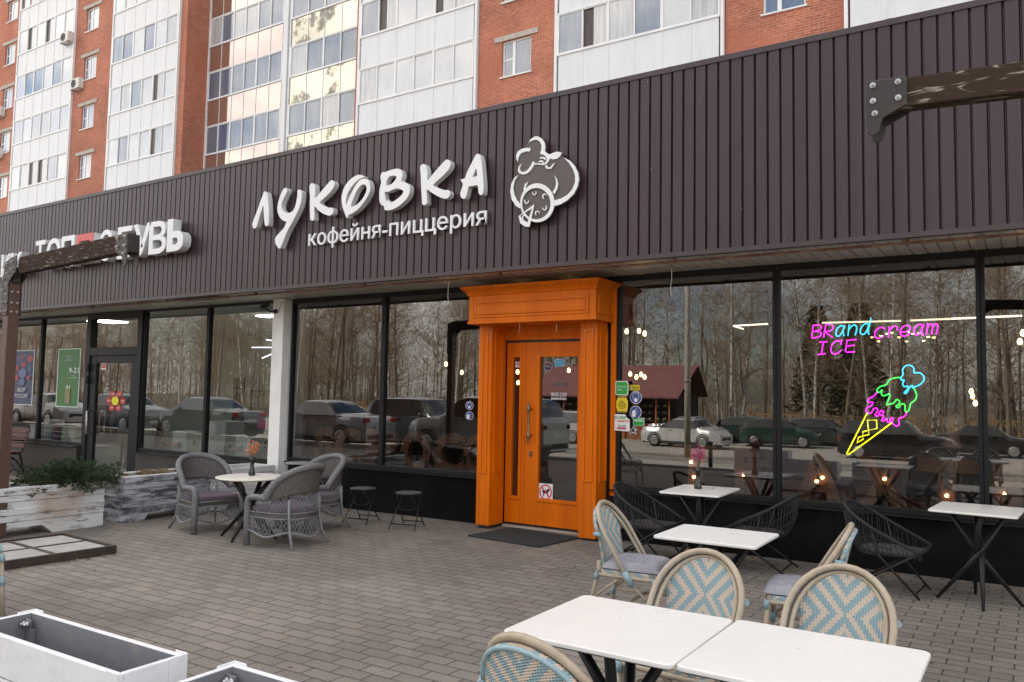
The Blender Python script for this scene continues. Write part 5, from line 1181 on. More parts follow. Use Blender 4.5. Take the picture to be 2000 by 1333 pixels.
bp_ = [(1580,640),(1582,612),(1700,590),(1860,600),(1850,690),(1835,722),(1822,785),(1780,830),(1660,898),(1648,896),(1692,800),(1704,722),(1640,704),(1592,694),(1598,672)]
plate('acrylic_board', [[(onY(a, b, yn).x, onY(a, b, yn).z) for a, b in bp_]], .003, K['acrylic'], nb, y=yn+.014)
# ---------------------------------------------------------------- stickers and notices
FL = {}
def flat(c, r=.5):
    if c not in FL: FL[c] = mat('printed film %d' % len(FL), c, r)
    return FL[c]
WHT, GRN, YEL, NAVY, RED, BLK = (.78,.78,.80), (.03,.36,.06), (.78,.58,.02), (.045,.075,.26), (.62,.02,.025), (.012,.012,.012)
class Decal:
    """a thin printed sticker: rectangle px0..px1 x py0..py1 measured on the plane y; marks in 0..1 units"""
    def __init__(s, name, label, cat, px, py, w, h, y, group=None):
        a, b = onY(px-w/2, py, y), onY(px+w/2, py, y); t_, u = onY(px, py-h/2, y), onY(px, py+h/2, y)
        s.x0, s.x1, s.z0, s.z1, s.y = a.x, b.x, u.z, t_.z, y; s.k = 0
        s.t = thing(name, label, cat, ((a.x+b.x)/2, y, (u.z+t_.z)/2), 0, group)
    def P(s, pts): return [(s.x0+(s.x1-s.x0)*u, s.z0+(s.z1-s.z0)*v) for u, v in pts]
    def poly(s, name, loops, c, d=.0015):
        o = plate(name, [s.P(l) for l in loops], d, flat(c), s.t, y=s.y-.0012*s.k); s.k += 1; return s
    def text(s, body, u0, u1, v0, v1, c, bold=.0):
        q = s.P([(u0, v0), (u1, v1)]); text_plate('lettering', body, q[0][0], q[1][0], q[0][1], q[1][1], .0012, flat(c), s.t, y=s.y-.0012*s.k-.001, bold=bold); s.k += 1; return s
    def line(s, name, pts, w, c):
        m = MB(); q = [Vector((a, s.y-.0012*s.k-.001, b)) for a, b in s.P(pts)]; m.tube(q, w, 4); m.build(name, flat(c), s.t, world=True); s.k += 1; return s
RR = lambda r=.16: [(1-(1-p), q) for p, q in [(.5+u, .5+v) for u, v in rrect(1, 1, r, 5)]]
circ = lambda cx=.5, cy=.5, r=.5, n=32: [(cx+r*math.cos(2*math.pi*i/n), cy+r*math.sin(2*math.pi*i/n)) for i in range(n)]
yj, yg = -.058, -.005
d = Decal('sticker', 'green rounded delivery sticker at the top left of the sticker cluster', 'sticker', 1214.5, 758.5, 25.5, 28, yj, 'stickers beside the orange doorway').poly('sticker_base', [RR()], WHT)
d.poly('sticker_film', [[(.06+.88*u, .06+.88*v) for u, v in RR()]], GRN).text('Delivery', .14, .86, .50, .68, (.62,.72,.62)).text('Club', .14, .54, .32, .48, (.62,.72,.62))
d = Decal('sticker', 'small yellow bank sticker right of the green delivery sticker', 'sticker', 1239, 757.5, 21, 10.5, yg, 'stickers beside the orange doorway').poly('sticker_film', [RR(.1)], (.70,.58,.02))
d.line('stripe', [(.08,.78),(.9,.78)], .0022, (.25,.2,.05)).poly('mark', [sq(.2,.2,.28,.62)], WHT).poly('mark', [sq(.06,.5,.2,.6), sq(.06,.3,.2,.4)], (.15,.13,.05)).line('stripe', [(.32,.5),(.6,.5)], .004, (.15,.13,.05)).line('stripe', [(.62,.5),(.92,.5)], .004, RED).line('stripe', [(.34,.25),(.9,.25)], .0025, (.45,.2,.03))
d = Decal('sticker', 'yellow sticker with a black spiral under the green delivery sticker', 'sticker', 1215, 790, 22.5, 33, yj, 'stickers beside the orange doorway')
d.poly('sticker_base', [[(.12,.02),(.9,.02),(.94,.12),(1,.3),(1,.7),(.9,.84),(.86,.98),(.14,.98),(.1,.84),(0,.7),(0,.3),(.08,.12)]], YEL).poly('band', [sq(.16,.88,.84,.96), sq(.18,.04,.86,.09)], (.16,.12,.03))
d.line('spiral', [(.5+.33*(t/44)*math.cos(t*.42)*1.0, .49+.26*(t/44)*math.sin(t*.42)) for t in range(4, 46)], .0026, BLK)
def blue_sign(label, px, py, s_, glove):
    d = Decal('sticker', label, 'sticker', px, py, s_, s_*1.08, yg, 'round blue hygiene stickers'); d.poly('sticker_base', [circ()], WHT).poly('sticker_film', [circ(r=.46)], NAVY)
    if glove: d.poly('glove', [[(.22,.14),(.50,.14),(.52,.52),(.48,.66),(.42,.70),(.36,.66),(.28,.64),(.2,.56)]], WHT).line('hand', [(.60,.22),(.66,.5),(.62,.72),(.50,.82)], .003, (.40,.42,.55))
    else: d.poly('mask', [[(.5,.5),(.66,.34),(.64,.22),(.5,.13),(.36,.22),(.34,.34)]], WHT).line('head', [(.30,.36),(.24,.6),(.30,.80),(.5,.88),(.70,.80),(.76,.6),(.70,.36)], .0035, WHT)
blue_sign('larger round blue sticker with a face mask right of the doorway', 1242, 777, 23, False)
blue_sign('larger round blue sticker with a glove right of the doorway', 1241.5, 805.5, 23, True)
blue_sign('smaller round blue sticker with a face mask left of the doorway', 917, 792.5, 15.5, False)
blue_sign('smaller round blue sticker with a glove left of the doorway', 917, 812.5, 15.5, True)
d = Decal('sticker', 'white market sticker with green and orange words at the bottom of the cluster', 'sticker', 1215, 826, 30, 33, yj, 'stickers beside the orange doorway')
d.poly('sticker_base', [[(.04,.02),(.96,.0),(1,.06),(1,.70),(.86,.76),(.76,.84),(.72,.97),(.66,1),(.08,1),(.02,.95),(0,.06)]], WHT).poly('mark', [circ(.10,.79,.09), circ(.10,.79,.045)], (.05,.45,.35)).text('СБЕР', .24, .74, .74, .87, (.05,.38,.10), .03).text('МАРКЕТ', .24, .99, .54, .67, (.80,.24,.05), .02).text('Доставим', .24, .78, .27, .38, (.06,.36,.10)).poly('badge', [[(.2+.58*u, .11+.13*v) for u, v in RR(.3)]], (.52,.03,.08)).line('stripe', [(.28,.175),(.7,.175)], .0018, WHT)
d = Decal('sticker', 'green speech bubble sticker below the larger blue glove sticker', 'sticker', 1247.5, 826, 22, 19, yg, 'stickers beside the orange doorway')
bub = [(.04,.2),(.18,.18),(.24,.0),(.36,.18),(.96,.2),(1,.3),(1,.92),(.94,1),(.06,1),(0,.92),(0,.28)]
d.poly('sticker_base', [bub], WHT).poly('sticker_film', [[(.5+(u-.5)*.93, .53+(v-.53)*.91) for u, v in bub]], GRN).text('купер', .12, .86, .58, .82, (.75,.8,.76), .02).line('stripe', [(.14,.42),(.84,.42)], .002, (.02,.14,.03))
d = Decal('sticker', 'black and white jumping figure sticker at the lower right of the cluster', 'sticker', 1236.5, 841, 15, 15, yg, 'stickers beside the orange doorway')
d.poly('sticker_base', [[(.4,.98),(.6,.98),(.66,.76),(.98,.66),(.98,.48),(.74,.44),(.95,.1),(.85,0),(.6,.12),(.5,.2),(.4,.12),(.15,0),(.05,.1),(.26,.44),(.02,.48),(.02,.66),(.34,.76)]], WHT).poly('figure', [[(.42,.66),(.1,.6),(.1,.53),(.36,.5),(.14,.1),(.22,.08),(.5,.34),(.78,.08),(.86,.1),(.64,.5),(.9,.53),(.9,.6),(.58,.66)]], BLK).poly('head', [circ(.5,.8,.1)], BLK)
yd = .068
d = Decal('sticker', 'dark octagonal award sticker at the top of the door glass', 'sticker', 1070.5, 716.5, 18, 20, yd); oc = [(.5+.5*math.cos(R(22.5+45*i)), .5+.5*math.sin(R(22.5+45*i))) for i in range(8)]
d.poly('sticker_base', [oc], (.5,.5,.55)).poly('sticker_film', [[(.5+(u-.5)*.9, .5+(v-.5)*.9) for u, v in oc]], (.045,.03,.075)).line('arc', [(.16,.74),(.45,.86),(.8,.6),(.88,.42)], .0035, (.55,.08,.07)).text('ВЫБОР', .16, .6, .54, .62, (.6,.6,.62)).line('stripe', [(.16,.46),(.8,.46)], .002, (.6,.6,.62)).line('stripe', [(.3,.2),(.7,.2)], .0016, (.4,.4,.45))
d = Decal('sticker', 'light blue speech bubble sticker at the top of the door glass', 'sticker', 1093, 711, 20, 17.5, yd); bub2 = [(.04,.26),(.06,.0),(.2,.2),(.86,.2),(.98,.3),(1,.85),(.9,.98),(.1,1),(.0,.88)]
d.poly('sticker_base', [bub2], (.7,.74,.78)).poly('sticker_film', [[(.5+(u-.5)*.93, .55+(v-.55)*.91) for u, v in bub2]], (.05,.30,.55)).line('stripe', [(.14,.8),(.5,.8)], .0022, (.6,.7,.78)).line('stripe', [(.14,.62),(.84,.62)], .0026, (.6,.7,.78)).line('tick', [(.68,.38),(.74,.3),(.86,.44)], .002, (.7,.78,.8))
d = Decal('opening_hours', 'white opening hours lettering on the door glass', 'lettering', 1092, 764, 34, 38, yd); d.text('08:00-23:00', .05, .95, .22, .42, (.75,.75,.75), .01).text('ЛУКОВКА', .08, .98, .74, .92, (.16,.17,.18), .0)
for i in range(7): d.poly('day_box', [sq(.05+.13*i, .04, .05+.13*i+.105, .16)], (.5,.5,.5))
d.k = 0
d = Decal('no_dogs_sign', 'white square no dogs sign with a red ring at the foot of the door glass', 'sign', 1066, 961.5, 27, 33, yd)
d.poly('sign_base', [sq(0,0,1,1)], (.80,.80,.81)).poly('dog', [[(.24,.58),(.32,.60),(.56,.60),(.66,.72),(.72,.72),(.80,.64),(.80,.58),(.70,.56),(.66,.44),(.66,.24),(.61,.24),(.58,.42),(.40,.40),(.36,.24),(.31,.24),(.31,.46),(.24,.50)]], BLK).poly('red_ring', [circ(r=.45), circ(r=.37)], RED)
d.poly('red_bar', [[(.17,.79),(.22,.83),(.83,.21),(.78,.17)]], RED)
d = Decal('sticker', 'tiny white and red notice at the top of the narrow door glass', 'sticker', 1011.5, 712.5, 9, 11, yd); d.poly('sticker_base', [sq(0,0,1,1)], WHT).poly('red_ring', [circ(.5,.55,.4), circ(.5,.55,.28)], RED).poly('mark', [circ(.5,.55,.18)], (.2,.2,.2))
# posters inside the shoe shop window
yp = -.004
d = Decal('poster', 'dark blue poster with red and blue circles at the left of the shoe shop window', 'poster', 46, 738, 39, 107, yp); d.poly('poster_sheet', [sq(0,0,1,1)], (.55,.62,.60)).poly('print', [sq(.04,.015,.96,.985)], (.045,.052,.125))
for cx, cy, r, c in ((.16,.86,.12,(.07,.09,.2)),(.38,.88,.09,(.3,.04,.04)),(.55,.9,.08,(.08,.1,.2)),(.78,.84,.15,(.36,.06,.05)),(.5,.74,.12,(.3,.05,.05)),(.16,.68,.12,(.33,.05,.05)),(.8,.64,.11,(.07,.09,.2)),(.16,.50,.13,(.36,.06,.05)),(.48,.58,.2,(.12,.16,.3)),(.78,.50,.09,(.35,.05,.05)),(.46,.42,.16,(.1,.13,.25))): d.poly('circle', [[(cx+r*math.cos(2*math.pi*i/24), cy+r*.42*math.sin(2*math.pi*i/24)) for i in range(24)]], c, .001)
d.text('МОЯ', .28, .66, .24, .31, (.60,.62,.64), .01).text('РОССИЯ', .16, .80, .13, .20, (.60,.62,.64), .01)
d = Decal('poster', 'green opening hours poster with white digits in the shoe shop window', 'poster', 133.5, 738.5, 44, 114, yp); d.poly('poster_sheet', [sq(0,0,1,1)], (.62,.74,.65)).poly('print', [sq(.03,.012,.97,.988)], (.045,.155,.04)).line('rule', [(.12,.87),(.88,.87)], .005, (.4,.5,.4)).line('rule', [(.12,.80),(.88,.80)], .005, (.4,.5,.4)).poly('medallion', [[(.5+.13*math.cos(2*math.pi*i/8), .835+.055*math.sin(2*math.pi*i/8)) for i in range(8)]], (.12,.2,.13))
d.text('9-21', .54, .95, .58, .67, (.62,.70,.64), .02).text('без', .68, .80, .525, .545, (.5,.6,.5)).text('выходных', .54, .92, .485, .51, (.5,.6,.5)).poly('drawing', [sq(.42,.06,.64,.32)], (.22,.20,.10)).poly('drawing', [[(.44,.32),(.50,.40),(.53,.32)], [(.55,.32),(.60,.38),(.64,.32)]], (.55,.62,.57))
d = Decal('discount_flower', 'flower of red discount circles round a yellow disc on the shoe shop door', 'sticker', 226.5, 783.5, 35, 42, -.0115)
for i, tx in enumerate(('-20%','-30%','-40%','-40%','-30%','-20%')):
    a = R(30+60*i if False else 60*i); cx, cy = .5+.37*math.cos(a), .5+.37*math.sin(a); d.poly('red_disc', [circ(cx, cy, .155, 24)], (.48,.035,.03)).text(tx, cx-.10, cx+.10, cy-.03, cy+.04, (.75,.7,.68))
d.poly('yellow_disc', [circ(.5,.5,.20)], (.72,.66,.02))
d = Decal('sticker', 'small white and red notice in the upper corner of the shoe shop door', 'sticker', 202.5, 714, 10, 16, -.02); d.poly('sticker_base', [sq(0,0,1,1)], WHT).poly('red_field', [sq(.06,.15,.94,.68)], (.55,.06,.07)).line('stripe', [(.1,.42),(.9,.42)], .003, WHT)
# ---------------------------------------------------------------- small fixtures on the facade
t = thing('security_camera', 'small black security camera on the white column under the soffit', 'camera', (-9.62, -.17, 2.78))
m = MB(); m.lathe([(.0,-.005),(.035,-.005),(.035,.02),(.02,.03),(0,.03)], 12, (0,0,0), T=Matrix.Rotation(R(90), 3, 'X')); m.tube([(0,-.02,0), (-.05,-.08,-.01), (-.10,-.12,.05)], .012, 7); m.build('bracket', K['black_plastic'], t)
m = MB(); q = Vector((-.3,-.6,-.35)).to_track_quat('Z', 'Y').to_matrix(); m.lathe([(0,-.08),(.028,-.075),(.032,-.06),(.032,.06),(.038,.06),(.038,.075),(0,.072)], 12, (-.10,-.12,.08), T=q); m.build('housing', K['black_plastic'], t)
m = MB(); m.tube(smooth_path([(.02,-.01,.0), (.08,-.03,-.03), (.12,-.02,.08), (.13,.03,.18)], 5), .004, 5); m.build('cable', K['black_plastic'], t)
def wire(pts, label):
    m = MB(); m.tube(smooth_path([Vector(p) for p in pts], 6), .0028, 5); tag(m.build('loose_wire', K['steel']), label, 'wire')
wire([onY(885,537,-.8), onY(877,552,-.8), onY(875,575,-.8), onY(876,595,-.8)], 'thin loose wire hanging from the soffit left of the orange portal')
wire([onY(1311,508,-.7), onY(1312,540,-.7), onY(1310,560,-.7), onY(1311,580,-.7)], 'thin loose wire hanging from the soffit right of the orange portal')
m = MB(); p = onY(404, 584, -.75); m.box(p.x-.75, p.x+.35, p.y-.07, p.y+.15, 2.962, 2.972); tag(m.build('soffit_hatch', K['black_plastic']), 'black open slot in the soffit above the shoe shop window', 'hatch')
# ================================================================ inside the shops
def bulb_lamp(px, py, y, label, grp, shade=False, s=60.):
    p = onY(px, py, y); t = thing('pendant_lamp', label, 'pendant lamp', p, 0, grp)
    b = MB(); b.lathe([(0,-.04),(.022,-.03),(.03,0),(.02,.03),(.012,.045),(0,.045)], 10); b.build('bulb', K['bulb'], t)
    c = MB(); c.tube([(0,0,.045), (0,0,3.0-p.z)], .004, 5); c.lathe([(.014,.042),(.014,.09),(0,.09)], 8)
    if shade: c.lathe([(.05,-.02),(.012,.10)], 12)
    c.build('cord', K['black_plastic'], t)
K['bulb'] = emit_mat('warm glowing bulb', (1.,.60,.22), 5.5); K['led'] = emit_mat('white strip light', (1.,.82,.60), 1.3); K['tube_light'] = emit_mat('fluorescent panel', (1.,.97,.84), 12.0)
for i, (a, c, y) in enumerate(((1224,648,3.0),(1248,647,3.2),(1259,652,2.8),(1231,731,4.2),(1243,737,4.0),(1252,732,4.4),(1259,737,4.3))): bulb_lamp(a, c, y, 'bare glowing bulb of the cluster right of the orange doorway', 'bulbs near the doorway')
for a, c, y in ((871,712,3.2),(858,714,3.8),(902,728,3.5),(1011,727,3.2),(1012,748,3.6),(1111,724,4.0)): bulb_lamp(a, c, y, 'lone bare glowing bulb deep in the cafe left of or behind the door', 'bulbs behind the door')
for a, c, y in ((1703,656,4.6),(1721,653,4.6),(1732,649,5.4),(1742,647,5.5),(1756,656,5.),(1776,646,5.6),(1783,649,5.),(1795,648,5.2),(1813,655,4.4),(1824,656,4.3),(1716,664,6.),(1771,664,6.),(1804,663,5.8)): bulb_lamp(a, c, y, 'small shaded pendant lamp of the row behind the neon words', 'lamps behind the neon words', True)
for a, c, y in ((1897,765,5.),(1905,788,4.6),(1900,775,5.4),(1998,651,3.),(1992,668,3.2)): bulb_lamp(a, c, y, 'orange glowing bulb near the far right window bar', 'bulbs at the far right')
def strip_light(pts, y, label):
    t = thing('strip_light', label, 'strip light', onY(*pts[0], y)); m = MB()
    for p, q in zip(pts[:-1], pts[1:]): m.beam(onY(*p, y), onY(*q, y+(.0)), .03, .022)
    m.build('tube', K['led'], t, world=True); h = MB()
    for p in pts: a = onY(*p, y); h.tube([a, (a.x, a.y, 3.04)], .004, 4)
    h.build('hanger', K['black_plastic'], t, world=True)
strip_light([(1606,631),(1760,627)], 4.0, 'long white strip light above the left half of the neon words'); strip_light([(1778,626.5),(1998,617)], 4.0, 'long white strip light above the right half of the neon words'); strip_light([(1500,633),(1432,637),(1452,643)], 5.0, 'angled white strip light left of the window mullion')
for x, y, l, w, tx in ((-17.2,1.6,.6,.6,'yellowish ceiling panel light at the far left of the shoe shop'),(-12.2,2.2,1.2,.3,'ceiling panel light above the shoe shop window display'),(-11.0,5.6,1.2,.3,'ceiling panel light deep in the shoe shop')):
    t = thing('ceiling_light', tx, 'ceiling light', (x, y, 3.05)); m = MB(); m.box(-l/2, l/2, -w/2, w/2, -.02, -.004); m.build('diffuser', K['tube_light'], t); m = MB(); m.box(-l/2-.02, l/2+.02, -w/2-.02, w/2+.02, -.003, 0); m.build('housing', K['alu'], t)
# rusty marquee letters standing on the cafe window sill
K['rust_sheet'] = mat('rusty sheet letter', (.20,.075,.038), .75, col2=(.11,.045,.024), vs=6)
K['dark_bulb'] = mat('unlit bulb', (.02,.02,.02), .2)
K['sill_board'] = mat('dark inner sill', (.05,.045,.04), .7)
m = MB(); m.box(-9.35, -5.75, .10, .55, .50, .545); m.box(-4.0, 3.4, .10, .55, .50, .545); tag(m.build('sill_shelf', K['sill_board']), 'dark shelf along the inside of the cafe windows carrying the rusty letters', 'shelf')
def marquee(ch, px0, px1, lit, label):
    y = .20; a, c = onY(px0, 860, y), onY(px1, 860, y); t = thing('marquee_letter', label, 'marquee letter', ((a.x+c.x)/2, y, .545), 0, 'rusty marquee letters')
    L = text_loops(ch, bold=.05)
    o = text_plate('letter_body', ch, a.x, c.x, .548, 1.03, .09, K['rust_sheet'], t, y=y, bold=.05)
    m = MB(); e = MB(); r_ = random.Random(ord(ch)); w = c.x-a.x
    for i in range(lit+6):
        f = r_.random(); x, z = a.x+w*(.06 if f < .5 else .94) if ch in 'OC' else a.x+w*(.5+.06*r_.gauss(0,1)), .60+.38*r_.random()
        (e if i < lit else m).lathe([(0,-.035),(.017,-.02),(.017,0),(0,.01)], 8, (x, y-.055, z), T=Matrix.Rotation(R(-90), 3, 'X'))
    if e.v: e.build('bulb', K['bulb'], t, world=True)
    if m.v: m.build('dark_bulb', K['dark_bulb'], t, world=True)
for ch, p0, p1, l in (('S',622,655,'S'),('C',662,705,'left C'),('P',722,778,'P'),('O',790,842,'O'),('C',853,908,'right C'),('O',912,952,'O')): marquee(ch, p0, p1, 0, 'unlit rusty letter %s behind the window left of the orange doorway%s' % (l, ', cut by the portal' if p0 > 910 else ''))
for ch, p0, p1, n, l in (('T',1318,1404,3,'T under the window table vase'),('I',1444,1474,1,'I left of the window mullion'),('A',1560,1640,2,'A right of the window mullion'),('X',1680,1770,1,'X under the neon cone'),('T',1800,1900,2,'T beside the far right window bar'),('I',1944,1985,1,'I at the right picture edge')): marquee(ch, p0, p1, n, 'rusty letter %s with lit bulbs' % l)
# cafe furniture behind the glass
K['dark_wood'] = mat('dark brown wood', (.045,.028,.02), .55, col2=(.075,.05,.035), vs=5, st=(1,6,6))
def cafe_table(x, y, label):
    t = thing('cafe_table', label, 'table', (x, y, 0), 0, 'dark tables inside the cafe'); m = MB(); m.box(-.4, .4, -.35, .35, .72, .755); m.build('tabletop', K['table_inner'], t, bevel=.004)
    for s in (-1, 1):
        l = MB(); l.beam((s*.3, -.25, 0), (-s*.3, .0, .72), .05, .03); l.build('leg', K['dark_wood'], t); l = MB(); l.beam((s*.3, .25, 0), (-s*.3, .0, .72), .05, .03); l.build('leg', K['dark_wood'], t)
K['table_inner'] = mat('grey brown inner table top', (.16,.14,.12), .5)
def sofa(x, y, w, label, rz=0):
    t = thing('cafe_sofa', label, 'sofa', (x, y, 0), rz, 'sofas inside the cafe'); m = MB(); m.box(-w/2, w/2, -.3, .3, .1, .45); m.build('seat', K['red_cloth'], t, bevel=.04, seg=3); m = MB(); m.box(-w/2, w/2, .22, .36, .45, 1.0); m.build('backrest', K['dark_cushion'], t, bevel=.04, seg=3); m = MB(); m.box(-w/2+.05, w/2-.05, -.25, .3, .0, .1); m.build('base', K['dark_wood'], t)
K['red_cloth'] = mat('dark red cloth', (.10,.015,.02), .9)
cafe_table(-1.9, 1.5, 'dark cafe table under the neon cone'); cafe_table(-3.2, 2.4, 'dark cafe table behind the window table'); cafe_table(.1, 1.9, 'dark cafe table behind the far right window'); cafe_table(-7.6, 2.2, 'dark cafe table behind the left cafe window')
sofa(-.75, 2.2, 1.2, 'dark red sofa on which the grey haired person sits'); sofa(-2.6, 3.6, 1.6, 'dark sofa deep in the cafe'); sofa(-6.6, 3.8, 1.8, 'dark sofa deep behind the left cafe windows')
# seated person reading a phone
def skin_body(name, verts, edges, radii, m, parent, sub=2):
    me = bpy.data.meshes.new(name); me.from_pydata(verts, edges, []); me.materials.append(m); o = link(name, me, parent)
    sk = o.modifiers.new('skin', 'SKIN'); ss = o.modifiers.new('soft', 'SUBSURF'); ss.levels = ss.render_levels = sub
    for i, r in enumerate(radii): me.skin_vertices[0].data[i].radius = (r, r) if not isinstance(r, tuple) else r
    me.skin_vertices[0].data[0].use_root = True; return o
def person(x, y, rz, label):
    t = thing('person', label, 'person', (x, y, 0), rz)
    skin = mat('skin', (.45,.25,.18), .6); cl = mat('dark grey jacket', (.035,.037,.042), .9, col2=(.05,.05,.055), vs=5); hr = mat('grey hair', (.32,.31,.30), .8, col2=(.2,.2,.2), vs=40)
    V = [(0,0,.50),(0,.02,.72),(0,.0,.95),(0,-.02,1.08),(0,-.06,1.18),(0,-.09,1.26),(0,-.10,1.36)]; E_ = [(i, i+1) for i in range(6)]; Rr = [.13,.13,(.14,.10),.095,.05,.085,.095]
    def limb(pts, rs, root):
        o = root
        for p, r in zip(pts, rs): V.append(p); Rr.append(r); E_.append((o, len(V)-1)); o = len(V)-1
        return o
    for s in (-1, 1):
        limb([(s*.11,-.10,.50),(s*.13,-.45,.50),(s*.13,-.48,.28),(s*.13,-.47,.06),(s*.13,-.60,.04)], [.09,.07,.055,.045,.04], 0)
        h = limb([(s*.19,-.01,1.06),(s*.25,-.06,.84),(s*.17,-.30,.86),(s*.07,-.38,.92)], [.05,.045,.038,.030], 3)
        for q in range(4): limb([(s*(.05-.012*q), -.41, .93+.016*q), (s*(.02-.006*q), -.435, .94+.014*q)], [.010,.008], h)
        limb([(s*.06,-.37,.97),(s*.03,-.40,.985)], [.010,.008], h)
    skin_body('body', V, E_, Rr, skin, t)
    Vc = [(0,0,.50),(0,.02,.72),(0,.0,.95),(0,-.02,1.09)]; Ec = [(0,1),(1,2),(2,3)]; Rc = [.19,.19,(.225,.185),.175]
    for s in (-1, 1):
        o = 3
        for p, r in (((s*.19,-.01,1.06),.10),((s*.25,-.06,.84),.085),((s*.18,-.27,.858),.068)): Vc.append(p); Rc.append(r); Ec.append((o, len(Vc)-1)); o = len(Vc)-1
    skin_body('jacket', Vc, Ec, Rc, cl, t)
    Vt = [(0,0,.47)]; Et = []; Rt = [.16]
    for s in (-1, 1):
        o = 0
        for p, r in (((s*.11,-.10,.50),.105),((s*.13,-.45,.505),.085),((s*.13,-.48,.28),.068),((s*.13,-.47,.09),.06)): Vt.append(p); Rt.append(r); Et.append((o, len(Vt)-1)); o = len(Vt)-1
    skin_body('trousers', Vt, Et, Rt, K['dark_cushion'], t)
    m = MB(); m.lathe([(0,.125),(.06,.115),(.095,.07),(.104,.01),(.10,-.04),(.085,-.07)], 16, (0,-.075,1.345)); m.build('hair', hr, t)
    m = MB(); m.lathe([(0,-.012),(.013,0),(0,.012)], 6, (-.033,-.192,1.335)); m.lathe([(0,-.012),(.013,0),(0,.012)], 6, (.033,-.192,1.335)); m.build('eye', K['dark_bulb'], t)
    m = MB(); m.tube([(0,-.185,1.34),(0,-.212,1.305),(0,-.19,1.297)], [.008,.015,.01], 7); m.tube([(-.022,-.182,1.265),(0,-.19,1.263),(.022,-.182,1.265)], .006, 5); m.build('nose', skin, t)
    return t
person(-.78, 1.72, R(25), 'grey haired person in a dark jacket bent over a phone inside the cafe')
m = MB(); m.box(-.036, .036, -.005, .005, -.07, .07); p = tag(m.build('phone', K['vase'], bevel=.004), 'black phone held by the seated person', 'phone'); p.location = (-.615, 1.352, .975); p.rotation_euler = (R(-50), 0, R(25))
# shoe shop display
K['disp_white'] = mat('white display box', (.62,.64,.63), .6); 
def disp(px, pyb, w, h, y, c, label, name='display_box'):
    a, b = onY(px-w/2, pyb, y), onY(px+w/2, pyb, y); hz = onY(px, pyb-h, y).z-a.z; X = (b.x-a.x)/2
    m = MB(); m.box(-X, X, -X*.8, X*.8, 0, hz); m.box(-X-.004, X+.004, -X*.8-.004, X*.8+.004, hz, hz+.012)
    o = m.build(name, flat(c), bevel=.004, seg=1); o.location = ((a.x+b.x)/2, y, .452); tag(o, label, 'box'); o['group'] = 'boxes in the shoe shop window'; return o
for px, w, h, y, c, l in ((70,11,30,.33,(.80,.82,.82),'white display box left of the first window bar'),(86,16,32,.34,(.58,.56,.55),'patterned shoe box right of the first window bar'),(103,16,42,.36,(.80,.82,.82),'tall white display box in the left shoe window'),(119,11,30,.34,(.25,.12,.20),'purple patterned box in the left shoe window'),(130,13,30,.35,(.02,.11,.085),'dark green box in the left shoe window'),(151,26,33,.32,(.60,.62,.55),'box with a bright fruit pattern beside the shoe shop door'),
    (365,27,40,.52,(.70,.75,.74),'middle white plinth left of the window mullion'),(440,36,66,.50,(.70,.75,.74),'tall white plinth right of the window mullion'),(488,28,40,.46,(.72,.76,.75),'low white plinth under the pink handbag')): disp(px, 870, w, h, y, c, l)
r_ = random.Random(8)
for i in range(18):
    m = MB(); k = .012; m.lathe([(0,-k),(k,0),(0,k)], 6, (0,0,0)); a = onY(142+r_.random()*18, 850+r_.random()*16-8, .20); 
    o = m.build('printed_fruit', flat(r_.choice([(.5,.05,.04),(.6,.4,.04),(.05,.2,.45),(.08,.3,.06)]))); o.location = a; o.scale = (1,.15,1); o.parent = bpy.data.objects['display_box.005']; o.matrix_parent_inverse = Matrix.Translation(-Vector(o.parent.location))
def shoe(px, py, y, c, rz, label, heel=0.):
    p = onY(px, py, y); t = thing('shoe', label, 'shoe', (p.x, y, p.z), rz, 'shoes on display'); m = MB(); sec = []
    for f, hw, z1 in ((0,.022,.075),(.12,.03,.08),(.3,.03,.062),(.5,.033,.045),(.75,.04,.035),(.92,.03,.026),(1,.01,.018)):
        zb = heel*max(0, 1-f*1.8); sec.append([(.24*f-.12, hw*math.cos(R(a)), zb+.008+(z1)*max(0, math.sin(R(a)))) for a in range(0, 181, 30)])
    vs = [v for s_ in sec for v in s_]; n = 7; m.add(vs, [(i*n+j, i*n+j+1, (i+1)*n+j+1, (i+1)*n+j) for i in range(len(sec)-1) for j in range(n-1)], smooth=True); m.build('upper', flat(c), t)
    s_ = MB(); s_.prism([(-.12,-.022),(-.05,-.03),(.06,-.038),(.11,-.028),(.125,0),(.11,.028),(.06,.038),(-.05,.03),(-.12,.022)], 0, .008, lambda u, v, a: (u, v, a + heel*max(0, 1-(u+.12)/.24*1.8))); s_.build('sole', flat((.5,.45,.4)), t)
sh = [((.62,.63,.64),'white'),((.42,.33,.25),'tan'),((.5,.38,.3),'beige'),((.25,.28,.36),'blue grey'),((.5,.25,.2),'rose'),((.30,.12,.05),'brown')]
for i, (px, py, y, k) in enumerate(((318,873,.3,1),(330,872,.35,4),(341,873,.3,2),(378,872,.28,1),(393,874,.34,0),(431,880,.28,0),(447,880,.3,1),(463,880,.28,2),(478,876,.4,3),(440,808,.5,0),(454,806,.5,2),(95,826,.36,0),(104,826,.38,3),(62,826,.3,5),(70,836,.3,0))): shoe(px, py, y, sh[k][0], R(180+30*((i*5) % 3-1)), '%s shoe on display in the shoe shop window, %s' % (sh[k][1], 'right pane' if px > 400 else 'middle pane' if px > 280 else 'left pane'), .03 if i % 3 == 0 else 0.)
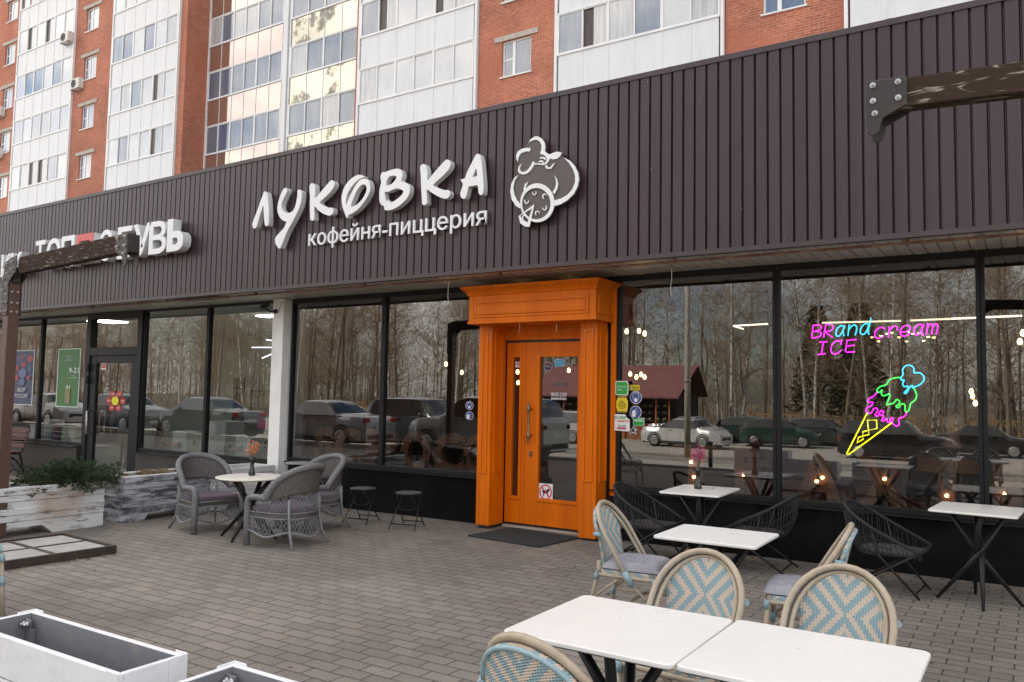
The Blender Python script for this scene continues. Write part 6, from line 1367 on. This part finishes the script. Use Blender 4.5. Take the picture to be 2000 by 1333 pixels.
p = onY(514, 828, .46); t = thing('handbag', 'pink handbag on the low plinth in the shoe shop window', 'handbag', p); m = MB(); m.prism([(-.10,-.09),(.10,-.09),(.085,.07),(-.085,.07)], -.04, .04, lambda u, v, a: (u, a, v)); m.build('bag_body', flat((.50,.07,.22)), t, bevel=.015, seg=2); m = MB(); m.tube([(.07*math.cos(R(a)), 0, .07+.12*math.sin(R(a))) for a in range(0, 181, 15)], .007, 6); m.build('strap', flat((.45,.06,.2)), t)
p = onY(535, 880, .45); t = thing('leafy_plant', 'green leafy plant by the white column in the shoe shop window', 'plant', (p.x, .45, .452)); m = MB(); r_ = random.Random(2)
for i in range(16):
    a = r_.random()*6.28; L = r_.uniform(.16, .36); d = Vector((math.cos(a)*.6, math.sin(a)*.3, 1)).normalized(); b_ = d*L; e = Vector((math.cos(a), math.sin(a)*.5, .1)).normalized(); s = e.cross(Vector((0,0,1))).normalized()*.045; m.tube([(0,0,0), b_], .003, 4); m.add([b_, b_+e*.06+s, b_+e*.16, b_+e*.06-s], [(0,1,2),(0,2,3)], 1)
m.build('foliage', [flat((.05,.10,.03)), flat((.03,.075,.02))], t)
def mannequin(px, y, top, c, label, hgt):
    p = onY(px, 860, y); t = thing('mannequin', label, 'mannequin', (p.x, y, 0.452 if y < .7 else -.1), R(20)); k = hgt/1.0
    V = [(0,0,.45),(0,0,.62),(0,0,.78),(0,0,.86),(0,0,.94)]; E_ = [(0,1),(1,2),(2,3),(3,4)]; Rr = [.09,.085,.095,.03,.062]
    for s in (-1, 1):
        o = 2
        for q, r in (((s*.13,0,.76),.04),((s*.17,-.02,.58),.034),((s*.17,-.06,.44),.026)): V.append(q); Rr.append(r); E_.append((o, len(V)-1)); o = len(V)-1
        o = 0
        for q, r in (((s*.06,0,.40),.06),((s*.07,0,.2),.05),((s*.07,0,.04),.045),((s*.07,-.08,.02),.035)): V.append(q); Rr.append(r); E_.append((o, len(V)-1)); o = len(V)-1
    V = [tuple(a*k for a in v) for v in V]; Rr = [r*k for r in Rr]; skin_body('figure', V, E_, Rr, flat((.20,.16,.11)), t, 1)
    V2 = [(0,0,.42*k),(0,0,.62*k),(0,0,.80*k),(.15*k,0,.74*k),(.19*k,-.03*k,.52*k),(-.15*k,0,.74*k),(-.19*k,-.03*k,.52*k)]; skin_body('garment', V2, [(0,1),(1,2),(2,3),(3,4),(2,5),(5,6)], [.125*k,.11*k,.10*k,.06*k,.05*k,.06*k,.05*k], flat(c), t, 1)
mannequin(309, .45, 0, (.10,.095,.06), 'small child mannequin in an olive jacket in the shoe shop window', .62)
mannequin(243, 1.6, 0, (.06,.10,.17), 'mannequin in a blue denim coat behind the shoe shop door', 1.55)
t = thing('clothes_rail', 'clothes rail hung with dark red and brown garments inside the shoe shop', 'clothes rail', (-12.3, 4.2, -.1)); m = MB(); m.tube([(-.8,0,0), (-.8,0,1.7), (.8,0,1.7), (.8,0,0)], .015, 6); m.build('rail', K['steel'], t)
for i in range(9): m = MB(); x = -.7+.17*i; m.prism([(-.22,.55),(.22,.55),(.24,1.35),(.05,1.66),(-.05,1.66),(-.24,1.35)], x, x+.06, lambda u, v, a: (a, u, v)); m.build('garment', flat([(.25,.03,.02),(.16,.07,.04),(.3,.06,.03)][i % 3]), t, bevel=.02)
m = MB()
for st in ([(492,679),(545,679)], [(512,700),(545,686)], [(520,664),(545,667)]): a, b = onY(*st[0], 2.0), onY(*st[1], 2.0); m.tube([a, b], .012, 6)
tag(m.build('light_rods', emit_mat('white light rod', (.85,.9,1.), 1.2)), 'three white light rods shining inside the shoe shop by the white column', 'light')
t = thing('wall_shelf', 'brown shelf unit at the back of the shoe shop', 'shelf', (-16.5, 5.9, -.1)); m = MB()
for z in (.3, .75, 1.2, 1.65): m.box(-1.6, 1.6, -.18, .18, z, z+.03)
for x in (-1.6, 0, 1.58): m.box(x, x+.025, -.18, .18, 0, 2.0)
m.build('shelf_board', K['dark_wood'], t)
# ================================================================ across the street: what the windows mirror
K['birch'] = None
def birch_mat():
    m, t, b = nodes('birch bark'); tc = node(t, 'ShaderNodeTexCoord'); mp = node(t, 'ShaderNodeMapping'); mp.inputs['Scale'].default_value = (5,5,2.2); t.links.new(tc.outputs['Object'], mp.inputs[0])
    n = node(t, 'ShaderNodeTexNoise'); n.inputs['Scale'].default_value = 2.2; n.inputs['Detail'].default_value = 7; n.inputs['Roughness'].default_value = .7; t.links.new(mp.outputs[0], n.inputs['Vector'])
    r = node(t, 'ShaderNodeValToRGB'); r.color_ramp.elements[0].position = .42; r.color_ramp.elements[0].color = (.03,.027,.024,1); r.color_ramp.elements[1].position = .50; r.color_ramp.elements[1].color = (.68,.64,.56,1)
    t.links.new(n.outputs['Fac'], r.inputs[0]); t.links.new(r.outputs[0], b.inputs['Base Color']); b.inputs['Roughness'].default_value = .8; return m
K['birch'] = birch_mat(); K['twig'] = mat('brown twigs', (.27,.19,.115), .9, col2=(.40,.30,.19), vs=.5); K['dark_bark'] = mat('dark bark', (.17,.135,.10), .9, col2=(.30,.24,.18), vs=3)
K['pine'] = mat('dark pine needles', (.035,.06,.03), .8, col2=(.075,.10,.05), vs=2)
def tree_variant(seed, h, r0, kind, label, grp):
    t = thing('birch_tree' if kind == 'birch' else 'bare_tree', label, 'tree', (0,0,0), 0, grp); r_ = random.Random(seed)
    lean = Vector((r_.gauss(0,.05), r_.gauss(0,.04), 0)); n = 12
    P = [Vector((lean.x*h*f + .12*math.sin(f*5+seed), lean.y*h*f + .1*math.cos(f*4+seed), h*f)) for f in [i/n for i in range(n+1)]]
    k = MB(); k.tube(P, [r0*(1-.88*i/n)*(1.35 if i == 0 else 1) for i in range(n+1)], 8); k.build('trunk', K['birch'] if kind == 'birch' else K['dark_bark'], t)
    c = MB(); up = .55 if kind == 'birch' else .35
    for i in range(46 if kind == 'birch' else 56):
        f = r_.uniform(.14 if kind != 'birch' else .2, .99); a = r_.random()*6.283; q = f*n; b0 = P[int(q)].lerp(P[min(int(q)+1, n)], q-int(q)); L = (r_.uniform(1.6, 3.6) if f < .75 else r_.uniform(.8, 2.))*(h/14)
        d = Vector((math.cos(a), math.sin(a), up+r_.gauss(.1,.2))).normalized(); pts = [b0]
        for j in range(1, 5): pts.append(pts[-1] + (d+Vector((r_.gauss(0,.13), r_.gauss(0,.13), .06*j)))*L/4)
        c.tube(pts, [.030*(1-.8*j/4)*(1.2-f*.6) for j in range(5)], 4, cap=False)
        for s in range(7):
            j = r_.randint(1, 4); b1 = pts[j-1].lerp(pts[j], r_.random()); d2 = (d*.5+Vector((r_.gauss(0,.6), r_.gauss(0,.6), r_.gauss(.25,.4)))).normalized(); l2 = r_.uniform(.5, 1.3)
            e1 = b1+d2*l2*.5+Vector((0,0,.05)); e2 = b1+d2*l2+Vector((0,0,-.05 if kind == 'birch' else .1)); c.tube([b1, e1, e2], [.010,.0075,.004], 3, cap=False)
            for u in range(4):
                b2 = b1.lerp(e2, r_.uniform(.3, 1)); d3 = (d2*.6+Vector((r_.gauss(0,.5), r_.gauss(0,.5), r_.gauss(-.2 if kind == 'birch' else .2,.35)))).normalized(); c.tube([b2, b2+d3*r_.uniform(.25, .7)], [.006,.0035], 3, cap=False)
    c.build('crown', K['twig'], t); return t
r_ = random.Random(77)
LB, LT = 'bare white trunked birch of the wood mirrored in the shop windows', 'bare brown tree of the wood mirrored in the shop windows'
GB, GT = 'birches across the street', 'bare trees across the street'
protos = [tree_variant(s, 15, .13, 'birch', LB, GB) for s in (1, 2, 3)] + [tree_variant(s, 15, .15, 'bare', LT, GT) for s in (4, 5)]
first = [True]*5
def put(k, x, y, s=1., rz=None, lean=0.):
    rz = r_.random()*6.28 if rz is None else rz
    if first[k]: o = protos[k]; first[k] = False; o.location = (x, y, road_z(y)); o.rotation_euler.z = rz
    else: o = dup(protos[k], (x, y, road_z(y)), rz, LB if k < 3 else LT)
    o.scale = (s, s, s); o.rotation_euler.y = lean; return o
for k, x, y, s, ln in ((0,-15.6,-40.2,1.0,-.10),(1,-15.0,-40.6,.95,-.16),(2,-12.0,-44,1.,.04),(0,-37.5,-41,1.05,0),(1,-31.5,-41.5,1.,.05),(2,-34.5,-42,1.,-.04),(0,-40.5,-43,.9,.05),(1,-44.5,-42,1.05,.08),(2,-50,-43,1.,-.03),(0,-56,-42,1.,.0),(1,-64,-43,1.1,.05),(2,-73,-42,1.,0),(0,-7.5,-44,1.05,.03),(1,-5.2,-46,.95,-.05),(2,-9.0,-48,1.,0)): put(k, x, y, s, None, ln)
for i in range(40):
    y = -44-(i/30)**1.2*26; f = r_.random(); x = -2-(8.4-y)*math.tan(R(67))*f+r_.gauss(0,1); put(r_.choice((0,1,2,0)), x, y, r_.uniform(.85, 1.2), None, r_.gauss(0,.04))
for i in range(66):
    y = -42-(i/46)**1.2*26; f = r_.random(); x = 3-(8.4-y)*math.tan(R(68))*f+r_.gauss(0,1); put(r_.choice((3,4)), x, y, r_.uniform(.8, 1.2), None, r_.gauss(0,.04))
# dark evergreens
def pine(x, y, h, seed, label):
    t = thing('pine_tree', label, 'tree', (x, y, road_z(y)), 0, 'dark evergreens across the street'); q = random.Random(seed); m = MB(); m.tube([(0,0,0), (.1,0,h*.5), (0,.1,h)], [.2,.13,.03], 7); m.build('trunk', K['dark_bark'], t); c = MB()
    for i in range(1500):
        f = q.uniform(.18, 1); rad = (1-f)*h*.27+.25; a = q.random()*6.28; rr_ = rad*math.sqrt(q.random()); p = Vector((rr_*math.cos(a), rr_*math.sin(a), f*h-rr_*.25)); e = Vector((math.cos(a), math.sin(a), q.gauss(.1,.35))).normalized(); s = e.orthogonal().normalized()*.10; L = q.uniform(.3, .6)
        c.add([p-s, p+e*L*.5-s*1.2, p+e*L, p+e*L*.5+s*1.2, p+s], [(0,1,2,3,4)])
    c.build('crown', K['pine'], t)
for i, (x, y, h) in enumerate(((-11.2,-58,10),(-16.5,-68,11))): pine(x, y, h, i, 'dark evergreen among the bare trees mirrored in the shop windows')
# the deep wood: one mass of thin stems and twigs
m = MB(); q = random.Random(99)
for i in range(260):
    y = -66-q.random()*30; x = 10-(8.4-y)*math.tan(R(68))*q.random(); h = q.uniform(7, 15); m.tube([(x, y, -.9), (x+q.gauss(0,.3), y, h*.5), (x+q.gauss(0,.6), y, h)], [.11,.08,.02], 4, cap=False, m=q.choice((0,0,0,1)))
for i in range(85000):
    y = -48-q.random()*46; x = 10-(8.4-y)*math.tan(R(68))*q.random(); z = -.9+16*q.random()**1.15; d = Vector((q.gauss(0,.6), q.gauss(0,.6), abs(q.gauss(.4,.5))))*q.uniform(.4, 1.2); m.tube([(x,y,z), (x+d.x, y+d.y, z+d.z)], [.022,.009], 3, cap=False, m=2)
tag(m.build('deep_wood', [K['dark_bark'], K['birch'], K['twig']]), 'brown tangle of bare twigs and stems deep in the wood across the street', 'wood', kind='stuff')
# ---------------------------------------------------------------- cars
K['car_glass'] = mat('car window glass', (.012,.015,.016), .04, spec=.8, coat=.5); K['tyre'] = mat('tyre rubber', (.02,.02,.02), .8); K['rim'] = mat('alloy rim', (.5,.5,.5), .3, .8); K['lamp_red'] = mat('red lamp', (.4,.02,.02), .2); K['lamp_clear'] = mat('clear lamp', (.6,.6,.6), .1)
SHAPES = {'sedan': (4.5, 1.76, 1.46, [(0,.62,.80),(.05,.66,.97),(.16,.68,1.02),(.24,.70,1.06),(.40,.70,1.42),(.54,.70,1.46),(.66,.70,1.40),(.77,.70,1.02),(.90,.68,.90),(.97,.62,.74),(1,.55,.66)]),
 'hatch': (4.0, 1.72, 1.50, [(0,.66,.92),(.03,.72,1.12),(.09,.74,1.38),(.25,.74,1.49),(.45,.74,1.50),(.60,.74,1.43),(.75,.74,1.05),(.90,.70,.92),(.97,.62,.76),(1,.56,.66)]),
 'suv': (4.6, 1.86, 1.70, [(0,.74,1.0),(.02,.84,1.15),(.08,.86,1.58),(.20,.86,1.68),(.45,.86,1.70),(.60,.86,1.62),(.72,.86,1.14),(.88,.82,1.04),(.97,.74,.90),(1,.66,.76)])}
def car(kind, col, x, y, rz, label):
    L, Wd, Hh, st = SHAPES[kind]; t = thing('parked_car', label, 'car', (x, y, road_z(y)+.0), rz, 'cars parked across the terrace'); hw = Wd/2; z0 = .22
    paint = mat('car paint', col, .28, .35, coat=1.); belt = {'sedan':.98, 'hatch':1.0, 'suv':1.10}[kind]; secs = []; cab = []
    S = []
    for i in range(len(st)-1):      # resample
        for j in range(6):
            f = j/6; P_ = [Vector(st[max(0, min(len(st)-1, i+o))]) for o in (-1, 0, 1, 2)]; S.append(tuple(.5*(2*P_[1][k]+(P_[2][k]-P_[0][k])*f+(2*P_[0][k]-5*P_[1][k]+4*P_[2][k]-P_[3][k])*f*f+(3*P_[1][k]-P_[0][k]-3*P_[2][k]+P_[3][k])*f**3) for k in range(3)))
    S.append(st[-1])
    for f, zs, zt in S:
        X = (f-.5)*L; e = 1-.22*max(0, abs(f-.5)*2-.80)/.2; w = hw*e; bz = min(belt, zt-.02); tw = w*(.97-.26*max(0, zt-belt)/(Hh-belt))
        secs.append([(X, -w*.92, z0), (X, -w, z0+.16), (X, -w, (z0+bz)/2), (X, -w*.985, bz), (X, -tw, max(bz+.01, zt-.05)), (X, -tw*.75, zt), (X, 0, zt+.015*(1 if zt > belt+.1 else 0)+.005)])
    full = [s + [(x_, -y_, z_) for x_, y_, z_ in s[-2::-1]] for s in secs]; n = len(full[0]); b = MB(); g_ = MB(); vs = [v for s in full for v in s]; fb_, fg = [], []
    for i in range(len(full)-1):
        for j in range(n-1):
            q = (i*n+j, i*n+j+1, (i+1)*n+j+1, (i+1)*n+j); zi, zj = S[i][2], S[i+1][2]; side = j in (3, n-5)
            cabn = max(zi, zj) > belt+.10; ramp = abs(zi-zj) > .03 and cabn and j in (4, 5, n-7, n-6)
            if (side and min(zi, zj) > belt+.12) or ramp: fg.append(q)
            else: fb_.append(q)
    b.add(vs, fb_, smooth=True); b.add(full[0], [list(range(n))]); b.add(full[-1], [list(range(n))[::-1]]); b.build('body', paint, t); g_.add(vs, fg, smooth=False); g_.build('window_glass', K['car_glass'], t)
    u = MB(); u.box(-L/2+.15, L/2-.15, -hw*.85, hw*.85, .16, .25); u.build('underbody', K['tyre'], t)
    for f in (.20, .81):
        for s in (-1, 1):
            X = (f-.5)*L; T = Matrix.Rotation(R(90), 3, 'X'); wm = MB(); wm.lathe([(.0,-.1),(.30,-.1),(.325,-.07),(.325,.07),(.30,.1),(.0,.1)], 22, (X, s*(hw-.085), .325), T=T)
            w_ = wm.build('wheel', K['tyre'], t); rm = MB(); yy = s*(hw+.017)
            for k in range(7): a = 2*math.pi*k/7; rm.beam((X, yy, .325), (X+.20*math.cos(a), yy, .325+.20*math.sin(a)), .05, .012, upv=(0,1,0))
            rm.lathe([(.195,-.012),(.225,-.012),(.225,.012),(.195,.012)], 20, (X, yy, .325), T=T); rm.lathe([(0,-.02),(.05,-.02),(.05,.02),(0,.02)], 12, (X, yy, .325), T=T); rm.build('rim', K['rim'], w_)
    tr_ = MB()
    for s in (-1, 1):
        for f in (.36, .53, .70): tr_.tube([((f-.5)*L, s*(hw+.002), .30), ((f-.5)*L, s*(hw+.003), (z0+belt)/2), ((f-.5)*L, s*hw*.992, belt-.01)], .007, 4)
        for f in (.39, .56): tr_.box((f-.5)*L-.0, (f-.5)*L+.16, s*(hw+.0)-.02, s*(hw+.0)+.02, belt-.13, belt-.10)
        for f in (.20, .81): tr_.tube([((f-.5)*L+.37*math.cos(R(a)), s*(hw-.015), .335+.37*math.sin(R(a))) for a in range(0, 181, 15)], .035, 6)
        tr_.box(-L*.27, L*.28, s*(hw-.02)-.03, s*(hw-.02)+.03, .24, .31); tr_.tube([(-L*.30, s*hw*.99, belt+.005), (L*.18, s*hw*.99, belt+.005)], .012, 5)
    tr_.box(L/2-.05, L/2+.012, -.42, .42, .42, .58); tr_.box(-L/2-.012, -L/2+.05, -.6, .6, .28, .42); tr_.build('trim', K['tyre'], t)
    pl_ = MB(); pl_.box(L/2, L/2+.022, -.26, .26, .36, .47); pl_.build('number_plate', K['lamp_clear'], t); pl_ = MB(); pl_.box(-L/2-.022, -L/2, -.26, .26, .60, .71); pl_.build('number_plate', K['lamp_clear'], t)
    for s in (-1, 1):
        h = MB(); h.box(L/2-.16, L/2-.02, s*hw*.62-.14, s*hw*.62+.14, .62, .74); h.build('headlight', K['lamp_clear'], t, bevel=.02); h = MB(); h.box(-L/2-.0, -L/2+.10, s*hw*.70-.12, s*hw*.70+.12, .80, .95); h.build('tail_lamp', K['lamp_red'], t, bevel=.02)
        h = MB(); h.lathe([(0,-.08),(.07,-.05),(.07,.05),(0,.08)], 8, (.62 if kind != 'sedan' else .55, s*(hw+.06), belt+.04)); h.build('mirror', paint, t)
SIL = (.76,.76,.74)
car('sedan', SIL, -15.0, -31.2, R(8), 'silver sedan mirrored in the window right of the doorway, the nearer of two')
car('sedan', (.74,.74,.74), -16.8, -36.2, R(6), 'silver sedan mirrored behind the nearer silver one')
car('hatch', (.025,.075,.055), -11.4, -35.6, R(-6), 'dark green hatchback mirrored beside the cafe window mullion')
car('hatch', (.035,.09,.075), -13.6, -38.2, R(-4), 'green hatchback half hidden behind the other green one')
car('hatch', (.08,.095,.09), -9.9, -38.6, R(-4), 'grey green hatchback mirrored to the right of the green pair')
car('suv', (.014,.014,.016), -5.0, -30.0, R(2), 'black van like car mirrored under the neon ice cream cone')
car('sedan', (.03,.03,.032), -2.2, -36.0, R(0), 'black sedan mirrored near the far right window bar')
car('suv', (.75,.75,.75), -21.5, -29.5, R(184), 'white car mirrored in the glass of the orange door')
car('suv', (.38,.40,.40), -13.4, -10.9, R(180), 'pale grey off road car mirrored large left of the orange doorway')
car('suv', (.06,.065,.07), -17.6, -13.3, R(2), 'dark off road car mirrored behind the pale grey one')
car('sedan', (.42,.44,.46), -19.6, -10.8, R(180), 'light grey sedan mirrored beside the white column')
car('sedan', (.05,.06,.08), -26.0, -10.9, R(180), 'dark blue sedan mirrored in the shoe shop window left of its mullion')
car('hatch', (.20,.20,.21), -31.5, -10.9, R(0), 'grey hatchback mirrored in the shoe shop window beside its door')
car('sedan', (.5,.5,.5), -37.5, -11., R(0), 'silver sedan mirrored at the far left of the shoe shop')
# lamp post, kiosk, fences
t = thing('lamp_post', 'grey concrete lamp post mirrored in the window right of the doorway', 'lamp post', (-9.8, -17.6, road_z(-17.6))); m = MB(); m.tube([(0,0,0), (0,0,2.6), (0,0,9)], [.115,.10,.07], 12); m.tube([(0,0,2.6),(0,0,2.68)], .125, 12); m.build('pole', K['concrete'], t); m = MB(); m.tube(smooth_path([(0,0,8.8), (0,-.3,9.4), (0,-1.4,9.7)], 5), .04, 6); m.build('bracket', K['steel'], t); m = MB(); m.box(-.12, .12, -2.0, -1.35, 9.62, 9.76); m.build('lamp_head', K['alu'], t, bevel=.03)
K['red_roof'] = mat('dark red roof tiles', (.17,.06,.055), .7, col2=(.22,.085,.075), vs=3); K['red_brick_wall'] = mat('orange timber boards', (.42,.17,.08), .8, col2=(.33,.12,.06), vs=4, st=(1,1,9)); K['goods'] = mat('market goods', (.35,.2,.12), .9, col2=(.2,.3,.12), vs=7, lo=.45, hi=.55)
t = thing('market_kiosk', 'street kiosk with a dark red tiled roof and orange timber front mirrored in the windows', 'kiosk', (-22, -37, road_z(-37)))
m = MB(); m.box(-4.6, 4.6, -2.6, 1.0, 0, 2.7); m.build('wall', K['cafe_wall'], t)
m = MB(); zz = 0
for k in range(24):
    f0, f1 = k/24, (k+1)/24; y0, y1 = 2.0-3.2*f0, 2.0-3.2*f1; za, zb = 2.55+1.9*f0, 2.55+1.9*f1; m.quad((-5.1,y0,za),(5.1,y0,za),(5.1,y1,zb+.03),(-5.1,y1,zb+.03)); m.quad((-5.1,y1,zb+.03),(5.1,y1,zb+.03),(5.1,y1,zb),(-5.1,y1,zb))
m.quad((-5.1,-1.2,4.45),(5.1,-1.2,4.45),(5.1,-3.0,2.6),(-5.1,-3.0,2.6)); m.box(-5.1, 5.1, 1.96, 2.02, 2.45, 2.55); m.build('roof', K['red_roof'], t)
m = MB(); m.box(-4.6, 4.6, 1.02, 1.12, .0, .95); m.build('counter_front', K['red_brick_wall'], t)
for x in (-4.4,-4.2,-2.6,-1.0,-.85,.8,2.2,2.35,3.6,4.4): m = MB(); m.box(x-.04, x+.04, 1.6, 1.68, 0, 2.55); m.build('post', K['red_brick_wall'], t)
for z in (1.1,1.5,1.9): m = MB(); m.box(-4.3, 4.3, 1.01, 1.3, z, z+.03); m.build('shelf', K['dark_wood'], t); m = MB(); [m.lathe([(0,0),(.14,.03),(.15,.13),(0,.2)], 7, (-4.1+.42*i+.1*r_.random(), 1.16, z+.03)) for i in range(20)]; m.build('goods', K['goods'], t)
K['lattice_wood'] = mat('pale yellow fence boards', (.40,.27,.13), .8, col2=(.33,.21,.10), vs=5)
def lattice_fence(x0, x1, y, label, h=1.1):
    t = thing('lattice_fence', label, 'fence', ((x0+x1)/2, y, road_z(y))); L = (x1-x0)/2; m = MB(); n = int(L*2/.5)
    for i in range(n): a = -L+i*.5; m.beam((a,0,.2), (a+.5,0,h), .07, .02, upv=(0,1,0)); m.beam((a+.5,.03,.2), (a,.03,h), .07, .02, upv=(0,1,0))
    m.build('lattice_panel', K['lattice_wood'], t); m = MB(); m.box(-L, L, -.05, .05, h, h+.08); m.box(-L, L, -.05, .05, .12, .2); m.build('fence_rail', K['lattice_wood'], t)
    for i in range(int(L*2/2.)+1): m = MB(); m.box(-L+2*i-.06, -L+2*i+.06, -.08, .08, 0, h+.2); m.build('fence_post', K['lattice_wood'], t)
lattice_fence(-16, 4, -45.5, 'pale yellow lattice fence mirrored behind the green cars', 1.5); lattice_fence(-58, -36, -47, 'pale yellow fence mirrored low behind the cars in the left cafe window', 1.5)
for i, x in enumerate((-13, -6.5, 1.5)):
    m = MB(); m.tube([(x, -10.4, .0-.2), (x, -10.4, .55)], .05, 10); o = m.build('bollard', K['black_metal']); tag(o, 'short black bollard at the terrace edge behind the camera', 'bollard', 'bollards at the terrace edge')
